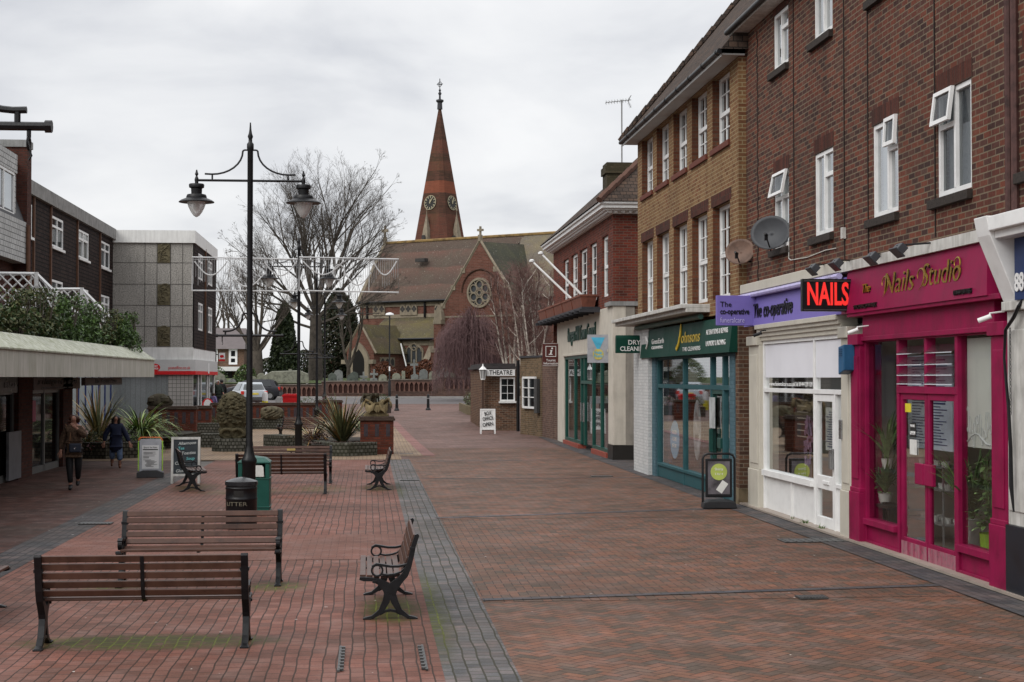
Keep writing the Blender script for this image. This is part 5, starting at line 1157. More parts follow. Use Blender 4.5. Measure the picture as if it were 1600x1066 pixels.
# brown tile-hung terrace
TILE=brick('brown_hanging_tile',[(0,(.026,.018,.017)),(.5,(.042,.027,.024)),(1,(.062,.040,.034))],(.008,.007,.007),bw=.17,bh=.16,ms=.022,stain=.2,bmp=.9)
BT=empty('tile_hung_terrace',(0,0,0),0,'long flat-roofed block hung with dark brown tiles and a stained concrete parapet','building')
GX=-12.5; z_t=onX(185,363.3,GX)[1]
wz=[(onX(97,391.6,GX)[1],onX(78,335,GX)[1]),(4.95,6.2)]; wy=[(ly(28,GX),ly(48,GX)),(ly(78.5,GX),ly(97,GX)),(ly(120.5,GX),ly(137,GX)),(ly(156,GX),ly(170,GX))]
hl=[(a,b,z0,z1) for z0,z1 in wz for a,b in wy]
q=MB(); wall_with_holes(q,'X',GX,52.2,80,3.4,9.1,hl,-.1); q.build('tile_wall',TILE,BT)
q=MB(); q.box(-24,GX-.4,52.2,80.2,0,9.1); q.build('inner_wall',INT_DARK,BT)
q=MB(); q.box(-24,GX+.15,52.2,80.0,9.07,z_t); q.build('parapet',M('stained_parapet',(.25,.245,.235),.85,0,.2,3,.3,.3,.6,(.09,.085,.08)),BT)
for a,b,z0,z1 in hl:
    f=window(BT,'X',GX,a,b,z0,z1,-1,depth=.03,fr=.09,mull=[.5],trans=[.68],curt=random.choice([True,'split']))
    q=MB(); q.box(GX-.02,GX+.10,a-.05,b+.05,z0-.1,z0); q.build('window_sill',WHITE,f)
q=MB()
for p in(50,76.8,118.7,154.4):
    y=ly(p,GX); q.box(GX,GX+.07,y-.07,y+.07,0,9.1)
q.build('rust_pipe',M('orange_brown_pipe',(.115,.055,.032),.7),BT)
q=MB(); BLUEF=M('blue_frame',(.015,.03,.12),.4)
for k in range(16): y=53+k*1.75; q.box(GX,GX+.08,y-.08,y+.08,0,3.4)
q.box(GX,GX+.1,52.2,80,3.1,3.4); q.build('shopfront_frame',BLUEF,BT)
q=MB(); q.face([(GX+.03,52.2,0.),(GX+.03,80,0.),(GX+.03,80,3.1),(GX+.03,52.2,3.1)]); q.build('shop_window',glass('pale_glass',(.42,.46,.46),.05,.7),BT)
# post office
PO=empty('post_office_block',(0,0,0),0,'three-storey pebble-panelled block with white parapet and red and white post office frontage','building')
PX=-8.62; PY=80.0
xx=lambda p:onY(p,500,PY)[0]; zz=lambda p:onY(300,p,PY)[1]
PEB=M('pebble_dash',(.31,.295,.27),.95,0,.35,18,.9,.2,.25,(.10,.095,.085))
q=MB(); q.box(-13,PX,PY,91.5,zz(543),zz(380)); q.build('panel_wall',PEB,PO)
q=MB()
for p in(226,245,266,285): q.box(xx(p)-.012,xx(p)+.012,PY-.012,PY,zz(543),zz(380))
for p in(411,444.5,477.5,510.5): q.box(-12.5,PX,PY-.011,PY,zz(p)-.012,zz(p)+.012)
q.build('panel_joint',M('joint_dark',(.07,.065,.06),.9),PO)
for (ya_,yb_) in((382,411),(445,477),(511,541)):
    q=MB(); x0,x1,z0,z1=xx(246),xx(265.6),zz(yb_),zz(ya_); q.box(x0,x1,PY-.05,PY,z0,z1); r_=q.build('relief_panel',M('mossy_relief',(.10,.085,.05),.9,0,.3,6,.8),PO,bevel=.01)
    q=MB(); W_,H_=x1-x0,z1-z0
    for k in range(5):
        cx,cz=x0+W_*random.uniform(.3,.7),z0+H_*(k+.5)/5; q.tube([(cx+W_*.3*math.cos(a)*(1 if k%2 else -1),PY-.06,cz+H_*.10*math.sin(a)+.02*a) for a in [j*.6 for j in range(8)]],.03,5)
    q.tube([(x0+W_*.15,PY-.06,z0+.1),(x0+W_*.3,PY-.07,z0+H_*.6),(x0+W_*.75,PY-.06,z1-.1)],.035,5); q.build('relief_carving',M('mossy_relief',(.10,.085,.05),.9,0,.3,6,.8),r_)
q=MB(); q.box(-13,PX+.12,PY-.12,91.7,zz(380),9.55); q.build('parapet',M('white_parapet',(.68,.68,.66),.6,0,.05,2,.1,.4,.25,(.25,.24,.22)),PO)
q=MB(); wall_with_holes(q,'X',PX+.06,80.0,91.5,3.75,9.05,[(82.0,84.2,7.3,8.6),(87.0,89.2,7.3,8.6),(82.0,84.2,4.7,6.1),(87.0,89.2,4.7,6.1)],-.1); q.build('tile_wall',TILE,PO)
for a,z0,z1 in((82.0,7.3,8.6),(87.0,7.3,8.6),(82.0,4.7,6.1),(87.0,4.7,6.1)): window(PO,'X',PX+.06,a,a+2.2,z0,z1,-1,depth=.03,fr=.1,mull=[.5],trans=[.7])
q=MB(); y=85.2; q.box(PX+.06,PX+.14,y-.07,y+.07,3.75,9.05); q.build('rust_pipe',M('orange_brown_pipe',(.115,.055,.032),.7),PO)
q=MB(); q.box(-13,PX+.04,PY-.04,91.5,zz(562),zz(543)); q.build('white_band',M('white_parapet',(.68,.68,.66),.6),PO)
q=MB(); q.box(-13,PX+.16,PY-.16,91.5,zz(584)+.10,zz(562)); sg=q.build('post_office_fascia',M('pale_grey_sign',(.48,.48,.47),.5,0,.03,2),PO)
RED=M('signal_red',(.55,.012,.015),.45); q=MB(); q.box(-13,PX+.17,PY-.17,91.5,zz(585.5),zz(584)+.13); q.build('red_stripe',RED,sg)
text('lettering','postoffice.co.uk',.22,((xx(264)+xx(298))/2,PY-.17,zz(575)),'-Y',RED,sg,maxw=(xx(298)-xx(264)))
q=MB(); cx,cz=xx(243),zz(574.5); q.prism([(cx+.26*math.cos(k*PI/12),cz+.19*math.sin(k*PI/12)) for k in range(24)],lambda u,v,d:(u,d,v),PY-.175,PY-.165); q.build('red_oval',RED,sg)
text('lettering','POST',.12,(cx,PY-.18,cz+.06),'-Y',WHITE,sg,off=.003); text('lettering','OFFICE',.11,(cx,PY-.18,cz-.06),'-Y',WHITE,sg,off=.003)
q=MB(); q.box(PX+.165,PX+.175,86,86.7,zz(583),zz(566)); q.build('white_patch',WHITE,sg)
q=MB(); q.box(-13,xx(263),PY+.02,PY+.2,0,zz(585)); q.build('grey_cladding',brick('grey_cladding',[(0,(.22,.24,.24)),(1,(.27,.29,.29))],(.17,.18,.18),bw=.25,bh=9,ms=.012,stain=.1,bmp=.3),PO)
q=MB(); q.box(xx(263),PX,PY,PY+.3,0,zz(585)); q.build('white_wall_tiles',brick('white_wall_tile',[(0,(.38,.37,.34)),(1,(.45,.43,.40))],(.12,.12,.11),bw=.20,bh=.20,ms=.012,off=0,stain=.1,bmp=.3),PO)
q=MB(); q.box(-13,PX-.6,PY+.3,91.4,0,zz(585)); q.build('inner_wall',INT_DARK,PO)
q=MB()
for y in(80.3,83.0,84.4,87.6,88.6,91.4): q.box(PX-.1,PX,y-.1,y+.1,.3,zz(585))
q.build('shop_post',M('white_parapet',(.68,.68,.66),.6),PO); q=MB(); q.face([(PX-.05,80.3,.3),(PX-.05,91.4,.3),(PX-.05,91.4,zz(585)),(PX-.05,80.3,zz(585))]); q.build('shop_window',DARKGLASS,PO)
a=onY(342,551.5,92); b=onY(351.5,562.5,92); t=empty('post_office_hanging_sign',(0,92,0),0,'small white hanging sign with red oval and red base on the post office corner','projecting sign')
q=MB(); q.box(a[0],b[0],-.05,.05,b[1],a[1]); pl=q.build('panel',WHITE,t); q=MB(); q.box(a[0],b[0],-.06,.06,b[1]-.07,b[1]+.04); q.prism([((a[0]+b[0])/2+.12*math.cos(k*PI/8),(a[1]+b[1])/2+.08*math.sin(k*PI/8)) for k in range(16)],lambda u,v,d:(u,d,v),-.058,-.05); q.build('red_emblem',RED,pl); q=MB(); q.tube([(a[0]-.6,0,a[1]-.1),(a[0],0,a[1]-.1)],.03,5); q.build('bracket',BLACK,t)
# overhead carved-arm already belongs to the lamps below
# ================================================================ street furniture
WOOD=M('brown_stained_slat',(.054,.025,.017),.45,0,.35,7,.15,.3,.25,(.13,.07,.045))
WOODL=M('weathered_slat',(.15,.085,.06),.5,0,.3,7,.15,.5,.4,(.06,.035,.03))
def strip(mb,pts,w,x0,x1,mi=0):
    """flat cast bar: polyline in the (y,z) plane with half-width w, between x0 and x1"""
    n=len(pts); ws=w if isinstance(w,(list,tuple)) else [w]*n; L=[];Rr=[]
    for i,(y,z) in enumerate(pts):
        a=pts[max(i-1,0)]; b=pts[min(i+1,n-1)]; d=Vector((b[0]-a[0],b[1]-a[1])); d.normalize(); nx,nz=-d.y,d.x
        L.append((y+nx*ws[i],z+nz*ws[i])); Rr.append((y-nx*ws[i],z-nz*ws[i]))
    for i in range(n-1):
        P=[L[i],L[i+1],Rr[i+1],Rr[i]]; v=[(x0,a,b) for a,b in P]+[(x1,a,b) for a,b in P]
        f=[(0,1,2,3),(7,6,5,4),(0,4,5,1),(2,6,7,3)]
        if i==0: f.append((3,7,4,0))
        if i==n-2: f.append((1,5,6,2))
        mb.add(v,f,mi)
def arc(cy,cz,r,a0,a1,n): return [(cy+r*math.cos(math.radians(a0+(a1-a0)*k/n)),cz+r*math.sin(math.radians(a0+(a1-a0)*k/n))) for k in range(n+1)]
def make_bench(name,L,label,group,wood,mid=True):
    t=empty(name,(0,0,0),0,label,'bench',group)
    for s_ in(-1,1):
        f=MB(); a,b=s_*L/2-.027,s_*L/2+.027
        # foot arch, stem, seat bearer, back upright
        strip(f,[(-.245,.008),(-.17,.02),(-.09,.075),(-.04,.17),(-.01,.30)],[.010,.016,.026,.034,.036],a,b)
        strip(f,[(.245,.008),(.17,.02),(.09,.075),(.04,.17),(.0,.30)],[.010,.016,.026,.034,.036],a-.001,b+.001)
        strip(f,[(-.10,.045),(-.05,.075),(0,.085),(.05,.075),(.10,.045)],[.010,.012,.012,.012,.010],a+.002,b-.002)
        f.box(a-.01,b+.01,-.26,-.18,0,.014); f.box(a-.01,b+.01,.18,.26,0,.014)
        strip(f,[(-.005,.24),(-.03,.30),(-.10,.355),(-.17,.378),(-.25,.383),(-.292,.390)],[.05,.05,.032,.018,.020,.014],a-.002,b+.002)
        strip(f,[(.0,.24),(.03,.31),(.09,.37),(.14,.42),(.175,.50),(.20,.60),(.222,.70),(.252,.79),(.268,.80)],[.05,.05,.034,.03,.026,.024,.022,.022,.012],a-.003,b+.003)
        f.box(a-.012,b+.012,.185,.235,.655,.685); f.box(a-.012,b+.012,-.17,-.13,.345,.37)
        f.build('cast_leg_frame',BLACK,t,bevel=.003)
        f=MB(); pts=arc(-.125,.462,.052,-90,270,16); strip(f,pts,.009,a+.004,b-.004)
        strip(f,[(-.175,.50),(-.13,.522),(-.07,.512),(0,.500),(.08,.500),(.15,.515),(.19,.53)],[.010,.012,.012,.011,.011,.011,.012],a,b)
        strip(f,[(-.09,.428),(-.03,.418),(.04,.425),(.10,.445),(.15,.49)],[.009]*5,a+.003,b-.003)
        f.build('arm_rest',BLACK,t,bevel=.002)
    def slat(c,w_,th,an):
        f=MB(); R_=Matrix.Rotation(an,3,'X'); f.obox((0,c[0],c[1]),L-.046,w_,th,R_); f.build('slat',wood,t,bevel=.004)
    for k,(y,z,an) in enumerate(((-.262,.408,.0),(-.196,.404,-.03),(-.130,.400,-.03),(-.064,.397,0),(.002,.400,.06),(.066,.410,.15))): slat((y,z),.055,.026,an)
    for (y,z,an) in((.128,.470,1.1),(.156,.545,1.25),(.178,.622,1.33),(.198,.698,1.33),(.222,.768,1.25)): slat((y,z),.058,.024,an)
    if mid:
        f=MB(); strip(f,[(-.28,.388),(-.1,.383),(.06,.388),(.12,.42),(.165,.50),(.19,.60),(.215,.70),(.238,.79)],[.007]*8,-.016,.016); f.build('centre_strap',BLACK,t)
    return t
GB='slatted benches on the red paving'
B1=make_bench('street_bench',1.72,'nearest slatted bench, seen from behind, at bottom left',GB,WOOD)
pL,pR=gp(75,1003),gp(388,1001); B1.location=((pL.x+pR.x)/2,(pL.y+pR.y)/2-.2,0); B1.rotation_euler=(0,0,PI)
# rear view: the bench faces away from the camera (its back is +y locally, so turn it round)
def ctr(a,b,off=0): p=(gp(*a)+gp(*b))/2; return (p.x,p.y+off,0)
B2=copy_tree(B1,loc=ctr((193,917),(428,917),.2),rz=0.0,label='second bench, facing the camera just behind the nearest bench')
B3=copy_tree(B1,loc=ctr((375,773),(503,773),.25),rz=PI,label='dark bench seen from behind beside the green bin')
B4=copy_tree(B1,loc=ctr((396,756),(511,756),.2),rz=0,label='bench facing the camera with a small brass plaque on its back')
B6=copy_tree(B1,loc=(gp(608,948).x,(gp(610,965).y+gp(608,931).y)/2,0),rz=-PI/2,label='nearest side-on bench beside the grey channel, facing left')
B7=copy_tree(B1,loc=(gp(592,761).x,(gp(592,766).y+gp(592,757).y)/2,0),rz=-PI/2,label='far side-on bench beside the grey channel near the brick pier')
B8=copy_tree(B1,loc=(-3.66,33.6,0),rz=PI/2+.16,label='side-on bench facing right in front of the chalkboard')
B9=copy_tree(B1,loc=(-3.86,15.6,0),rz=PI/2,label='bench at the left edge of which only an arm tip shows')
B5=copy_tree(B1,loc=(onY(470,650,59)[0],59,.05),rz=-.5,label='distant brown bench inside the seating court behind the spiky plant')
for b,dy in((B1,0),): pass
q=MB(); q.box(-.09,.09,.195,.205,.70,.745); 
pq=q.build('memorial_plaque',M('brass_plaque',(.55,.42,.16),.35,.5),B4); pq.location=(0,-.03,0)
# lamps
LG=M('lamp_glass_cloudy',(.42,.42,.40),.15,0,.1,6,0,.6); LGL=glass('lamp_glass',(.80,.80,.78),.05,.62,(.95,.95,.95))
def make_lamp(label,low=2.98):
    t=empty('street_lamp',(0,0,0),0,label,'street lamp','black twin-lantern lamps along the pedestrian street')
    q=MB(); q.lathe([(.125,0),(.125,.03),(.105,.05),(.105,.90),(.125,.93),(.125,.97),(.095,1.02),(.075,1.10),(.062,1.16),(.055,1.2),(.046,3.3),(.046,6.0),(.056,6.02),(.056,6.10),(.032,6.13),(.03,6.18),(.045,6.22),(.028,6.27),(.018,6.33),(.010,6.45)],n=16); q.build('post',BLACK,t)
    def arms(z,half,rise,lamps):
        for s_ in(-1,1):
            q=MB(); q.tube([(0,0,z),(s_*half,0,z)],.020,8); q.tube([(s_*(half-.01),0,z),(s_*(half+.02),0,z)],.028,8)
            r0=.10; pts=[(s_*(r0),0,z+rise)]
            for k in range(9): a=k/8*PI/2; pts.append((s_*(r0+.02+(half*.48-r0+(.18 if lamps else .10))*(1-math.cos(a))),0,z+(.10 if lamps else .07)+(rise-.12)*(1-math.sin(a))))
            pts.append((s_*(half*.5+(.30 if lamps else .17)),0,z+(.105 if lamps else .072))); q.tube(pts,.016,7); q.tube([(s_*.04,0,z+rise),(s_*r0,0,z+rise)],.014,6); q.tube([(s_*(half*.5+(.18 if lamps else .13)),0,z),(s_*(half*.5+(.18 if lamps else .13)),0,z+(.11 if lamps else .075))],.014,6)
            if not lamps:
                q.tube([(s_*(half-.08)+.0,0,z-.02),(s_*(half-.08),0,z-.05)],.01,6); q.tube([(s_*(half-.08),.028*math.sin(a),z-.075+.028*math.cos(a)) for a in[k*PI/6 for k in range(13)]],.006,5); q.tube([(s_*(half-.08),0,z-.10),(s_*(half-.08)+.012,0,z-.13),(s_*(half-.08),0,z-.15)],.005,4)
            ar=q.build('cross_arm',BLACK,t)
    arms(5.50,.86,.50,True); arms(low,.52,.36,False)
    for s_ in(-1,1):
        x=s_*.86; q=MB()
        q.lathe([(.010,.17),(.018,.13),(.03,.10),(.014,.07),(.03,.03),(.035,.0),(.028,-.03),(.03,-.05),(.115,-.06),(.125,-.075),(.12,-.12),(.09,-.135),(.085,-.22),(.15,-.235),(.165,-.27),(.165,-.29),(.25,-.325),(.285,-.35),(.285,-.362),(.16,-.35)][::-1],(x,0,5.50),22)
        lh=q.build('lantern_hood',BLACK,t)
        q=MB(); q.lathe([(.012,-.60),(.05,-.575),(.09,-.52),(.125,-.45),(.145,-.39),(.15,-.352)],(x,0,5.50),18); q.build('lantern_glass',LGL,lh)
        q=MB(); q.lathe([(.02,-.50),(.05,-.47),(.05,-.40),(.03,-.36)],(x,0,5.50),10); q.build('bulb',LG,lh)
    return t
p=gp(389,812)
LP1=make_lamp('nearest full-height twin-lantern lamp rising behind the litter bins'); LP1.location=(p.x,p.y,0)
for px,Y_l,lb in((468,46.5,'second twin-lantern lamp carrying the white festoon frame'),(496,62.6,'third twin-lantern lamp along the street, beyond the planter'),(508,83,'fourth and farthest twin-lantern lamp along the street')):
    x=(px-575)/2500*Y_l; copy_tree(LP1,loc=(x,Y_l,zg(Y_l)),label=lb)
L0=make_lamp('lamp beyond the left edge showing only its low arm end and hook',onY(85,198,7.2)[1]); L0.location=(onY(85,198,7.2)[0]-.55,7.2,0)
# festoon frame between lamps
FS=M('white_festoon',(.50,.50,.50),.5)
for k,(xa,xb,lb) in enumerate(((300.5,465,'left white wire festoon panel hung on the second lamp post'),(467.5,623,'right white wire festoon panel hung on the second lamp post'))):
    Yf=46.35; a=onY(xa,402,Yf); b=onY(xb,455,Yf); t=empty('festoon_frame',(a[0],Yf,b[1]),0,lb,'street decoration'); W_,H_=b[0]-a[0],a[1]-b[1]
    q=MB(); q.tube([(0,0,0),(W_,0,-.04 if k else 0),(W_,0,H_-.04),(0,0,H_),(0,0,0)],.022,5,sm=False); 
    for u in(.36,.7): q.tube([(W_*u,0,0),(W_*u,0,H_)],.010,4)
    q.build('outer_frame',FS,t)
    q=MB()
    for (u0,u1,z0) in((.02,.33,.88),(.36,.68,.5),(.68,.99,.88)) if k==0 else ((.03,.45,.9),(.45,.72,.55),(.74,.98,.9)):
        q.tube([(W_*(u0+(u1-u0)*j/12),0,H_*(z0-.42*math.sin(PI*j/12)*(1 if z0>.6 else .9))) for j in range(13)],.020,5)
    cx=W_*.40; q.tube([(cx+.16*math.cos(j*PI/8),0,H_*.55+.22*math.sin(j*PI/8)) for j in range(17)],.018,5); q.build('scroll',FS,t)
    q=MB()
    for j in range(46):
        x=W_*(j+.5)/46; q.tube([(x,0,H_*.97),(x,.01,H_*random.uniform(.05,.5))],.007,3,cap=False)
    q.tube([(0,0,H_*.93),(W_,0,H_*.93)],.006,4); q.build('light_strings',M('string_grey',(.4,.4,.4),.6),t)
# bins
p=gp(377,826); t=empty('litter_bin',(p.x,p.y,0),0,'round black litter bin with domed lid and LITTER lettering','litter bin')
q=MB(); r=.235; pr=[(r,0),(r,.44),(r+.008,.45),(r+.008,.465),(r,.475),(r,.60),(r+.008,.61),(r+.008,.625),(r,.635)]; q.lathe(pr,n=28)
q.build('body',BLACK,t); q=MB(); q.lathe([(r*.985,.635),(r*.985,.66),(r+.012,.662),(r+.012,.72),(r-.02,.735),(.12,.765),(.02,.785)],n=28); q.build('lid',M('black_lid_glossy',(.02,.02,.022),.25,0,.1,5),t)
for k,(ang) in enumerate((-90,90)):
    a0=math.radians(ang-6); q=MB()
    q.add([((r+.004)*math.cos(a0+d),(r+.004)*math.sin(a0+d),z) for d in(-.32,-.1,.1,.32) for z in(.495,.59)],[(0,2,3,1),(2,4,5,3),(4,6,7,5)]); q.build('opening',DKHOLE,t)
q=MB()
for k in range(18):
    a=random.uniform(-.25,.25)-PI/2
o=text('lettering','LITTER',.085,(0,0,0),'-Y',M('pale_gold_letter',(.15,.135,.10),.5),t,ext=.002,maxw=.34)
for v in o.data.vertices:
    x=v.co.x-.07; y=v.co.y; v.co=((r+.006-y)*math.sin(x/r),-(r+.006-y)*math.cos(x/r),v.co.z+.385)
p=gp(398,803); t=empty('green_bin',(p.x,p.y,0),0,'square dark green litter bin with white notice behind the black bin','litter bin')
GBN=M('green_bin_plastic',(.012,.075,.058),.4,0,.1,5,.1); w_=.26
q=MB(); q.box(-w_,w_,-w_,w_,0,.60)
for z in(.05,.12,.60,.86): q.box(-w_-.012,w_+.012,-w_-.012,w_+.012,z,z+.022)
q.box(-w_,-w_+.07,-w_,w_,.62,.86); q.box(w_-.07,w_,-w_,w_,.62,.86); q.box(-w_+.07,w_-.07,w_-.03,w_,.62,.86); q.build('body',GBN,t,bevel=.012)
q=MB(); q.add([(-w_-.01,-w_-.01,.882),(w_+.01,-w_-.01,.882),(w_+.01,w_+.01,.882),(-w_-.01,w_+.01,.882),(-w_*.7,-w_*.7,.95),(w_*.7,-w_*.7,.95),(w_*.7,w_*.7,.95),(-w_*.7,w_*.7,.95),(0,0,.985)],[(0,1,5,4),(1,2,6,5),(2,3,7,6),(3,0,4,7),(4,5,8),(5,6,8),(6,7,8),(7,4,8),(0,3,2,1)],0,True); q.build('lid',GBN,t)
q=MB(); q.prism([(-.06,.64),(.17,.64),(.16,.80),(.13,.83),(-.06,.83)],lambda u,v,d:(u,d,v),-w_-.012,-w_+.01); q.build('notice',M('white_card',(.6,.6,.57),.6),t)
# A-boards on the left
p=gp(235,746); t=empty('menu_board',(p.x,p.y,0),math.radians(4),'white pavement sign wrapped in lime and orange tinsel','A-board')
q=MB(); q.prism([(-.30,0),(.30,0),(.30,.12),(.16,.17),(-.16,.17),(-.30,.12)],lambda u,v,d:(u,d,v),-.2,.2); q.build('base',M('dark_grey_base',(.05,.05,.052),.6),t,bevel=.01)
q=MB(); q.prism([(-.245,.14),(.245,.14),(.245,.84),(.21,.88),(-.21,.88),(-.245,.84)],lambda u,v,d:(u,d,v),-.03,.03); pl=q.build('panel',M('board_grey_white',(.42,.43,.46),.5),t)
q=MB(); q.box(-.19,.19,-.036,-.031,.20,.74); sh_=q.build('paper_sheet',WHITE,pl)
q=MB(); q.box(-.17,.17,-.040,-.037,.63,.65)
for k in range(17):
    if k in(0,4,8): continue
    x0=-.16 if k<10 else -.13+random.uniform(0,.05); q.box(x0,x0+random.uniform(.12,.30),-.040,-.037,.60-k*.022,.607-k*.022)
q.build('print_lines',INK,sh_); text('lettering','Special Set Menu',.05,(0,-.038,.69),'-Y',INK,sh_,maxw=.3,ext=.001)
def tinsel(pts,n,col,name,r=.022):
    q=MB(); P=[Vector(x) for x in pts]
    for i in range(len(P)-1):
        for k in range(n):
            c=P[i].lerp(P[i+1],k/n)
            for j in range(5):
                d=Vector((random.gauss(0,1),random.gauss(0,1),random.gauss(0,1))).normalized()*r; e=d.orthogonal().normalized()*.006; q.face([c-e,c+e,c+d])
    q.tube(pts,.010,5); q.build(name,col,t)
LIME=M('lime_tinsel',(.45,.75,.10),.4); ORN=M('orange_tinsel',(.75,.20,.06),.4)
tinsel([(-.27,-.02,.16),(-.27,-.02,.84)],60,LIME,'tinsel'); tinsel([(.27,-.02,.16),(.27,-.02,.84)],60,LIME,'tinsel'); tinsel([(-.27,-.02,.86),(-.22,-.02,.92),(.22,-.02,.92),(.27,-.02,.85)],30,ORN,'tinsel')
p=gp(287,757); CHK=M('chalkboard',(.035,.042,.048),.7,0,.2,6)
t,pl,fy_=aboard('chalkboard_sign',Vector((p.x,p.y+.4,0)),.62,1.0,math.radians(3),'white framed chalkboard A-board standing behind the side-on bench',WHITEOLD,CHK)
CH=M('chalk_white',(.55,.57,.55),.8); CHT=M('chalk_turquoise',(.15,.50,.50),.8)
for k,(s_,x,z,c) in enumerate((('Afternoon',.03,.87,CH),('Tea',-.10,.76,CHT),('Toasties',.06,.66,CH),('Soup',.10,.54,CHT),('Cakes',-.12,.44,CH),('Gluten free',.0,.28,CH))): text('lettering',s_,.09,(x,fy_(z)-.0,z),'-Y',c,pl,tilt=.06,shear=.2,ext=.001,off=.001)
# bollards
def bollard(p,label):
    t=empty('bollard',p,0,label,'bollard','black bollards at the end of the walk'); q=MB(); q.lathe([(.15,0),(.15,.05),(.13,.08),(.115,.12),(.09,.14),(.085,.30),(.095,.31),(.095,.33),(.08,.34),(.072,.72),(.085,.73),(.085,.77),(.07,.79),(.075,.84),(.05,.89),(.01,.91)],n=14); q.build('post',BLACK,t); q=MB(); q.lathe([(.074,.65),(.074,.69)],n=14); q.build('pale_band',M('pale_band',(.3,.3,.3),.5),t); return t
bollard(gp(620,642),'left black bollard beside the brick pier'); bollard(gp(669,641),'right black bollard in the middle of the walk')
# ================================================================ seating court: sett walls, planters, sculptures
SETT=brick('mossy_granite_sett',[(0,(.075,.072,.06)),(.5,(.12,.115,.095)),(1,(.17,.165,.145))],(.028,.028,.02),bw=.115,bh=.105,ms=.014,stain=.35,stainc=(.05,.055,.025),bmp=1.0)
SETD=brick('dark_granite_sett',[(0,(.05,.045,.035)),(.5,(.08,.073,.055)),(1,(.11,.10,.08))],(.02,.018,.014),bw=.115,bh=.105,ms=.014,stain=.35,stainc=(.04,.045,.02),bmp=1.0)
def low_wall(name,pts,h,th,m,label,cat='low wall',group=None,z0=-.05):
    q=MB(); P=[Vector(p) for p in pts]; n=len(P); L=[];Rr=[]
    for i,p in enumerate(P):
        a=P[max(0,i-1)]; b=P[min(n-1,i+1)]; d=(b-a); d.z=0; d.normalize(); nn=Vector((-d.y,d.x,0))*th; L.append(p); Rr.append(p+nn)
    for i in range(n-1):
        v=[]; 
        for z in(0,1):
            for k in(L[i],L[i+1],Rr[i+1],Rr[i]): v.append((k.x,k.y,(k.z+z0) if z==0 else (zg(k.y)+h)))
        f=[(0,3,2,1),(4,5,6,7),(0,1,5,4),(2,3,7,6)]
        if i==0:f.append((3,0,4,7))
        if i==n-2:f.append((1,2,6,5))
        q.add(v,f)
    return tag(q.build(name,m,bevel=.02),label,cat,group)
G_=lambda x,y:gp(x,y)
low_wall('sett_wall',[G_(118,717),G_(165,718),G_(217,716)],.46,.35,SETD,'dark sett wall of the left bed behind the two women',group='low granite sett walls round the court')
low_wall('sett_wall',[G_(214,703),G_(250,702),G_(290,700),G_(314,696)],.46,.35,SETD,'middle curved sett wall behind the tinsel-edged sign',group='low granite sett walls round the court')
a=G_(313,700); low_wall('sett_block',[a,G_(341,700)],.46,.7,SETT,'squarish sett block left of the tall carved stone',group='low granite sett walls round the court')
low_wall('sett_wall',[G_(308,682),G_(342,682)],.50,.4,SETT,'short sett wall at the end of the brick planter wall',group='low granite sett walls round the court')
low_wall('sett_wall',[G_(383,672),G_(398,671),G_(452,671),G_(462,674)],.44,.4,SETT,'far sett wall under the coiled stone carving',group='low granite sett walls round the court')
low_wall('sett_block',[G_(411,699),G_(440,701)],.42,.6,SETT,'squat sett block left of the lamp post base',group='low granite sett walls round the court')
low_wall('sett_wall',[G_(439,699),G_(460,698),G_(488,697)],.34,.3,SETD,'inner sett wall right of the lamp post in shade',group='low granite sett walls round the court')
low_wall('sett_wall',[G_(470,700),G_(490,709),G_(512,713.5),G_(545,713.8),G_(590,712)],.40,.3,SETT,'pale front sett wall of the right planter, ending at the brick pier',group='low granite sett walls round the court')
# base of the tall carved stone
c=G_(362,706); q=MB(); q.lathe([(.66,-.05),(.64,.20),(.60,.40),(.2,.41)],(c.x,c.y+.4,0),14,sm=False); tag(q.build('sett_plinth',SETT),'rounded sett plinth carrying the tall carved stone','plinth')
def rock(name,c,prof,label,col,disp=.12,n=40,rows=26,freq=7,sx=1,sy=.7,scale_tex=.5):
    m_=M(name+'_stone',col,.95,0,.45,5,.9,.2,.45,(.045,.045,.025))
    q=MB(); vs=[]
    P=[]
    for i in range(rows+1):
        t=i/rows*(len(prof)-1); k=min(int(t),len(prof)-2); f=t-k; f=f*f*(3-2*f) if False else f; P.append((prof[k][0]*(1-f)+prof[k+1][0]*f,prof[k][1]*(1-f)+prof[k+1][1]*f))
    for i,(r,z) in enumerate(P):
        for j in range(n):
            a=2*PI*j/n; d=1+disp*(math.sin(freq*a+4*z*freq*.3)*.5+math.sin(freq*1.7*z+3*a)*.5+.5*math.sin(13*a-9*z)+random.uniform(-.3,.3)); vs.append((r*d*math.cos(a)*sx,r*d*math.sin(a)*sy,z))
    fs=[(i*n+j,i*n+(j+1)%n,(i+1)*n+(j+1)%n,(i+1)*n+j) for i in range(rows) for j in range(n)]; fs+=[tuple(reversed(range(n))),tuple(range(rows*n,rows*n+n))]
    q.add(vs,fs,0,True); o=q.build(name,m_,loc=c); return tag(o,label,'sculpture'),m_
o,SM=rock('carved_stone',(c.x,c.y+.35,.38),[(.34,0),(.42,.12),(.40,.30),(.36,.36),(.46,.55),(.46,.9),(.40,1.18),(.26,1.4),(.04,1.5)],'tall egg-shaped carved stone covered in knobbly relief on a sett plinth',(.105,.088,.052),.09,48,40,9)
q=MB()
for k in range(120):
    z=random.uniform(.5,1.35); a=random.uniform(PI,2*PI); r=.46*math.sqrt(max(.05,1-((z-.75)/.75)**2)) ; q.lathe([(.01,-.045),(.065,-.02),(.065,.02),(.01,.045)],(r*math.cos(a),r*math.sin(a)*.72,z),6)
q.build('knobbly_relief',SM,o)
q=MB()
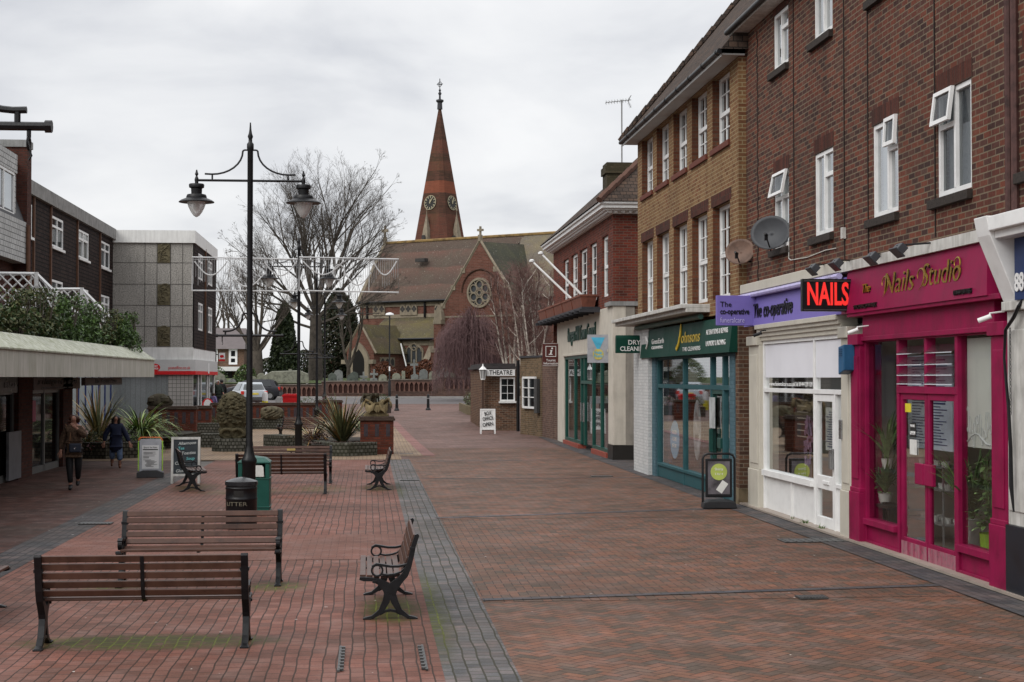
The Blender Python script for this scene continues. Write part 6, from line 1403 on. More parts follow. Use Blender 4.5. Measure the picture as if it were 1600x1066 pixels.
for s_ in(-1,1): q.tube([(s_*.18*math.cos(t)+s_*.16,-.28-.05*math.sin(t),.18+.14*math.sin(t)) for t in[k*.5 for k in range(13)]],.05,7)
q.build('carved_scrolls',SM,o)
p=G_(424,671); o,SM2=rock('coiled_stone',(p.x,p.y+.2,zg(p.y)+.42),[(.36,0),(.46,.12),(.47,.3),(.40,.46),(.15,.54),(.02,.55)],'squat coiled stone carving on the far sett wall',(.12,.10,.065),.10,36,14,5)
q=MB()
for k in range(9):
    a0=k*.7; q.tube([(.44*math.cos(a0+t*.25)*(1-t*.03),.33*math.sin(a0+t*.25),.08+.045*t+.03*math.sin(k)) for t in range(9)],.045,6)
q.build('coils',SM2,o)
# brick planter walls with dark copings
PBR=brick('planter_red_brick',[(0,(.08,.024,.016)),(.5,(.125,.035,.022)),(1,(.17,.048,.03))],(.07,.04,.03),stain=.35,stainc=(.06,.03,.015)); BLU=M('blue_brick_inlay',(.045,.035,.04),.7,0,.2,10); COP=M('dark_brick_coping',(.06,.04,.03),.85,0,.3,9,.4)
def brick_planter(x0,x1,y0,y1,h,label,inl,name='brick_wall',cat='wall'):
    t=empty(name,((x0+x1)/2,y0,zg(y0)),0,label,cat); w_=(x1-x0)/2; d=y1-y0
    q=MB(); q.box(-w_,w_,0,d,-.1,h-.12); q.build('brickwork',PBR,t); q=MB(); q.box(-w_-.05,w_+.05,-.05,d+.05,h-.12,h-.06); q.box(-w_-.02,w_+.02,-.02,d+.02,h-.06,h); q.build('coping',COP,t,bevel=.01)
    q=MB(); n=max(1,int(2*w_/.26))
    for k in range(n):
        x=-w_+(k+.5)*2*w_/n; q.box(x-.06,x+.06,-.006,.01,h*inl,h-.22)
    q.build('blue_brick_inlay',BLU,t); return t
Yp=48.0; x0,x1=onY(563,650,Yp)[0],onY(615,650,Yp)[0]
brick_planter(x0,x1,Yp,Yp+1.1,1.13,'red brick pier with dark brick inlays at the right end of the planter',.48,'brick_pier','pier')
Y1=58.0; brick_planter(onY(235,0,Y1)[0],onY(309,0,Y1)[0],Y1,Y1+.45,HC-44*Y1/2500-zg(Y1),'weathered red brick planter wall in front of the post office',.5)
Y2=71.; brick_planter(onY(309,0,63.2)[0],onY(332,0,63.2)[0],63.2,63.6,1.12,'short red brick wall piece joining the left planter wall',.5)
brick_planter(onY(332,0,Y2)[0],onY(497,0,Y2)[0],Y2,Y2+.45,HC-39*Y2/2500-zg(Y2),'long dark-coped red brick wall along the back of the court',.35)
brick_planter(onY(498,0,76)[0],onY(536,0,76)[0],76,76.4,HC-35*76/2500-zg(76),'shorter red brick wall stepping back behind the spiky plant',.35)
z1=HC-44*Y1/2500
o,SM3=rock('crouching_stone_beast',(onY(251,0,Y1)[0],Y1+.2,z1),[(.38,0),(.42,.1),(.36,.25),(.30,.36),(.12,.44),(.02,.45)],'dark crouching stone beast on top of the left planter wall',(.055,.045,.032),.15,30,12,4,1.0,.6)
for dx,r_ in((-.25,.16),(.2,.18)):
    q=MB(); q.lathe([(.02,-.12),(r_,-.05),(r_*.9,.08),(.03,.16)],(dx,-.12,.22),10); q.build('carved_head',SM3,o)
# stone leaf sculpture on the pier
cx=(x0+x1)/2-.02; t=empty('stone_leaf_sculpture',(cx,Yp+.5,1.13),0,'ochre stone sculpture of curling leaves on the brick pier','sculpture')
OCH=M('ochre_stone',(.24,.185,.10),.9,0,.35,5,.6,.2,.45,(.06,.055,.03))
q=MB(); q.lathe([(.40,0),(.38,.07),(.30,.12),(.26,.2)],n=18,sy=.7); q.build('base',OCH,t,bevel=.01)
q=MB()
def leaf3(mb,p0,az,L,W,curl,thick=.05,lift=.5):
    n=9; m=6; top=[];bot=[]
    d=Vector((math.cos(az),math.sin(az),0)); s_=Vector((-math.sin(az),math.cos(az),0))
    for i in range(n+1):
        t_=i/n; c_=p0+d*L*math.sin(t_*curl)/curl*1.3+Vector((0,0,1))*(lift*math.sin(t_*PI*.62)-.16*t_**3); w_=W*math.sin(PI*(.12+.86*t_))
        for j in range(m+1):
            u=j/m*2-1; p=c_+s_*w_*u+Vector((0,0,1))*(.10*abs(u)**1.5*(1 if t_<.7 else -1)+.02*math.sin(9*t_)); top.append(p); bot.append(p-Vector((0,0,thick)))
    N=len(top); f=[]
    for i in range(n):
        for j in range(m):
            a=i*(m+1)+j; f.append((a,a+1,a+m+2,a+m+1)); f.append((a+N,a+m+1+N,a+m+2+N,a+1+N))
    for i in range(n):
        for j in(0,m): a=i*(m+1)+j; f.append((a,a+m+1,a+m+1+N,a+N))
    for j in range(m): f.append((j,j+1,j+1+N,j+N)); a=n*(m+1)+j; f.append((a,a+1,a+1+N,a+N))
    mb.add(top+bot,f,0,True)
for az,L,W,l in((-.1,.50,.22,.38),(.5,.42,.2,.34),(-.9,.45,.22,.26),(PI+.2,.48,.22,.36),(PI-.6,.42,.2,.40),(PI+1.0,.46,.22,.25),(-1.5,.40,.24,.28)): leaf3(q,Vector((0,0,.15)),az,L,W,1.3,.05,l)
q.build('lower_leaves',OCH,t)
q=MB(); DST=M('dark_weathered_stone',(.07,.06,.04),.95,0,.4,6,.6)
for az,L,W in((PI+.1,.40,.16),(.2,.18,.12),(PI-.9,.32,.15),(PI+.9,.3,.15)): leaf3(q,Vector((-.08,0,.50)),az,L,W,1.2,.06,.16)
q.tube([(-.05,0,.15),(-.08,0,.4),(-.06,0,.6)],[.13,.10,.08],8); q.build('upper_leaves',DST,t)
# beds
SOIL=M('dark_soil',(.03,.024,.018),.95,0,.3,12,.5)
def bed(pts,z,label,name='bed_soil'):
    q=MB(); q.face([(p.x,p.y,z) for p in pts]); return tag(q.build(name,SOIL,recalc=False),label,'soil',None,'stuff')
def pts(*a): return [Vector((x,y,0)) for x,y in a]
a,b=G_(472,700),G_(590,711)
bed(pts((a.x+.1,a.y),(a.x+.5,47.2),(b.x-.7,46.9),(b.x,48.1),(b.x-.3,53),(a.x+.2,54)),.33,'dark leaf-strewn soil in the right planter')
a=G_(118,717); bed(pts((a.x,46.6),(-6.6,46.6),(-6.55,50.5),(-5.9,53.2),(-6.2,58),(-9.5,58),(a.x-1,50)),.40,'dark soil of the left planting bed')
# spiky plants
def flax(name,loc,n,ln,wd,mats,label,el=(.9,1.5),droop=(.3,1.6),cat='plant',parts=7):
    t=empty(name,loc,0,label,cat); q=MB()
    for i in range(n):
        a=random.uniform(0,2*PI); r=random.uniform(0,.15); blade(q,(r*math.cos(a),r*math.sin(a),0),a,ln*random.uniform(.6,1.12),wd*random.uniform(.7,1.2),random.uniform(*el),random.uniform(*droop),parts,random.choices(range(len(mats)),[6,2,1.6][:len(mats)])[0])
    q.build('leaves',list(mats),t,recalc=False); return t
FG,FB,FY=leafm('flax_green',(.09,.10,.045)),leafm('flax_bronze',(.32,.18,.055)),leafm('flax_pale',(.38,.33,.17))
p=G_(537,700); flax('spiky_flax',(p.x,49.3,.33),230,1.5,.07,(FG,FB,FY),'big green and bronze spiky flax in the right planter',(.55,1.5),(.1,1.0))
p=G_(505,690); flax('bronze_flax',(p.x-.1,49.6,.33),90,1.05,.055,(FB,FY,FG),'orange-bronze arching flax left of the big spiky one',(.3,1.1),(.5,1.4))
flax('variegated_plant',(onY(566,0,50.6)[0],50.6,.6),70,.85,.055,(leafm('variegated_leaf',(.16,.22,.10)),leafm('variegated_pale',(.36,.40,.26)),L2),'pale variegated plant behind the stone leaf sculpture',(.5,1.4),(.6,1.8))
t=empty('brown_low_shrub',(G_(500,697).x,49.0,.33),0,'low brown twiggy shrub at the left end of the right planter','shrub'); q=MB(); leafcloud(q,(0,0,.13),.45,.4,.2,900,.015,.035,2); q.build('foliage',[leafm('brown_leaf',(.06,.035,.025)),leafm('purple_leaf',(.05,.025,.03))],t,recalc=False)
q=MB(); 
for k in range(260): x,y=random.uniform(-1.7,.0),random.uniform(47.3,48.6); s_=random.uniform(.02,.05); q.face([(x+s_*math.cos(j*PI/2),y+s_*math.sin(j*PI/2),.335+random.uniform(0,.06)) for j in range(4)])
tag(q.build('fallen_leaves',leafm('brown_leaf',(.06,.035,.025)),recalc=False),'brown fallen leaves on the soil of the right planter','leaves',None,'stuff')
p=G_(160,700); flax('spiky_flax',(onY(158,0,49)[0],49,.40),120,1.6,.07,(FG,FB,FY),'dark upright flax with dead orange blades in the left bed',(.9,1.5),(.1,.9))
flax('fallen_flax',(onY(140,0,48.3)[0],48.3,.40),50,1.1,.06,(FY,FB,FG),'collapsed straw-coloured flax at the left end of the bed',(.0,.9),(.3,1.3))
flax('green_strap_plant',(onY(222,0,50)[0],50.,.40),260,1.6,.06,(leafm('strap_green',(.16,.24,.06)),leafm('strap_pale',(.34,.42,.15)),L1),'fountain of bright green strap leaves in the left bed',(.6,1.4),(1.0,2.4))
for px,Y_l,r_,lb,ms_ in((200,47.6,.45,'low purple-leaved shrub in the left bed beside the sett wall',(leafm('purple_leaf',(.05,.025,.03)),L1)),(265,55,.5,'low dark shrub below the left brick planter wall',(leafm('brown_leaf',(.06,.035,.025)),L1)),(135,47.4,.5,'small dark green shrub behind the woman with the bag',(L1,L3)),(325,64.5,.5,'small grey-green shrub on the short sett wall',(L3,L1)),(180,48.3,.5,'ground-hugging shrub in the middle of the left bed',(L1,leafm('brown_leaf',(.06,.035,.025))))):
    t=empty('low_shrub',(onY(px,0,Y_l)[0],Y_l,.42),0,lb,'shrub','low shrubs in the court beds'); q=MB(); leafcloud(q,(0,0,.15),r_,r_*.8,.28,700,.018,.04,2); q.build('foliage',list(ms_),t,recalc=False)
p=G_(155,717); t=empty('trailing_flowers',(p.x-.02,p.y-.12,.34),0,'red and pink flowers trailing over the sett wall behind the women','flowers'); q=MB(); leafcloud(q,(0,0,-.02),.42,.12,.17,260,.018,.035,3); q.build('petals',[M('flower_crimson',(.20,.02,.04)),M('flower_pink',(.40,.22,.26)),L1],t,recalc=False)
# ================================================================ people
def skin_obj(name,chains,mat_,parent,sub=1):
    """chains: list of [(x,y,z,r),...]; points that coincide are welded"""
    V=[];E=[];Rd=[];idx={}
    def vi(p):
        k=tuple(round(c,4) for c in p[:3])
        if k not in idx: idx[k]=len(V); V.append(k); Rd.append(p[3])
        return idx[k]
    for ch in chains:
        for a,b in zip(ch,ch[1:]):
            i,j=vi(a),vi(b)
            if i!=j: E.append((i,j))
    me=bpy.data.meshes.new(name); me.from_pydata(V,E,[]); o=bpy.data.objects.new(name,me); COL.objects.link(o)
    md=o.modifiers.new('skin','SKIN'); md.use_smooth_shade=True
    if not me.skin_vertices: bpy.context.view_layer.update()
    for i,sv in enumerate(me.skin_vertices[0].data): sv.radius=(Rd[i],Rd[i]); sv.use_root=(i==0)
    s2=o.modifiers.new('sub','SUBSURF'); s2.levels=sub; s2.render_levels=sub
    dg=bpy.context.evaluated_depsgraph_get(); m2=bpy.data.meshes.new_from_object(o.evaluated_get(dg))
    bpy.data.objects.remove(o); bpy.data.meshes.remove(me)
    m2.materials.clear(); m2.materials.append(mat_)
    for p in m2.polygons: p.use_smooth=True
    o=bpy.data.objects.new(name,m2); COL.objects.link(o); o.parent=parent; return o
SKIN=M('skin',(.33,.17,.12),.55,0,.06,9)
def hand(w,dirv,side,curl=.5):
    """finger chains leaving a wrist w along dirv; side = direction of the thumb"""
    d=Vector(dirv).normalized(); s_=Vector(side).normalized(); n_=d.cross(s_); out=[]; w=Vector(w)
    palm=w+d*.05; out.append([(*w,.024),(*palm,.030)])
    for k,(off,L) in enumerate(((.028,.070),(.010,.080),(-.010,.075),(-.027,.058))):
        b=palm+s_*off+d*.03; m1=b+d*L*.5+n_*L*.1*curl; tp=m1+d*L*.42*math.cos(curl)+n_*L*.5*math.sin(curl); out.append([(*palm,.030),(*b,.010),(*m1,.009),(*tp,.007)])
    b=w+d*.03+s_*.032; out.append([(*w,.024),(*b,.011),(*(b+d*.035+s_*.025),.009),(*(b+d*.062+s_*.03),.007)])
    return out
def person(name,loc,rz,H,J,coat,trous,shoe,hair,label,group=None,long_hair=False,hem=.5,bag=None,hood=False,cuff=None,coat_r=1.0):
    """J: joints in units of height. facing -Y"""
    t=empty(name,loc,rz,label,'person',group); s=lambda p:(p[0]*H,p[1]*H,p[2]*H)
    P={k:s(v) for k,v in J.items()}
    def q_(k,r): return (*P[k],r*H)
    ch=[[q_('pelvis',.062),q_('waist',.058),q_('chest',.068),q_('neckb',.036),q_('neck',.036),q_('jaw',.050),q_('head',.064),q_('crown',.044)]]
    for a in('l','r'):
        ch.append([q_('neckb',.036),q_('sh'+a,.032),q_('el'+a,.023),q_('wr'+a,.016)])
        ch.append([q_('pelvis',.062),q_('hip'+a,.052),q_('kn'+a,.034),q_('an'+a,.022),q_('to'+a,.018)])
        w=Vector(P['wr'+a]); e_=Vector(P['el'+a]); ch+= hand(w,w-e_,(1,0,0) if a=='l' else (-1,0,0)) if a not in() else []
    hd=Vector(P['head']); ch.append([(*P['head'],.052*H),(hd.x,hd.y-.070*H,hd.z-.004*H,.011*H)])
    skin_obj('body',ch,SKIN,t,1)
    ey=MB()
    for sx_ in(-1,1): ey.lathe([(.001,-.006*H),(.006*H,0),(.001,.006*H)],(hd.x+sx_*.018*H,hd.y-.056*H,hd.z+.010*H),6)
    ey.build('eyes',M('eye_dark',(.02,.015,.01)),t)
    mo=MB(); mo.box(hd.x-.015*H,hd.x+.015*H,hd.y-.051*H,hd.y-.046*H,hd.z-.034*H,hd.z-.027*H); mo.build('mouth',M('lip',(.25,.06,.05)),t)
    # coat: torso + sleeves + skirt
    coat_r*=1.28; cc=[[q_('pelvis',.082*coat_r),q_('waist',.080*coat_r),q_('chest',.080*coat_r),(P['neckb'][0],P['neckb'][1],P['neckb'][2]-.03*H,.055*H),(P['neck'][0],P['neck'][1],P['neck'][2]-.005*H,.048*H)]]
    for a in('l','r'):
        e_=Vector(P['el'+a]); w=Vector(P['wr'+a]); c_=e_.lerp(w,.92); cc.append([(P['neckb'][0],P['neckb'][1],P['neckb'][2]-.03*H,.055*H),(P['sh'+a][0]*.82,P['sh'+a][1],P['sh'+a][2]-.012*H,.040*coat_r*H),q_('el'+a,.036*coat_r),(*c_,.036*H)])
    pv=Vector(P['pelvis']); hz=hem*H; cc.append([q_('pelvis',.082*coat_r),(pv.x,pv.y,(pv.z+hz)/2,.088*H*coat_r),(pv.x,pv.y,hz,.085*H*coat_r)])
    skin_obj('coat',cc,coat,t,2)
    sk_=MB(); sk_.lathe([(.104*H,0),(.108*H,.01*H),(.102*H,(pv.z-hz)*.6),(.094*H,pv.z-hz+.02*H),(.082*H,pv.z-hz+.10*H)],(pv.x,pv.y,hz),20,sy=.72); sk_.build('coat_skirt',coat,t)
    tt=[]
    for a in('l','r'):
        k_=Vector(P['kn'+a]); an=Vector(P['an'+a]); tt.append([(pv.x,pv.y,pv.z,.076*H),q_('hip'+a,.068),(*k_,(.048 if cuff is None else .058)*H),(*k_.lerp(an,.85 if cuff is None else cuff),(.034 if cuff is None else .056)*H)])
    skin_obj('trousers',tt,trous,t,1)
    for a in('l','r'):
        an=Vector(P['an'+a]); to=Vector(P['to'+a]); top=an+Vector((0,0,.04 if cuff is None else .11))*H
        skin_obj('shoe',[[(*top,.026*H if cuff is None else .034*H),(an.x,an.y+.01,an.z,.030*H),(to.x,to.y,to.z,.026*H),(to.x,to.y-.02*H,to.z-.002,.018*H)]],shoe,t,1)
    # hair
    hc=[[(hd.x,hd.y+.010*H,hd.z+.022*H,.078*H),(hd.x,hd.y+.006*H,hd.z+.052*H,.052*H)],[(hd.x,hd.y+.010*H,hd.z+.022*H,.078*H),(hd.x,hd.y+.038*H,hd.z-.03*H,.062*H),(hd.x,hd.y+.04*H,hd.z-(.15 if long_hair else .065)*H,.042*H)]]
    for sx_ in(-1,1): hc.append([(hd.x,hd.y+.010*H,hd.z+.022*H,.078*H),(hd.x+sx_*.050*H,hd.y-.012*H,hd.z-.02*H,.034*H),(hd.x+sx_*.056*H,hd.y-.008*H,hd.z-(.13 if long_hair else .065)*H,.032*H)])
    skin_obj('hair',hc,hair,t,1)
    if bag:
        q=MB(); bx,by,bz,bw,bh=bag; q.box((bx-bw/2)*H,(bx+bw/2)*H,(by-.03)*H,(by+.02)*H,(bz-bh/2)*H,(bz+bh/2)*H); b_=q.build('handbag',M('navy_bag',(.02,.025,.04),.35,0,.1,5),t,bevel=.02)
        q=MB(); q.tube([((bx-.0)*H,(by-.035)*H+.0,bz*H)]+[((bx)*H+.018*math.cos(k),(by-.034)*H,bz*H+.018*math.sin(k)) for k in range(7)],.005,5); q.build('clasp',M('chrome',(.6,.6,.6),.15,1),b_)
        q=MB(); q.tube([((bx-bw/2)*H,by*H,(bz+bh/2)*H),(P['chest'][0]-.03*H,P['chest'][1]-.09*H,P['chest'][2]),(P['shr'][0],P['shr'][1]-.02*H,P['shr'][2]+.05*H)],.009,5); q.build('strap',M('tan_strap',(.2,.1,.05)),b_)
    return t
J1=dict(pelvis=(0,0,.53),waist=(.0,0,.61),chest=(0,0,.73),neckb=(0,.0,.825),neck=(0,-.005,.855),jaw=(0,-.012,.888),head=(0,-.012,.925),crown=(0,-.005,.962),
 shl=(.105,0,.80),ell=(.15,-.10,.69),wrl=(.045,-.13,.80),shr=(-.105,0,.80),elr=(-.15,.02,.65),wrr=(-.16,-.02,.50),
 hipl=(.055,0,.50),knl=(.06,-.02,.29),anl=(.045,-.03+.10,.10),tol=(.045,-.06+.10,.06),hipr=(-.055,0,.50),knr=(-.045,-.06,.28),anr=(-.03,-.06,.045),tor=(-.03,-.14,.022))
FUR=M('brown_fur_coat',(.075,.045,.028),.95,0,.5,25,.9); NAVY=M('navy_coat',(.010,.014,.035),.85,0,.2,8,.2)
p=gp(115,765); person('person',(p.x,p.y,0),.05,1.58,J1,FUR,M('black_leggings',(.008,.008,.009),.7),M('black_trainer',(.015,.015,.016),.5,0,.3,20),M('auburn_hair',(.05,.018,.010),.6,0,.3,20),'woman in a brown fur-look coat with a dark handbag, hand raised to her face',None,False,.41,(.03,-.10,.545,.15,.115))
J2=dict(pelvis=(0,0,.50),waist=(.0,0,.59),chest=(0,0,.72),neckb=(0,.0,.82),neck=(0,-.01,.85),jaw=(0,-.02,.885),head=(0,-.022,.925),crown=(0,-.01,.962),
 shl=(.11,0,.79),ell=(.18,-.01,.62),wrl=(.24,-.03,.47),shr=(-.11,0,.79),elr=(-.19,.0,.63),wrr=(-.21,-.02,.48),
 hipl=(.06,0,.47),knl=(.07,-.05,.27),anl=(.075,-.04,.05),tol=(.08,-.13,.022),hipr=(-.06,0,.47),knr=(-.065,-.0,.27),anr=(-.075,.10,.10),tor=(-.075,.05,.05))
p=gp(181,731.5); person('person',(p.x,p.y,0),.1,1.37,J2,NAVY,M('blue_jeans',(.09,.13,.21),.85,0,.2,9,.2),M('brown_boot',(.10,.035,.015),.6,0,.2,9),M('black_hair',(.012,.010,.010),.6),'woman in a navy knee-length coat, jeans and brown boots striding out of the shade',None,True,.29,None,True,.62,1.12)
J3=dict(J1); J3.update(ell=(.15,-.03,.65),wrl=(.14,-.12,.55))
for px,Y_l,H_,ct,hr,lb,rz in((344,93,1.72,M('dark_green_jacket',(.02,.03,.022),.8,0,.2,5),M('grey_hair',(.45,.44,.42),.8),'distant grey-haired person in a dark green jacket by the post office',.6),(350,94.5,1.75,M('black_jacket',(.012,.012,.013),.8),M('black_hair',(.012,.010,.010),.6),'distant dark-haired person in black half hidden by the carved stone',-2.6),(338,84,1.15,M('lilac_jacket',(.20,.17,.33),.8),M('brown_hair',(.06,.035,.02),.7),'distant child in a lilac jacket beside the red and white shop sign',2.6)):
    person('person',((px-575)/2500*Y_l,Y_l,zg(Y_l)),rz,H_,J3,ct,M('dark_trousers',(.02,.02,.03),.8),M('brown_boot',(.10,.035,.015),.6,0,.2,9),hr,lb,'people near the post office')
# ================================================================ across the square
Yq=79; xq=(329-575)/2500*Yq; t=empty('ice_cream_sign',(xq,Yq,zg(Yq)),.1,'rounded red and white pavement sign outside the post office','A-board')
q=MB(); out=[(-.26,0),(.26,0),(.26,.72)]+[(.26*math.cos(k*PI/10),.72+.26*math.sin(k*PI/10)) for k in range(1,10)]+[(-.26,.72)]; q.prism(out,lambda u,v,d:(u,d,v),-.03,.03); pl=q.build('panel',RED,t); q=MB(); q.prism([(u*.72,v*.85+.09) for u,v in out],lambda u,v,d:(u,d,v),-.04,-.031); q.build('white_face',WHITE,pl); q=MB(); q.prism([(-.12,.15),(.12,.3),(-.05,.55),(-.15,.4)],lambda u,v,d:(u,d,v),-.046,-.041); q.build('red_swirl',RED,pl); q=MB(); q.box(-.28,.28,-.2,.2,0,.06); q.build('base',BLACK,t)
Yq=90; t=empty('lit_traffic_bollard',((416.5-575)/2500*Yq,Yq,zg(Yq)),0,'white and yellow traffic bollard beyond the brick wall','bollard')
q=MB(); q.lathe([(.17,.0),(.17,.52),(.17,.54)],n=12,sx=1,sy=.6); q.build('yellow_body',M('yellow_plastic',(.70,.62,.03),.4),t); q=MB(); q.lathe([(.165,.54),(.165,.9),(.12,1.03),(.03,1.06)],n=12,sy=.6); q.build('white_top',WHITE,t)
Yq=88; t=empty('red_grit_bin',((455.5-575)/2500*Yq,Yq,zg(Yq)),0,'bright red lidded grit bin beyond the brick wall','grit bin')
q=MB(); q.add([(-.36,-.3,0),(.36,-.3,0),(.36,.3,0),(-.36,.3,0),(-.42,-.35,.82),(.42,-.35,.82),(.42,.35,.82),(-.42,.35,.82)],[(0,3,2,1),(4,5,6,7),(0,1,5,4),(1,2,6,5),(2,3,7,6),(3,0,4,7)]); q.build('tub',RED,t,bevel=.02); q=MB(); q.prism([(-.46,.82),(.46,.82),(.44,.90),(.34,.98),(-.34,.98),(-.44,.90)],lambda u,v,d:(u,d,v),-.38,.38); q.build('lid',RED,t,bevel=.02)
Yq=87; t=empty('grey_tilted_board',((437-575)/2500*Yq,Yq,zg(Yq)),0,'small grey tilted notice board left of the red grit bin','board')
q=MB(); q.prism([(-.22,.45),(.12,.45),(.24,.82),(-.08,.82)],lambda u,v,d:(u,d,v),-.02,.02); q.build('panel',M('pale_card',(.35,.35,.34)),t); q=MB(); q.tube([(-.1,0,0),(-.1,0,.5)],.02,5); q.tube([(.1,0,0),(.1,0,.5)],.02,5); q.build('legs',BLACK,t)
def far_planter(px,Y_l,w_,label,cols):
    t=empty('flower_planter',((px-575)/2500*Y_l,Y_l,zg(Y_l)),0,label,'planter'); q=MB(); q.box(-w_/2,w_/2,-.3,.3,0,.5); q.build('tub',M('dark_wood_tub',(.04,.03,.025),.8),t); q=MB(); leafcloud(q,(0,0,.72),w_*.5,.35,.3,500,.02,.045,len(cols)); q.build('foliage',cols,t,recalc=False)
far_planter(483,80,1.1,'wooden tub of green plants with a pale flower beside the lamp post',[L1,L3,L2,M('flower_white',(.5,.5,.5))]); far_planter(512,82,.8,'tub of pink flowers behind the bench',[L1,L3,M('flower_pink',(.40,.22,.26))]); far_planter(598,86,.9,'tub of green plants behind the stone leaf sculpture',[L1,L2])
# hedge bed right
p=G_(738,645); q=MB(); xh0,xh1=(727-575)/2500*84,5.9
t=empty('hedge_bed',(0,0,0),0,'low brown-green clipped hedge in a timber-edged bed beside the theatre','hedge')
q.add([(xh0,90,zg(90)-.05),(xh0,84,zg(84)-.05),(xh1,75,.2),(xh1,90,.2),(xh0,90,zg(90)+.45),(xh0,84,zg(84)+.45),(xh1,75,.65),(xh1,90,.65)],[(0,1,5,4),(1,2,6,5),(4,5,6,7)]); q.build('timber_edge',M('timber_edge',(.13,.10,.055),.85,0,.2,4),t)
q=MB()
for k in range(11): u=k/10; leafcloud(q,(xh0+.5+(xh1-xh0-.6)*u,84.8-8*u+1.2,zg(84)+.75),.55,1.2,.42,420,.03,.06,3)
q.build('foliage',[L1,leafm('brown_leaf',(.06,.035,.025)),L3],t,recalc=False)
# car
def car(loc,rz,paint,label,plate=True):
    t=empty('parked_car',loc,rz,label,'car'); q=MB()  # rear faces -Y; length along y
    sec=[(-2.0,.35,.62,.78,.60),(-1.93,.30,.95,.84,.66),(-1.75,.26,1.02,.86,.66),(-1.5,.24,1.40,.87,.60),(-1.2,.24,1.50,.87,.60),(.3,.24,1.50,.87,.60),(.75,.24,1.36,.87,.62),(1.2,.24,1.02,.87,.70),(1.9,.26,.88,.83,.66),(2.05,.35,.62,.76,.6)]
    vs=[]; k=10
    for y,zb,zt,w_,wt in sec:
        belt=min(zt,.98); vs+=[(-w_*.92,y,zb),(-w_,y,zb+.15),(-w_,y,belt*.85),(-w_*.96,y,belt),(-wt,y,zt),(wt,y,zt),(w_*.96,y,belt),(w_,y,belt*.85),(w_,y,zb+.15),(w_*.92,y,zb)]
    f=[(i*k+j,i*k+(j+1)%k,(i+1)*k+(j+1)%k,(i+1)*k+j) for i in range(len(sec)-1) for j in range(k)]+[tuple(range(k)),tuple(range((len(sec)-1)*k,len(sec)*k))]
    q.add(vs,f,0,True); b_=q.build('body',paint,t)
    q=MB(); q.add([(-.68,-1.80,1.03),(.68,-1.80,1.03),(.56,-1.55,1.38),(-.56,-1.55,1.38)],[(0,1,2,3)]); 
    for s_ in(-1,1): q.add([(s_*.86,-1.4,1.0),(s_*.86,.9,1.0),(s_*.66,.3,1.42),(s_*.66,-1.25,1.42)],[(0,1,2,3)])
    q.add([(-.7,1.15,1.07),(.7,1.15,1.07),(.58,.72,1.40),(-.58,.72,1.40)],[(0,1,2,3)]); q.build('windows',DARKGLASS,b_)
    for x in(-.80,.80):
        for y in(-1.3,1.3):
            q=MB(); q.tube([(x-.09,y,.31),(x+.09,y,.31)],.31,20,sm=False); w_=q.build('wheel',M('tyre',(.015,.015,.015),.8),t); q=MB(); q.tube([(x+(-.1 if x<0 else .085),y,.31),(x+(-.085 if x<0 else .1),y,.31)],.18,14,sm=False); q.build('rim',M('rim_grey',(.3,.3,.3),.3,.7),w_)
    for x in(-.74,.74):
        q=MB(); q.box(x-.1,x+.1,-2.0,-1.88,.72,.95); q.build('tail_light',M('tail_light_red',(.5,.03,.02),.3),t,bevel=.02)
    if plate: q=MB(); q.box(-.26,.26,-2.02,-1.96,.72,.83); q.build('number_plate',M('yellow_plate',(.6,.5,.08),.5),t)
    q=MB(); q.box(-.8,.8,-2.05,-1.9,.35,.58); q.build('bumper',M('bumper_grey',(.06,.06,.06),.6),t,bevel=.03)
    return t
car(((387-575)/2500*101,103.5,zg(102)+.0),.25,M('silver_car_paint',(.34,.37,.40),.3,.3,.02,2,0,.5,0,None,.6),'silver-white car seen from the rear with a yellow plate, beyond the court')
car((-8.3,118,zg(118)),1.5,M('dark_car_paint',(.03,.03,.035),.3,.3,.02,2),'dark car on the road in front of the churchyard wall',False)
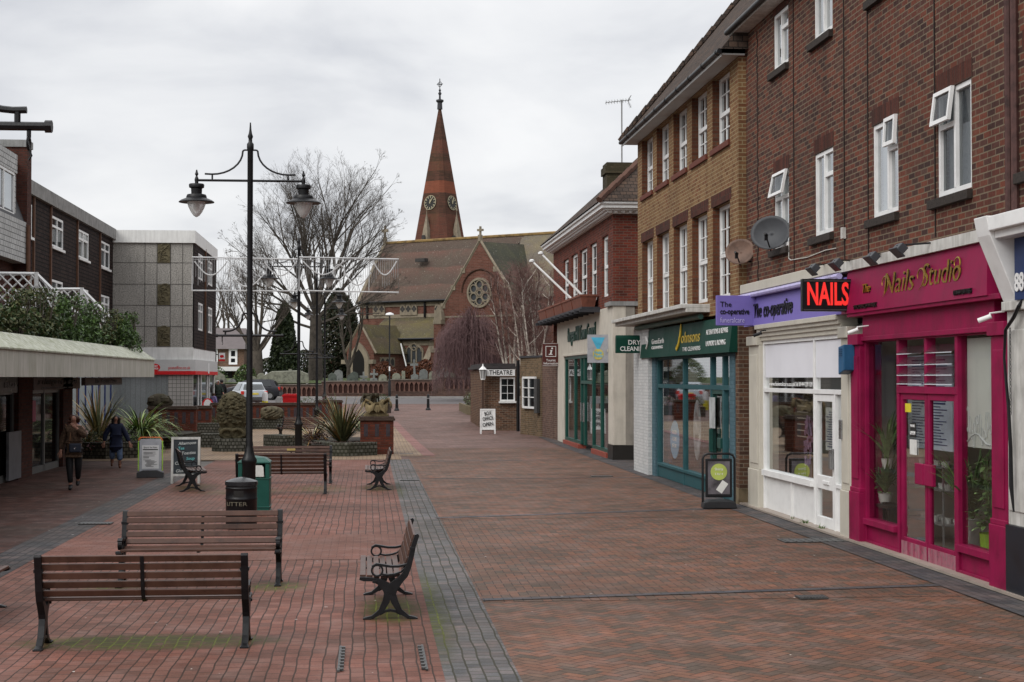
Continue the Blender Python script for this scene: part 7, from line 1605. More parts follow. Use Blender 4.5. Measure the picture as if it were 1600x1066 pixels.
# ---- churchyard wall with pierced arches
CW=brick('churchyard_brick',[(0,(.065,.038,.032)),(.5,(.10,.055,.044)),(1,(.13,.072,.056))],(.11,.085,.07),bmp=.4); CWT=M('terracotta_baluster',(.13,.068,.052),.85,0,.2,3)
YW=125.0
def wx(px): return (px-575)/2500*YW
def wz(py): return HC+(590-py)*YW/2500
for (xa,xb,yt,lb) in((300,418,600.5,'leftmost length of pierced brick churchyard wall behind the parked car'),(418,503,600,'length of pierced brick churchyard wall behind the red grit bin'),(503,607,595,'length of pierced brick churchyard wall left of the tall thin lamp post'),(607,684,592.5,'length of pierced brick churchyard wall right of the tall thin lamp post'),(684,800,588.5,'highest length of pierced brick churchyard wall beside the theatre')):
    t=empty('churchyard_wall',(wx(xa),YW,.7),0,lb,'wall','pierced brick churchyard wall lengths'); W_=wx(xb)-wx(xa); zt=wz(yt)-.7; b0=zt-.95
    q=MB(); q.box(0,W_,0,.45,-.2,b0); q.box(0,W_,.12,.33,b0,zt-.2); q.box(0,W_,0,.45,zt-.24,zt-.08); q.box(-.0,.5,-.02,.45,b0,zt-.24); q.box(W_-.4,W_,-.02,.45,b0,zt-.24); 
    q.box(0,W_,-.03,0.0,b0-.1,b0-.03)
    q.build('brickwork',CW,t)
    q=MB(); q.box(-.05,W_+.05,-.06,.5,zt-.08,zt); q.build('coping',M('mossy_coping',(.14,.12,.10),.9,0,.3,2),t)
    q=MB(); n=int((W_-.9)/.36)
    for k in range(n+1):
        x=.5+(W_-.9)*k/n
        q.prism([(x-.07,b0),(x+.07,b0),(x+.07,b0+.10),(x+.045,b0+.2),(x+.045,zt-.46),(x+.10,zt-.34),(x+.18,zt-.24),(x-.18,zt-.24),(x-.10,zt-.34),(x-.045,zt-.46),(x-.045,b0+.2),(x-.07,b0+.1)],lambda u,v,d:(u,d,v),0,.11)
    q.build('arcade',CWT,t)
    q=MB(); q.box(.5,W_-.4,.115,.119,b0,zt-.24); q.build('shadowed_recess',M('recess_shade',(.04,.018,.014),.95),t)  # thin dark sheet paints the shade behind the arcade
# churchyard ground
mb=MB(); mb.add([(-60,YW+.4,1.75),(60,YW+.4,2.0),(60,150,2.35),(-60,150,2.1),(60,240,2.5),(-60,240,2.3)],[(0,1,2,3),(3,2,4,5)]); structure('churchyard_turf',mb,M('rough_grass',(.055,.075,.022),.95,0,.3,1.5,.5))
GST=[M('lichen_gravestone',(.19,.19,.15),.9,0,.3,4,.4),M('grey_gravestone',(.16,.165,.16),.9,0,.25,4,.4),M('dark_gravestone',(.07,.08,.07),.9,0,.3,4,.4)]
gs=[(337,575,'c',0,'mossy'),(352,590,'r',0,''),(366,592,'r',1,''),(398,588,'r',0,''),(411,583,'r',0,''),(424,588,'r',1,''),(449,580,'t',0,''),(456,577,'p',0,''),(520,583,'r',2,''),(530,578,'r',1,''),(549,585,'r',2,''),(554,581,'r',2,''),(568,581,'x',1,''),(584,577,'x',1,''),(598,585,'r',0,''),(619,583,'r',0,''),(630,580,'p',0,''),(648,562,'x',1,''),(661,577,'r',1,''),(676,580,'r',0,''),(690,573,'w',1,''),(705,582,'r',0,'')]
desc={'r':'round-topped','c':'broad','t':'chest-shaped','p':'thin square','x':'stone cross','w':'wide tapering'}
near_={337:'at the far left by the brick house',352:'beside the distant people',366:'above the parked car',398:'right of the front lamp post',411:'below the forked tree trunk',424:'just left of the yew',449:'a low chest tomb before the yew',456:'upright post left of the big trunk',520:'dark stone right of the big trunk',530:'pale stone right of the big trunk',549:'darkest stone left of the church door',554:'second dark stone by the church door',568:'small cross in front of the church door',584:'taller cross right of the church door',598:'left of the thin lamp post',619:'just right of the thin lamp post',630:'narrow marker right of the thin lamp post',648:'tall thin cross below the traceried window',661:'large grey stone below the traceried window',676:'pale stone left of the flower-topped one',690:'wide stone topped with flowers beside the buttress',705:'low stone at the right under the weeping tree'}
for px,py,k,mi,_ in gs:
    Yg=YW+2.2+random.uniform(0,3); x=(px-575)/2500*Yg; zt=HC+(590-py)*Yg/2500; z0=1.8; h=zt-z0; q=MB(); f=lambda u,v,d:(u,d,v)
    if k in 'r': w_=.34; q.prism([(-w_,0),(w_,0),(w_,h-.3)]+[(w_*math.cos(j*PI/8),h-.3+.3*math.sin(j*PI/8)) for j in range(1,8)]+[(-w_,h-.3)],f,-.07,.07)
    elif k=='c': q.prism([(-.9,0),(.9,0),(.9,h-.6),(0,h),(-.9,h-.6)],f,-.1,.1)
    elif k=='t': q.prism([(-1.8,0),(1.8,0),(1.75,h-.3),(1.1,h),(-1.1,h),(-1.75,h-.3)],f,-.5,.5)
    elif k=='p': q.prism([(-.14,0),(.14,0),(.14,h),(-.14,h)],f,-.1,.1)
    elif k=='x': q.prism([(-.3,0),(.3,0),(.3,h*.35),(.09,h*.4),(.07,h-.5),(.32,h-.5),(.32,h-.32),(.07,h-.32),(.06,h),(-.06,h),(-.07,h-.32),(-.32,h-.32),(-.32,h-.5),(-.07,h-.5),(-.09,h*.4),(-.3,h*.35)],f,-.07,.07)
    else: q.prism([(-.85,0),(.85,0),(.55,h*.6),(.3,h),(-.3,h),(-.55,h*.6)],f,-.2,.2)
    o=q.build('gravestone',GST[mi],loc=(x,Yg,z0),bevel=.015); o.rotation_euler=(random.uniform(-.05,.05),random.uniform(-.04,.04),random.uniform(-.2,.2)); tag(o,desc[k]+' gravestone '+near_[px] if px!=449 else 'low chest tomb before the dark yew','gravestone','gravestones behind the churchyard wall')
t=empty('grave_flowers',((690-575)/2500*126.6,126.6,2.9),0,'bunch of orange and white flowers on the wide gravestone','flowers'); q=MB(); leafcloud(q,(0,0,.35),.5,.3,.5,260,.04,.08,4); q.build('petals',[M('flower_orange',(.6,.2,.05)),M('flower_white',(.5,.5,.5)),L2,L1],t,recalc=False)
# thin lamp column
Yl=124; t=empty('road_lamp_column',((608.5-575)/2500*Yl,Yl,.8),0,'tall thin black lamp column with a white head before the churchyard wall','street lamp')
zt=HC+(590-493)*Yl/2500-.8; q=MB(); q.lathe([(.11,0),(.11,1.2),(.06,1.3),(.05,zt)],n=8); q.build('post',BLACK,t); q=MB(); q.lathe([(.06,zt-.05),(.34,zt+.02),(.30,zt+.14),(.05,zt+.22)],n=12); q.build('lamp_head',WHITE,t); q=MB(); q.lathe([(.065,2.0),(.065,2.35)],n=8); q.build('white_plate',WHITE,t)
# houses beyond
RH=empty('brick_house',(0,0,0),0,'two-storey brown brick house with slate roof and white windows behind the churchyard','building')
YH=165; hx=lambda p:(p-575)/2500*YH; hz=lambda p:HC+(590-p)*YH/2500
q=MB(); q.box(hx(300),hx(384),YH,YH+8,0,hz(545)); q.build('wall',BR_BROWN,RH)
q=MB(); q.add([(hx(296),YH-.4,hz(546)),(hx(386),YH-.4,hz(546)),(hx(383),YH+4,hz(512)),(hx(300),YH+4,hz(512)),(hx(386),YH+8.4,hz(546)),(hx(296),YH+8.4,hz(546))],[(0,1,2,3),(3,2,4,5),(1,4,2),(5,0,3)]); q.build('roof',M('slate_roof',(.10,.085,.085),.8,0,.15,2),RH)
q=MB(); q.box(hx(300),hx(404),YH-1.6,YH,hz(580),hz(573.5)); q.build('shop_canopy',WHITE,RH)
window(RH,'Y',YH-.12,hx(361),hx(374),hz(570),hz(545.5),1,depth=.05,fr=.22,trans=[.45],curt=False,gl=DARKGLASS); window(RH,'Y',YH-.12,hx(339),hx(344),hz(570),hz(545.5),1,depth=.05,fr=.22,curt=False,gl=DARKGLASS); window(RH,'Y',YH-.12,hx(372),hx(382),hz(600),hz(584),1,depth=.05,fr=.12,curt=False,gl=DARKGLASS)
q=MB(); q.box(hx(345),hx(366),YH-.2,YH-.1,0,hz(581)); q.build('shopfront_opening',INT_DARK,RH); q=MB(); q.tube([(hx(395),YH-1.4,0),(hx(395),YH-1.4,hz(580))],.2,6); q.build('white_post',WHITE,RH)
# ================================================================ church
CH_=empty('parish_church',(0,0,0),math.radians(-40),'red brick gothic church with banded brick spire, rose window and steep tiled roofs','church')
_d=ray(750,500); _t=150/_d.y; G0=Vector((_t*_d.x,150,0)); CH_.location=G0
_u=Vector((math.cos(math.radians(-40)),math.sin(math.radians(-40)),0)); _v=Vector((-_u.y,_u.x,0))
def cp(px,py,w_):
    d=ray(px,py); t=(w_+G0.dot(_v))/(d.dot(_v)); p=d*t-G0; return (p.dot(_u),HC+t*d.z)
CB=brick('church_red_brick',[(0,(.11,.046,.033)),(.5,(.15,.058,.041)),(1,(.19,.082,.06))],(.15,.10,.08),bw=.45,bh=.15,ms=.016,stain=.35,stainc=(.11,.06,.045),bmp=.3)
CBD=brick('church_dark_brick',[(0,(.045,.025,.018)),(1,(.10,.045,.03))],(.07,.05,.04),bw=.45,bh=.15,ms=.016,stain=.3,bmp=.3)
STONE=M('church_stone',(.25,.21,.155),.9,0,.15,2,.2,.2,.4,(.14,.12,.09))
def banded(name,cols,lich,base=.5):
    m,nt,b=new_mat(name); co,_=objco(nt); sx=nt.nodes.new('ShaderNodeSeparateXYZ'); nt.links.new(co,sx.inputs[0]); Z=S(nt,sx.outputs[2])
    wv=(Z*.55+S(nt,noise(nt,co,.35,3))*.25).frac()
    c=ramp(nt,wv.k,[(0,cols[0]),(.45,cols[1]),(.55,cols[2]),(1,cols[0])])
    st=ramp(nt,noise(nt,co,.5,6,.7,.6),[(.42,(0,0,0)),(.65,(1,1,1))]); c=mix(nt,S(nt,st)*.75,c,lich)
    sp=ramp(nt,noise(nt,co,6,2,.5),[(.66,(0,0,0)),(.72,(1,1,1))]); c=mix(nt,S(nt,sp)*.55,c,(.28,.26,.22))
    fi=noise(nt,co,9,3,.7); c=mix(nt,.5,c,ramp(nt,fi,[(.3,(.2,.2,.2)),(.7,(.75,.75,.75))]),'OVERLAY')
    nt.links.new(c,b.inputs['Base Color']); b.inputs['Roughness'].default_value=.9; bump(nt,b,(Z*6).frac().k,.5,.05); return m
CR1=banded('banded_roof_tile',((.080,.050,.037),(.112,.057,.042),(.065,.044,.033)),(.082,.064,.046))
CR2=banded('mossy_roof_tile',((.075,.06,.035),(.09,.065,.04),(.06,.05,.03)),(.115,.095,.03))
CR3=banded('dark_mossy_roof_tile',((.04,.042,.028),(.05,.045,.03),(.035,.035,.024)),(.07,.07,.035))
CR4=banded('grey_ridge_roof_tile',((.13,.11,.085),(.15,.12,.09),(.12,.10,.08)),(.17,.14,.075))
zE,zR,xL,wN,wRg=10.18,16.3,-18.1,4.0,8.0
zA,zAt,wA=6.08,8.3,1.0
def addq(name,m,faces,parent=CH_):
    q=MB()
    for f in faces: q.face(f)
    return q.build(name,m,parent,recalc=False)
q=MB(); q.box(xL,22,wN,12,1.5,zE); q.build('clerestory_wall',CB,CH_)
addq('nave_gable',CB,[[(xL,wN,zE),(xL,12,zE),(xL,wRg,zR)]])
addq('nave_roof',CR1,[[(xL+.1,wN-.35,zE-.25),(-4.3,wN-.35,zE-.25),(-.2,wRg,zR),(xL+.1,wRg,zR)],[(xL+.1,wRg,zR),(22,wRg,zR),(22,12.3,zE-.25),(xL+.1,12.3,zE-.25)]])
addq('chancel_roof',CR4,[[(-.6,wRg-.3,zR-.4),(-.2,wN-.35,zE-.25),(22,wN-.35,zE-.25),(22,wRg,zR+.02),(-.2,wRg,zR+.02)]])
q=MB(); q.tube([(xL,wRg,zR+.05),(22,wRg,zR+.05)],.16,6); q.build('ridge_tiles',M('lichen_ridge',(.20,.13,.05),.9,0,.3,1.5),CH_)
q=MB(); q.tube([(xL-.1,wN-.4,zE-.3),(xL,wRg,zR+.15),(xL-.1,12.3,zE-.2)],.22,4,sm=False); q.box(xL-.15,xL+.15,wRg-.15,wRg+.15,zR,zR+.7); q.box(xL-.08,xL+.08,wRg-.08,wRg+.08,zR+.7,zR+1.9); q.box(xL-.4,xL+.4,wRg-.1,wRg+.1,zR+1.2,zR+1.5); q.build('gable_coping',STONE,CH_)
q=MB(); q.box(xL-.02,-4.4,wN-.10,wN,zE-.75,zE-.35); q.box(xL,-4.4,wN-.06,wN,zAt+.0,zAt+.35); q.build('stone_band',STONE,CH_)
q=MB()
for px in(575,665): x,z=cp(px,480,wN); q.tube([(x,wN-.15,zAt),(x,wN-.15,zE-.3)],.12,6)
q.tube([(xL,wN-.42,zE-.28),(-4.6,wN-.42,zE-.28)],.13,5); q.tube([(xL+4,wA-.4,zA-.05),(-4.9,wA-.4,zA-.05)],.12,5); q.build('rainwater_pipe',BLACK,CH_)
# quatrefoil windows
for (xa,xb,n) in((583,601.6,2),(625,652,3),(679,697,2)):
    x0,z0=cp(xa,493,wN-.1); x1,z1=cp(xb,478.5,wN-.1); q=MB(); W_=(x1-x0)/n
    for k in range(n):
        c_=x0+W_*(k+.5); q.prism([(c_-W_*.49,z0),(c_+W_*.49,z0),(c_+W_*.49,z0+.5)]+[(c_+W_*.49*math.cos(j*PI/8),z0+.5+.75*math.sin(j*PI/8)) for j in range(1,8)]+[(c_-W_*.49,z0+.5)],lambda u,v,d:(u,d,v),wN-.16,wN)
    wo=q.build('quatrefoil_window',STONE,CH_); q=MB()
    for k in range(n):
        c_=x0+W_*(k+.5); zc=z0+.62
        for a in range(4):
            dx,dz=.17*math.cos(a*PI/2),.17*math.sin(a*PI/2); q.prism([(c_+dx+.15*math.cos(j*PI/4),zc+dz+.15*math.sin(j*PI/4)) for j in range(8)],lambda u,v,d:(u,d,v),wN-.17-.001*a,wN-.165)
    q.build('pane',INT_DARK,wo)
# aisle
q=MB(); q.box(xL+3.5,-4.2,wA,wN,1.5,zA); q.build('aisle_wall',CB,CH_)
addq('aisle_roof',CR2,[[(xL+3.3,wA-.4,zA-.1),(-4.6,wA-.4,zA-.1),(-4.6,wN,zAt),(xL+3.3,wN,zAt)]])
q=MB(); q.box(xL+3.5,-4.7,wA-.05,wA,zA-.65,zA-.2); q.build('stone_band',STONE,CH_)
def lancet(xa,xb,yt,yb,w_,lights,name,proud=.12,rec=.02,frac_=.45,inn=.82):
    x0,z1=cp(xa,yt,w_); x1,_z=cp(xb,yt,w_); _x,z0=cp((xa+xb)/2,yb,w_); c_=(x0+x1)/2; hw=(x1-x0)/2; H=z1-z0
    def outl(s_,zb):
        sp=z0+H*(1-frac_); top=z0+H*(.5+.5*s_) if False else z1-(1-s_)*hw*1.2
        n=8; R_=[(c_+hw*s_*math.cos(j/n*PI/2)**1.0,sp+(top-sp)*math.sin(j/n*PI/2)**1.25) for j in range(n+1)]
        R_=[(c_+hw*s_*(1-(j/n)**1.8),sp+(top-sp)*(j/n)**.9) for j in range(n+1)]
        return [(c_-hw*s_,zb),(c_+hw*s_,zb)]+R_+[(2*c_-x,z) for x,z in reversed(R_[:-1])]
    q=MB(); q.prism(outl(1,z0),lambda u,v,d:(u,d,v),w_-proud,w_+.05); o=q.build(name,STONE,CH_)
    q=MB(); q.prism(outl(inn,z0+.12 if lights else z0),lambda u,v,d:(u,d,v),w_-proud-.012,w_-proud-.004); q.build('dark_glass' if lights else 'dark_opening',M('leaded_glass',(.045,.05,.055),.4) if lights else M('doorway_dark',(.008,.007,.006),.9),o)
    if lights:
        q=MB()
        for k in range(1,lights): x=c_-hw*inn+2*hw*inn*k/lights; q.box(x-.07,x+.07,w_-proud-.08,w_-proud-.012,z0+.1,z0+H*(1-frac_)+.15)
        sp=z0+H*(1-frac_)
        for k in range(lights):
            xc=c_-hw*inn+2*hw*inn*(k+.5)/lights; r_=hw*inn/lights; q.tube([(xc+r_*math.cos(a),w_-proud-.05,sp+r_*1.5*math.sin(a)) for a in[j*PI/8 for j in range(9)]],.06,4)
        q.tube([(c_+.30*math.cos(a)*hw,w_-proud-.05,sp+H*frac_*.48+.30*hw*math.sin(a)) for a in[j*PI/6 for j in range(13)]],.06,4)
        q.build('tracery',STONE,o)
    return o
lancet(634.5,662.5,535,568.5,wA,3,'traceried_window')
for x_ in(675,):
    x,z=cp(675,560,wA); q=MB(); q.box(x-.35,x+.35,wA-.9,wA,1.5,4.0); q.add([(x-.35,wA-.9,4.0),(x+.35,wA-.9,4.0),(x+.35,wA,5.3),(x-.35,wA,5.3),(x-.35,wA,4),(x+.35,wA,4)],[(0,1,2,3),(0,3,4),(1,5,2)]); q.build('buttress',CB,CH_); q=MB(); q.add([(x-.38,wA-.95,4.0),(x+.38,wA-.95,4.0),(x+.38,wA,5.4),(x-.38,wA,5.4)],[(0,1,2,3)]); q.build('buttress_cap',STONE,CH_)
# transept
hwT=4.6; zG=15.13; zS=zG-hwT*1.40
q=MB(); q.prism([(-hwT,1.5),(hwT,1.5),(hwT,zS),(0,zG),(-hwT,zS)],lambda u,v,d:(u,d,v),0,.34); q.box(-hwT+.01,hwT-.01,.34,wN+4,1.5,zS-.1); q.build('transept_wall',CB,CH_)
addq('transept_roof_left',CR1,[[(-hwT-.35,.35,zS-.45),(0,.35,zG-.02),(0,wRg,zG+.2),(-hwT-.35,wRg,zS-.4)]])
addq('transept_roof_right',CR3,[[(0,.35,zG-.02),(hwT+.35,.35,zS-.45),(hwT+.35,wRg+4,zS-.45),(0,wRg,zG+.2)]])
q=MB()
for s_ in(-1,1): q.tube([(0,.0,zG+.12),(s_*(hwT+.3),.0,zS-.3)],.14,4,sm=False)
q.box(-.15,.15,-.15,.2,zG,zG+.6); q.box(-.07,.07,-.05,.15,zG+.6,zG+1.4); q.box(-.3,.3,-.08,.18,zG+.95,zG+1.15); q.build('gable_coping',STONE,CH_)
q=MB()
for z in(8.0,): q.box(-hwT,hwT,-.05,0,z,z+.15)
for z in(zS+.5,zS+2.2,zS+3.8):
    w_=(zG-z)/1.40; 
    for s_ in(-1,1): q.box(s_*w_-.35,s_*w_+.15,-.07,0,z-.3,z+.2)
q.build('stone_band',STONE,CH_)
# rose window
q=MB(); r=1.42; zc=10.27; ring=[]
def annulus(mb,cx,cz,ro,ri,y0,y1,n=40):
    vs=[]; 
    for y in(y0,y1):
        for rr_ in(ro,ri):
            for j in range(n): a=2*PI*j/n; vs.append((cx+rr_*math.cos(a),y,cz+rr_*math.sin(a)))
    f=[]
    for j in range(n):
        k=(j+1)%n; f+= [(j,k,n+k,n+j),(2*n+j,3*n+j,3*n+k,2*n+k),(j,2*n+j,2*n+k,k),(n+j,n+k,3*n+k,3*n+j)]
    mb.add(vs,f)
annulus(q,0,zc,r,r*.86,-.18,.02); annulus(q,0,zc,.30,.20,-.14,-.02,20)
for k in range(6):
    a=k*PI/3+PI/6; cx,cz=.78*math.cos(a),zc+.78*math.sin(a); annulus(q,cx,cz,.42,.32,-.14,-.03,20); a2=k*PI/3; q.tube([(.25*math.cos(a2),-.09,zc+.25*math.sin(a2)),(r*.9*math.cos(a2),-.09,zc+r*.9*math.sin(a2))],.06,4)
rw=q.build('rose_window',STONE,CH_); q=MB(); q.prism([(r*.88*math.cos(j*PI/16),zc+r*.88*math.sin(j*PI/16)) for j in range(32)],lambda u,v,d:(u,d,v),-.012,-.004); q.build('pane',M('leaded_glass',(.045,.05,.055),.4),rw)
q=MB(); q.tube([(2.1*math.cos(a),-.03,zc+.1+2.1*math.sin(a)) for a in[j*PI/14 for j in range(15)]],.10,4,sm=False); q.build('relieving_arch',CBD,CH_)
for s_ in(-1,1):
    q=MB(); q.box(s_*hwT-.55,s_*hwT+.55,-.9,.2,1.5,5.0); q.box(s_*hwT-.42,s_*hwT+.42,-.6,.2,5.0,7.6); q.build('buttress',CB,CH_)
    q=MB(); q.box(s_*hwT-.6,s_*hwT+.6,-.95,.2,4.7,5.1); q.box(s_*hwT-.47,s_*hwT+.47,-.65,.2,7.4,7.8); q.prism([(-.5,7.8),(.5,7.8),(.35,8.6),(0,9.2),(-.35,8.6)],lambda u,v,d:(s_*hwT+u,d,v),-.5,.2); q.build('buttress_cap',STONE,CH_)
# porch
wP=-4.0; ax,az=-11.3,7.4; hp=1.68
q=MB(); q.prism([(ax-hp,1.5),(ax+hp,1.5),(ax+hp,az-hp*1.42),(ax,az),(ax-hp,az-hp*1.42)],lambda u,v,d:(u,d,v),wP,wA); q.build('porch_wall',CB,CH_)
addq('porch_roof',CR2,[[(ax,wP+.2,az+.02),(ax+hp+.3,wP+.2,az-(hp+.3)*1.42),(ax+hp+.3,wA,az-(hp+.3)*1.42),(ax,wA+.5,az+.02)],[(ax,wP+.2,az+.02),(ax-hp-.3,wP+.2,az-(hp+.3)*1.42),(ax-hp-.3,wA,az-(hp+.3)*1.42),(ax,wA+.5,az+.02)]])
q=MB()
for s_ in(-1,1): q.tube([(ax,wP,az+.12),(ax+s_*(hp+.3),wP,az-(hp+.3)*1.42)],.12,4,sm=False); q.box(ax+s_*hp-.3,ax+s_*hp+.3,wP-.5,wP,3.6,4.0)
q.build('gable_coping',STONE,CH_)
q=MB(); q.box(ax-6.5,ax-hp,-1,wA+2,1.5,4.4); q.build('side_room_wall',CB,CH_)
addq('side_room_roof',CR1,[[(ax-6.6,-1.3,4.2),(ax-hp,-1.3,4.2),(ax-hp,wA+2,6.6),(ax-6.6,wA+2,6.6)]])
lancet(547.5,578.5,536,597,wP,0,'porch_doorway',.25,inn=.58,frac_=.5)
q=MB()
xs_=ax+hp; z0,z1=3.35,4.25; q.box(xs_,xs_+.08,-3.1,-.9,z0,z1); wo=q.build('triple_light_window',STONE,CH_); q=MB()
for k in range(3): c_=-3.1+2.2*(k+.5)/3; q.prism([(c_-.26,z0+.1),(c_+.26,z0+.1),(c_+.26,z1-.3),(c_,z1-.1),(c_-.26,z1-.3)],lambda u,v,d:(d,u,v),xs_+.082,xs_+.09)
q.build('pane',INT_DARK,wo)
q=MB(); q.tube([(ax+hp+.32,-.3,5.6),(ax+hp+1.0,-.3,3.4)],.08,4); q.build('white_verge_board',WHITE,CH_)
q=MB(); 
for s_ in(-1,1): q.box(6.0+s_*3-.25,6.0+s_*3+.25,3.0,wN,1.5,8.5)
q.build('chancel_buttress',CB,CH_)
q=MB(); q.box(-12.2,-11.0,wRg-2.4,wRg-1.8,14.0,14.35); q.box(4,5.2,wRg-1.8,wRg-1.2,14.6,14.95); q.build('roof_light',INT_DARK,CH_)
# spire
wS=14.0; xS=-15.5
_p=Vector((0,0,0)); D_=ray(687,378); sc_=None
zb,zt=12.0,31.9
hs=lambda z:(zt-z)/(zt-16.7)*2.08
bands=[(zb,19.6,0),(19.6,21.9,1),(21.9,23.2,2),(23.2,24.3,1),(24.3,25.3,0),(25.3,26.2,1),(26.2,27.6,0),(27.6,30.2,1),(30.2,31.3,1)]
SPR=brick('spire_red_brick',[(0,(.10,.038,.027)),(.5,(.135,.048,.033)),(1,(.08,.04,.030))],(.12,.07,.05),bw=.6,bh=.12,ms=.012,stain=.55,stainc=(.09,.06,.03),bmp=.4)
SPD=brick('spire_dark_brick',[(0,(.06,.032,.022)),(.5,(.085,.04,.027)),(1,(.12,.05,.035))],(.06,.045,.035),bw=.6,bh=.12,ms=.012,stain=.4,stainc=(.06,.05,.025),bmp=.4)
SPO=brick('spire_orange_brick',[(0,(.17,.055,.033)),(1,(.21,.068,.04))],(.18,.07,.04),bw=.6,bh=.12,ms=.012,stain=.2,bmp=.4)
q=MB()
def oct_(h,z):
    c_=h*.70; return [(xS+a*h*s1 if k==0 else xS+c_*s1,0,0) for a,k,s1 in()] or [(xS-h,wS-c_,z),(xS-c_,wS-h,z),(xS+c_,wS-h,z),(xS+h,wS-c_,z),(xS+h,wS+c_,z),(xS+c_,wS+h,z),(xS-c_,wS+h,z),(xS-h,wS+c_,z)]
for z0,z1,mi in bands:
    a,b=oct_(hs(z0)*1.06,z0),oct_(hs(z1)*1.06,z1)
    for j in range(8): q.face([a[j],a[(j+1)%8],b[(j+1)%8],b[j]],mi)
q.build('spire',[SPR,SPD,SPO],CH_,recalc=False)
q=MB(); q.box(xS-2.9,xS+2.9,wS-2.9,wS+2.9,1.5,zb+.1); q.build('tower',CB,CH_)
q=MB(); q.lathe([(.30,31.0),(.26,31.7),(.42,31.85),(.42,32.0),(.12,32.1),(.10,32.5),(.2,32.7),(.08,32.9),(.14,33.05),(.05,33.2)],(xS,wS,0),10); q.build('spire_cap',M('lead_dark',(.035,.035,.04),.6),CH_)
q=MB(); q.tube([(xS,wS,33.0),(xS,wS,34.3)],.05,5); q.tube([(xS-.4,wS,33.7),(xS+.4,wS,33.7)],.04,5); q.tube([(xS+.25*math.cos(a),wS,33.7+.25*math.sin(a)) for a in[j*PI/8 for j in range(17)]],.035,4); q.tube([(xS,wS-.4,33.7),(xS,wS+.4,33.7)],.04,5); q.build('weather_vane',M('iron_grey',(.06,.06,.065),.6),CH_)
for ax_ in(0,1):
    z=20.85; h=hs(z)*1.06; sl=(hs(19)-hs(20))*1.06; q=MB(); rr_=.78
    def cpnt(u,v,d):
        dd=-(h-sl*v)-d
        return (xS+u,wS+dd,z+v) if ax_==0 else (xS-dd,wS+u,z+v)
    q.prism([(rr_*math.cos(j*PI/14),rr_*math.sin(j*PI/14)) for j in range(28)],cpnt,.0,.08); ck=q.build('clock_face',M('clock_black',(.015,.015,.013),.5),CH_)
    q=MB()
    for a in range(12):
        A=a*PI/6; 
        for w0 in(-.045,.045):
            e_=[(.50,A-.09),(.50,A+.09),(.70,A+.07),(.70,A-.07)]; 
        q.prism([(r_*math.cos(t_),r_*math.sin(t_)) for r_,t_ in e_],cpnt,.08,.10)
    for j in range(28):
        a0,a1=j*PI/14,(j+1)*PI/14; q.prism([(.72*math.cos(a0),.72*math.sin(a0)),(.78*math.cos(a0),.78*math.sin(a0)),(.78*math.cos(a1),.78*math.sin(a1)),(.72*math.cos(a1),.72*math.sin(a1))],cpnt,.08,.10)
    q.build('numerals',M('pale_gold',(.33,.29,.19),.5),ck)
    q=MB(); q.prism([(-.06,-.12),(.05,-.12),(.02,.40),(-.03,.40)],cpnt,.10,.13); q.prism([(-.10,.02),(0,-.10),(.36,.50),(.30,.54)],cpnt,.11,.14); q.build('hands',M('pale_gold',(.50,.44,.28),.5),ck)
for (dx,dy) in((-1,-1),(1,-1)):
    h=hs(17.5); cx,cy=xS+dx*h*1.0,wS+dy*h*1.0; q=MB()
    for (x_,y_) in(((xS+dx*0,wS-h*1.15) if dx<0 else (xS+h*1.15,wS)),): 
        q.lathe([(.62,15.5),(.55,17.0),(.40,17.8),(.04,19.6),(.02,19.9)],(x_,y_,0),4,sm=False); q.lathe([(.02,19.9),(.10,20.0),(.02,20.3)],(x_,y_,0),5)
        lc=q.build('lucarne',STONE,CH_)
        q=MB(); q.box(x_-.2,x_+.2,y_-.62,y_-.5,16.6,17.3); q.build('opening',INT_DARK,lc)
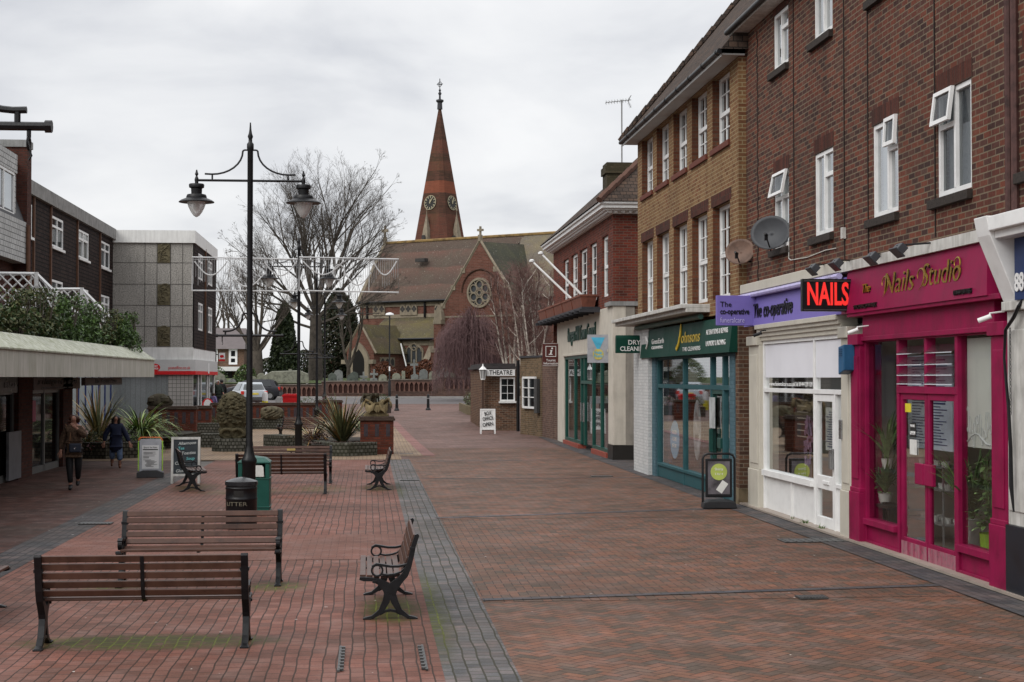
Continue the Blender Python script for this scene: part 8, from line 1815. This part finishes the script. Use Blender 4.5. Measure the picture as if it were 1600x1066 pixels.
# ================================================================ trees
def tree(name,loc,label,trunk_r,mat_,first,levels,seed,group=None,cat='tree',cr_name='crown',rmin=.012,sides=4,ell=None,kids=(5,5,5,4),lens=(.62,.6,.55,.5),up=.25,spread=.55,gnarl=.12,droop=0,cut=None):
    rnd=random.Random(seed); t=empty(name,loc,0,label,cat,group); tr=MB(); cr=MB(); cnt=[0]
    def grow(p,d,L,r,lev):
        n=4 if lev<2 else 3; pts=[p]; rs=[r]
        for i in range(n):
            d=(d+Vector((rnd.gauss(0,gnarl),rnd.gauss(0,gnarl),rnd.gauss(0,gnarl)))+Vector((0,0,up*.25 if lev<levels-1 else up*.1-droop))).normalized(); p=p+d*L/n; pts.append(p); rs.append(max(rmin*.6,r*(1-.55*(i+1)/n)))
            if ell and ((p.x-ell[0])/ell[3])**2+((p.y-ell[1])/ell[4])**2+((p.z-ell[2])/ell[5])**2>1*rnd.uniform(.8,1.15): n=i+1; break
        (tr if lev==0 else cr).tube(pts,rs,6 if lev<2 else (sides if lev<3 else 3),cap=False); cnt[0]+=1
        if lev>=levels: return
        K=kids[min(lev,len(kids)-1)]
        for k in range(K):
            f=.30+.70*(k+1)/K if lev else .45+.55*(k+1)/K; i=min(n,max(1,int(round(f*n)))); b=pts[i]; base=(pts[i]-pts[i-1]).normalized()
            a=rnd.uniform(0,2*PI) ; o_=base.orthogonal().normalized(); o_=Matrix.Rotation(a,3,base)@o_; sp=spread*rnd.uniform(.6,1.3)
            nd=(base*math.cos(sp)+o_*math.sin(sp)).normalized(); grow(b,nd,L*lens[min(lev,len(lens)-1)]*rnd.uniform(.75,1.2),rs[i]*rnd.uniform(.42,.66),lev+1)
    for (p,d,L,r) in first: grow(Vector(p),Vector(d).normalized(),L,r,0 if len(first)==1 else 1)
    if len(first)>1: tr.tube([(0,0,-1),(0,0,first[0][0][2]*.5),(0,0,first[0][0][2]+.2)],[trunk_r*1.15,trunk_r,trunk_r*.8],10)
    tr.build('trunk',mat_,t,recalc=False); cr.build(cr_name,mat_,t,recalc=False); return t
BK=M('grey_bark',(.068,.057,.047),.95,0,.3,3,.3); BKD=M('dark_bark',(.075,.062,.05),.95,0,.3,3,.3)
Yt=140; tx=lambda p,Y_l=Yt:(p-575)/2500*Y_l; tz=lambda p,Y_l=Yt:HC+(590-p)*Y_l/2500
lim=[((0,0,5.6),(-.75,.1,.62),6.2,.22),((0,0,5.9),(-.50,-.2,.85),6.8,.24),((0,.1,6.2),(-.12,.1,1.0),7.6,.27),((.1,0,6.4),(.20,.2,1.0),8.2,.30),((.1,0,6.0),(.42,-.1,.92),8.0,.30),((.2,0,5.6),(.78,.1,.66),6.6,.22),((0,0,4.6),(-.95,.1,.25),5.4,.15),((.1,0,5.0),(.95,-.1,.32),5.6,.16),((0,0,6),(.05,-.6,.8),6.6,.2),((0,0,6),(.05,.6,.8),6.6,.2),((0,0,6.2),(-.28,.3,.95),7.6,.24),((0,0,6.2),(.6,.3,.80),7.4,.22),((0,0,5.2),(-.9,-.3,.45),5.8,.17)]
lim=[(a,b,c,d*.82) for a,b,c,d in lim]
tree('bare_tree',(tx(494),Yt,1.9),'tallest bare tree with a thick trunk and spreading crown left of the church',.58,BK,lim,5,11,kids=(5,8,7,6,6),lens=(.6,.58,.50,.45,.5),up=.25,spread=.52,gnarl=.055,rmin=.009,ell=(.1,0,11.8,7.0,6.6,8.3))
lim=[((0,0,2.6),(-.6,.1,.8),4.2,.17),((0,0,2.8),(-.3,-.3,.9),4.8,.17),((0,0,2.9),(0,.2,1),5.2,.17),((0,0,2.8),(.3,-.1,.95),4.9,.17),((0,0,2.6),(.6,.1,.8),4.4,.15),((0,0,2.5),(-.75,0,.6),3.6,.14),((0,0,2.5),(.8,0,.55),3.6,.14)]
tree('pollarded_tree',(tx(404,134),134,1.7),'smaller twiggy bare tree with a short fat trunk behind the parked car',.52,BKD,lim,5,5,kids=(5,6,6,5,3),lens=(.6,.5,.5,.42,.4),up=.7,spread=.42,gnarl=.08,rmin=.010)
lim=[((0,0,1.2),(-.4,0,.9),5.2,.14),((0,0,1.2),(0,.2,1),5.8,.15),((0,0,1.2),(.35,-.1,.95),5.4,.14)]
tree('bare_tree',(tx(545,146),146,1.9),'slender bare tree between the big tree and the church porch',.2,BKD,lim,4,8,kids=(4,5,5,3),lens=(.6,.55,.5,.45),up=.5,spread=.45,rmin=.012)
tree('bare_tree',(tx(352,172),172,1.5),'distant bare tree behind the brick house at the left',.3,BKD,[((0,0,2),(-.4,0,.9),6,.2),((0,0,2),(.3,0,1),6.4,.2),((0,0,2),(0,.3,1),6.6,.2)],4,3,kids=(4,5,5,3),up=.5,spread=.45,rmin=.014)
BW=M('birch_bark',(.40,.36,.31),.8,0,.25,5,.2); BT_=M('birch_twig',(.13,.075,.065),.9,0,.2,4)
def birch(px,Y_l,seeds,label,topy):
    t=empty('birch_tree',(tx(px,Y_l),Y_l,zg(Y_l)+1.2 if Y_l>YW else 1.0),0,label,'tree','multi-stemmed birches behind the theatre'); H=HC+(590-topy)*Y_l/2500-1.2; rnd=random.Random(seeds)
    tr=MB(); cr=MB()
    for k in range(5):
        a=rnd.uniform(0,2*PI); sp=rnd.uniform(.06,.30); p=Vector((0,0,0)); pts=[p]; rs=[.11]; d=Vector((math.cos(a)*sp,math.sin(a)*sp*.5,1)).normalized(); n=9
        for i in range(n):
            d=(d+Vector((rnd.gauss(0,.03),rnd.gauss(0,.03),.05))).normalized(); p=p+d*H/n*rnd.uniform(.85,1.02); pts.append(p); rs.append(.11*(1-.86*(i+1)/n))
            if i>1:
                for j in range(5):
                    b=p; dd=(d*.8+Vector((rnd.gauss(0,.6),rnd.gauss(0,.6),rnd.uniform(.1,.6)))).normalized(); L=H*.20*(1-.4*i/n)*rnd.uniform(.6,1.2); e1=b+dd*L*.5; e2=e1+(dd+Vector((0,0,.3))).normalized()*L*.5; (tr if j==0 else cr).tube([b,e1,e2],[.035,.02,.01] if j==0 else [.022,.014,.008],3,cap=False)
                    for m_ in range(7):
                        q0=b.lerp(e2,rnd.uniform(.3,1)); d2=(dd+Vector((rnd.gauss(0,.7),rnd.gauss(0,.7),rnd.uniform(-.5,.6)))).normalized()*rnd.uniform(.5,1.3); cr.tube([q0,q0+d2*.5,q0+d2+Vector((0,0,-.1))],[.012,.009,.006],3,cap=False)
        tr.tube(pts,rs,6,cap=False)
    tr.build('trunk',BW,t,recalc=False); cr.build('crown',BT_,t,recalc=False)
birch(800,112,4,'left multi-stemmed white birch behind the theatre lodge',432); birch(822,110,9,'middle white birch rising behind the lodge roof',420); birch(838,108,15,'right white birch beside the council building',425)
# weeping tree
t=empty('weeping_tree',(tx(742,116),116,1.0),0,'purple-brown weeping tree drooping in front of the church transept','tree'); rnd=random.Random(2); tr=MB(); cr=MB(); H=HC+(590-478)*116/2500-1.0
tr.tube([(0,0,0),(.1,0,H*.45),(-.1,0,H*.85)],[.22,.17,.09],8)
for k in range(620):
    a=rnd.uniform(0,2*PI); r=2.9*math.sqrt(rnd.random()); zt=H*(1-.34*(r/2.9)**2)*rnd.uniform(.8,1.02); x,y=r*math.cos(a)*.95-.3,r*math.sin(a); L=rnd.uniform(.4,.95)*zt
    pts=[Vector((x*.5,y*.5,zt*.93)),Vector((x*.85,y*.85,zt)),Vector((x,y,zt-.3))]
    for j in range(4): pts.append(Vector((x*(1+.03*j)+rnd.gauss(0,.05),y*(1+.03*j),zt-.3-L*(j+1)/4)))
    cr.tube(pts,[.02,.016,.013,.012,.012,.010,.008],3,cap=False)
    for m_ in range(5):
        b=pts[rnd.randrange(2,6)]; cr.tube([b,b+Vector((rnd.gauss(0,.15),rnd.gauss(0,.15),-.25)),b+Vector((rnd.gauss(0,.2),rnd.gauss(0,.2),-rnd.uniform(.5,1.0)))],[.010,.009,.006],3,cap=False)
tr.build('trunk',BKD,t,recalc=False); cr.build('crown',M('weeping_twig',(.13,.078,.078),.9,0,.2,3),t,recalc=False)
# evergreens
def evergreen(px,Y_l,w_,topy,label,ms_,seed,z0=1.5,n=9000,cone=True,s0=.07,s1=.16):
    t=empty('evergreen_tree',(tx(px,Y_l),Y_l,z0),0,label,'tree'); H=HC+(590-topy)*Y_l/2500-z0; rnd=random.Random(seed); q=MB(); W_=w_/2500*Y_l/2
    lump=[(rnd.uniform(0,6.28),rnd.uniform(0,1),rnd.uniform(.1,.25)) for _ in range(22)]
    for i in range(n):
        h=rnd.random()**.85; a=rnd.uniform(0,2*PI); prof=(1-h)**.65 if cone else math.sin(PI*min(1,.15+h*.85))**.6
        lb=sum(am*math.exp(-((math.atan2(math.sin(a-la),math.cos(a-la)))**2*3+(h-lh)**2*30)) for la,lh,am in lump)
        r=W_*prof*(.72+lb)*math.sqrt(rnd.uniform(.25,1.1)); p=Vector((r*math.cos(a),r*math.sin(a),h*H)); s_=rnd.uniform(s0,s1); n_=Vector((rnd.gauss(0,1),rnd.gauss(0,1),rnd.gauss(.5,1))).normalized(); u=n_.orthogonal().normalized(); v=n_.cross(u)
        q.face([p-u*s_,p+v*s_*.5,p+u*s_,p-v*s_*.5],rnd.randrange(len(ms_)))
    q.build('crown',list(ms_),t,recalc=False); q=MB(); q.tube([(0,0,-.5),(0,0,H*.6)],[.25,.1],6); q.build('trunk',BKD,t)
Y1_,Y2_=leafm('yew_dark',(.018,.028,.012)),leafm('yew_mid',(.035,.048,.018))
evergreen(446,136,70,474,'dark conical yew left of the big bare trunk',(Y1_,Y2_),1,1.6,13000,True,.09,.24)
evergreen(528,158,62,452,'dark evergreen behind the big tree beside the church',(Y1_,leafm('yew_brown',(.04,.035,.02))),2,1.8,13000,False,.10,.22)
evergreen(552,162,30,505,'small dark evergreen against the church porch',(Y1_,Y2_),3,1.8,3500,False)
for px,w_,ty,lb in((325,60,560,'low green shrubs behind the wall by the brick house'),(386,40,570,'scrubby green shrub below the pollarded tree')):
    evergreen(px,131,w_,ty,lb,(L1,L3,L2),px,1.6,2500,False,.05,.11)
for px,Y_l,w_,ty,lb in((372,185,60,548,'far dark bushy tree behind the brick house roof'),(424,180,90,560,'far low dark bushy tree left of the conical yew'),(476,176,70,548,'far dark bushy tree between the yew and the big trunk'),(512,178,60,560,'far low dark bush right of the big trunk')):
    evergreen(px,Y_l,w_,ty,lb,(Y1_,Y2_,leafm('far_brown',(.05,.042,.03))),px,1.8,2600,False,.10,.24)
ORL=(leafm('beech_orange',(.13,.045,.02)),leafm('beech_brown',(.085,.035,.02)))
for px,w_,ty,lb in((600,40,565,'russet beech shrub right of the church door'),(640,34,573,'low russet shrub under the traceried window'),(664,44,562,'largest russet shrub left of the transept buttress'),(690,26,572,'small russet shrub at the transept corner')):
    evergreen(px,138,w_,ty,lb,ORL,px,1.9,2600,False,.06,.13)
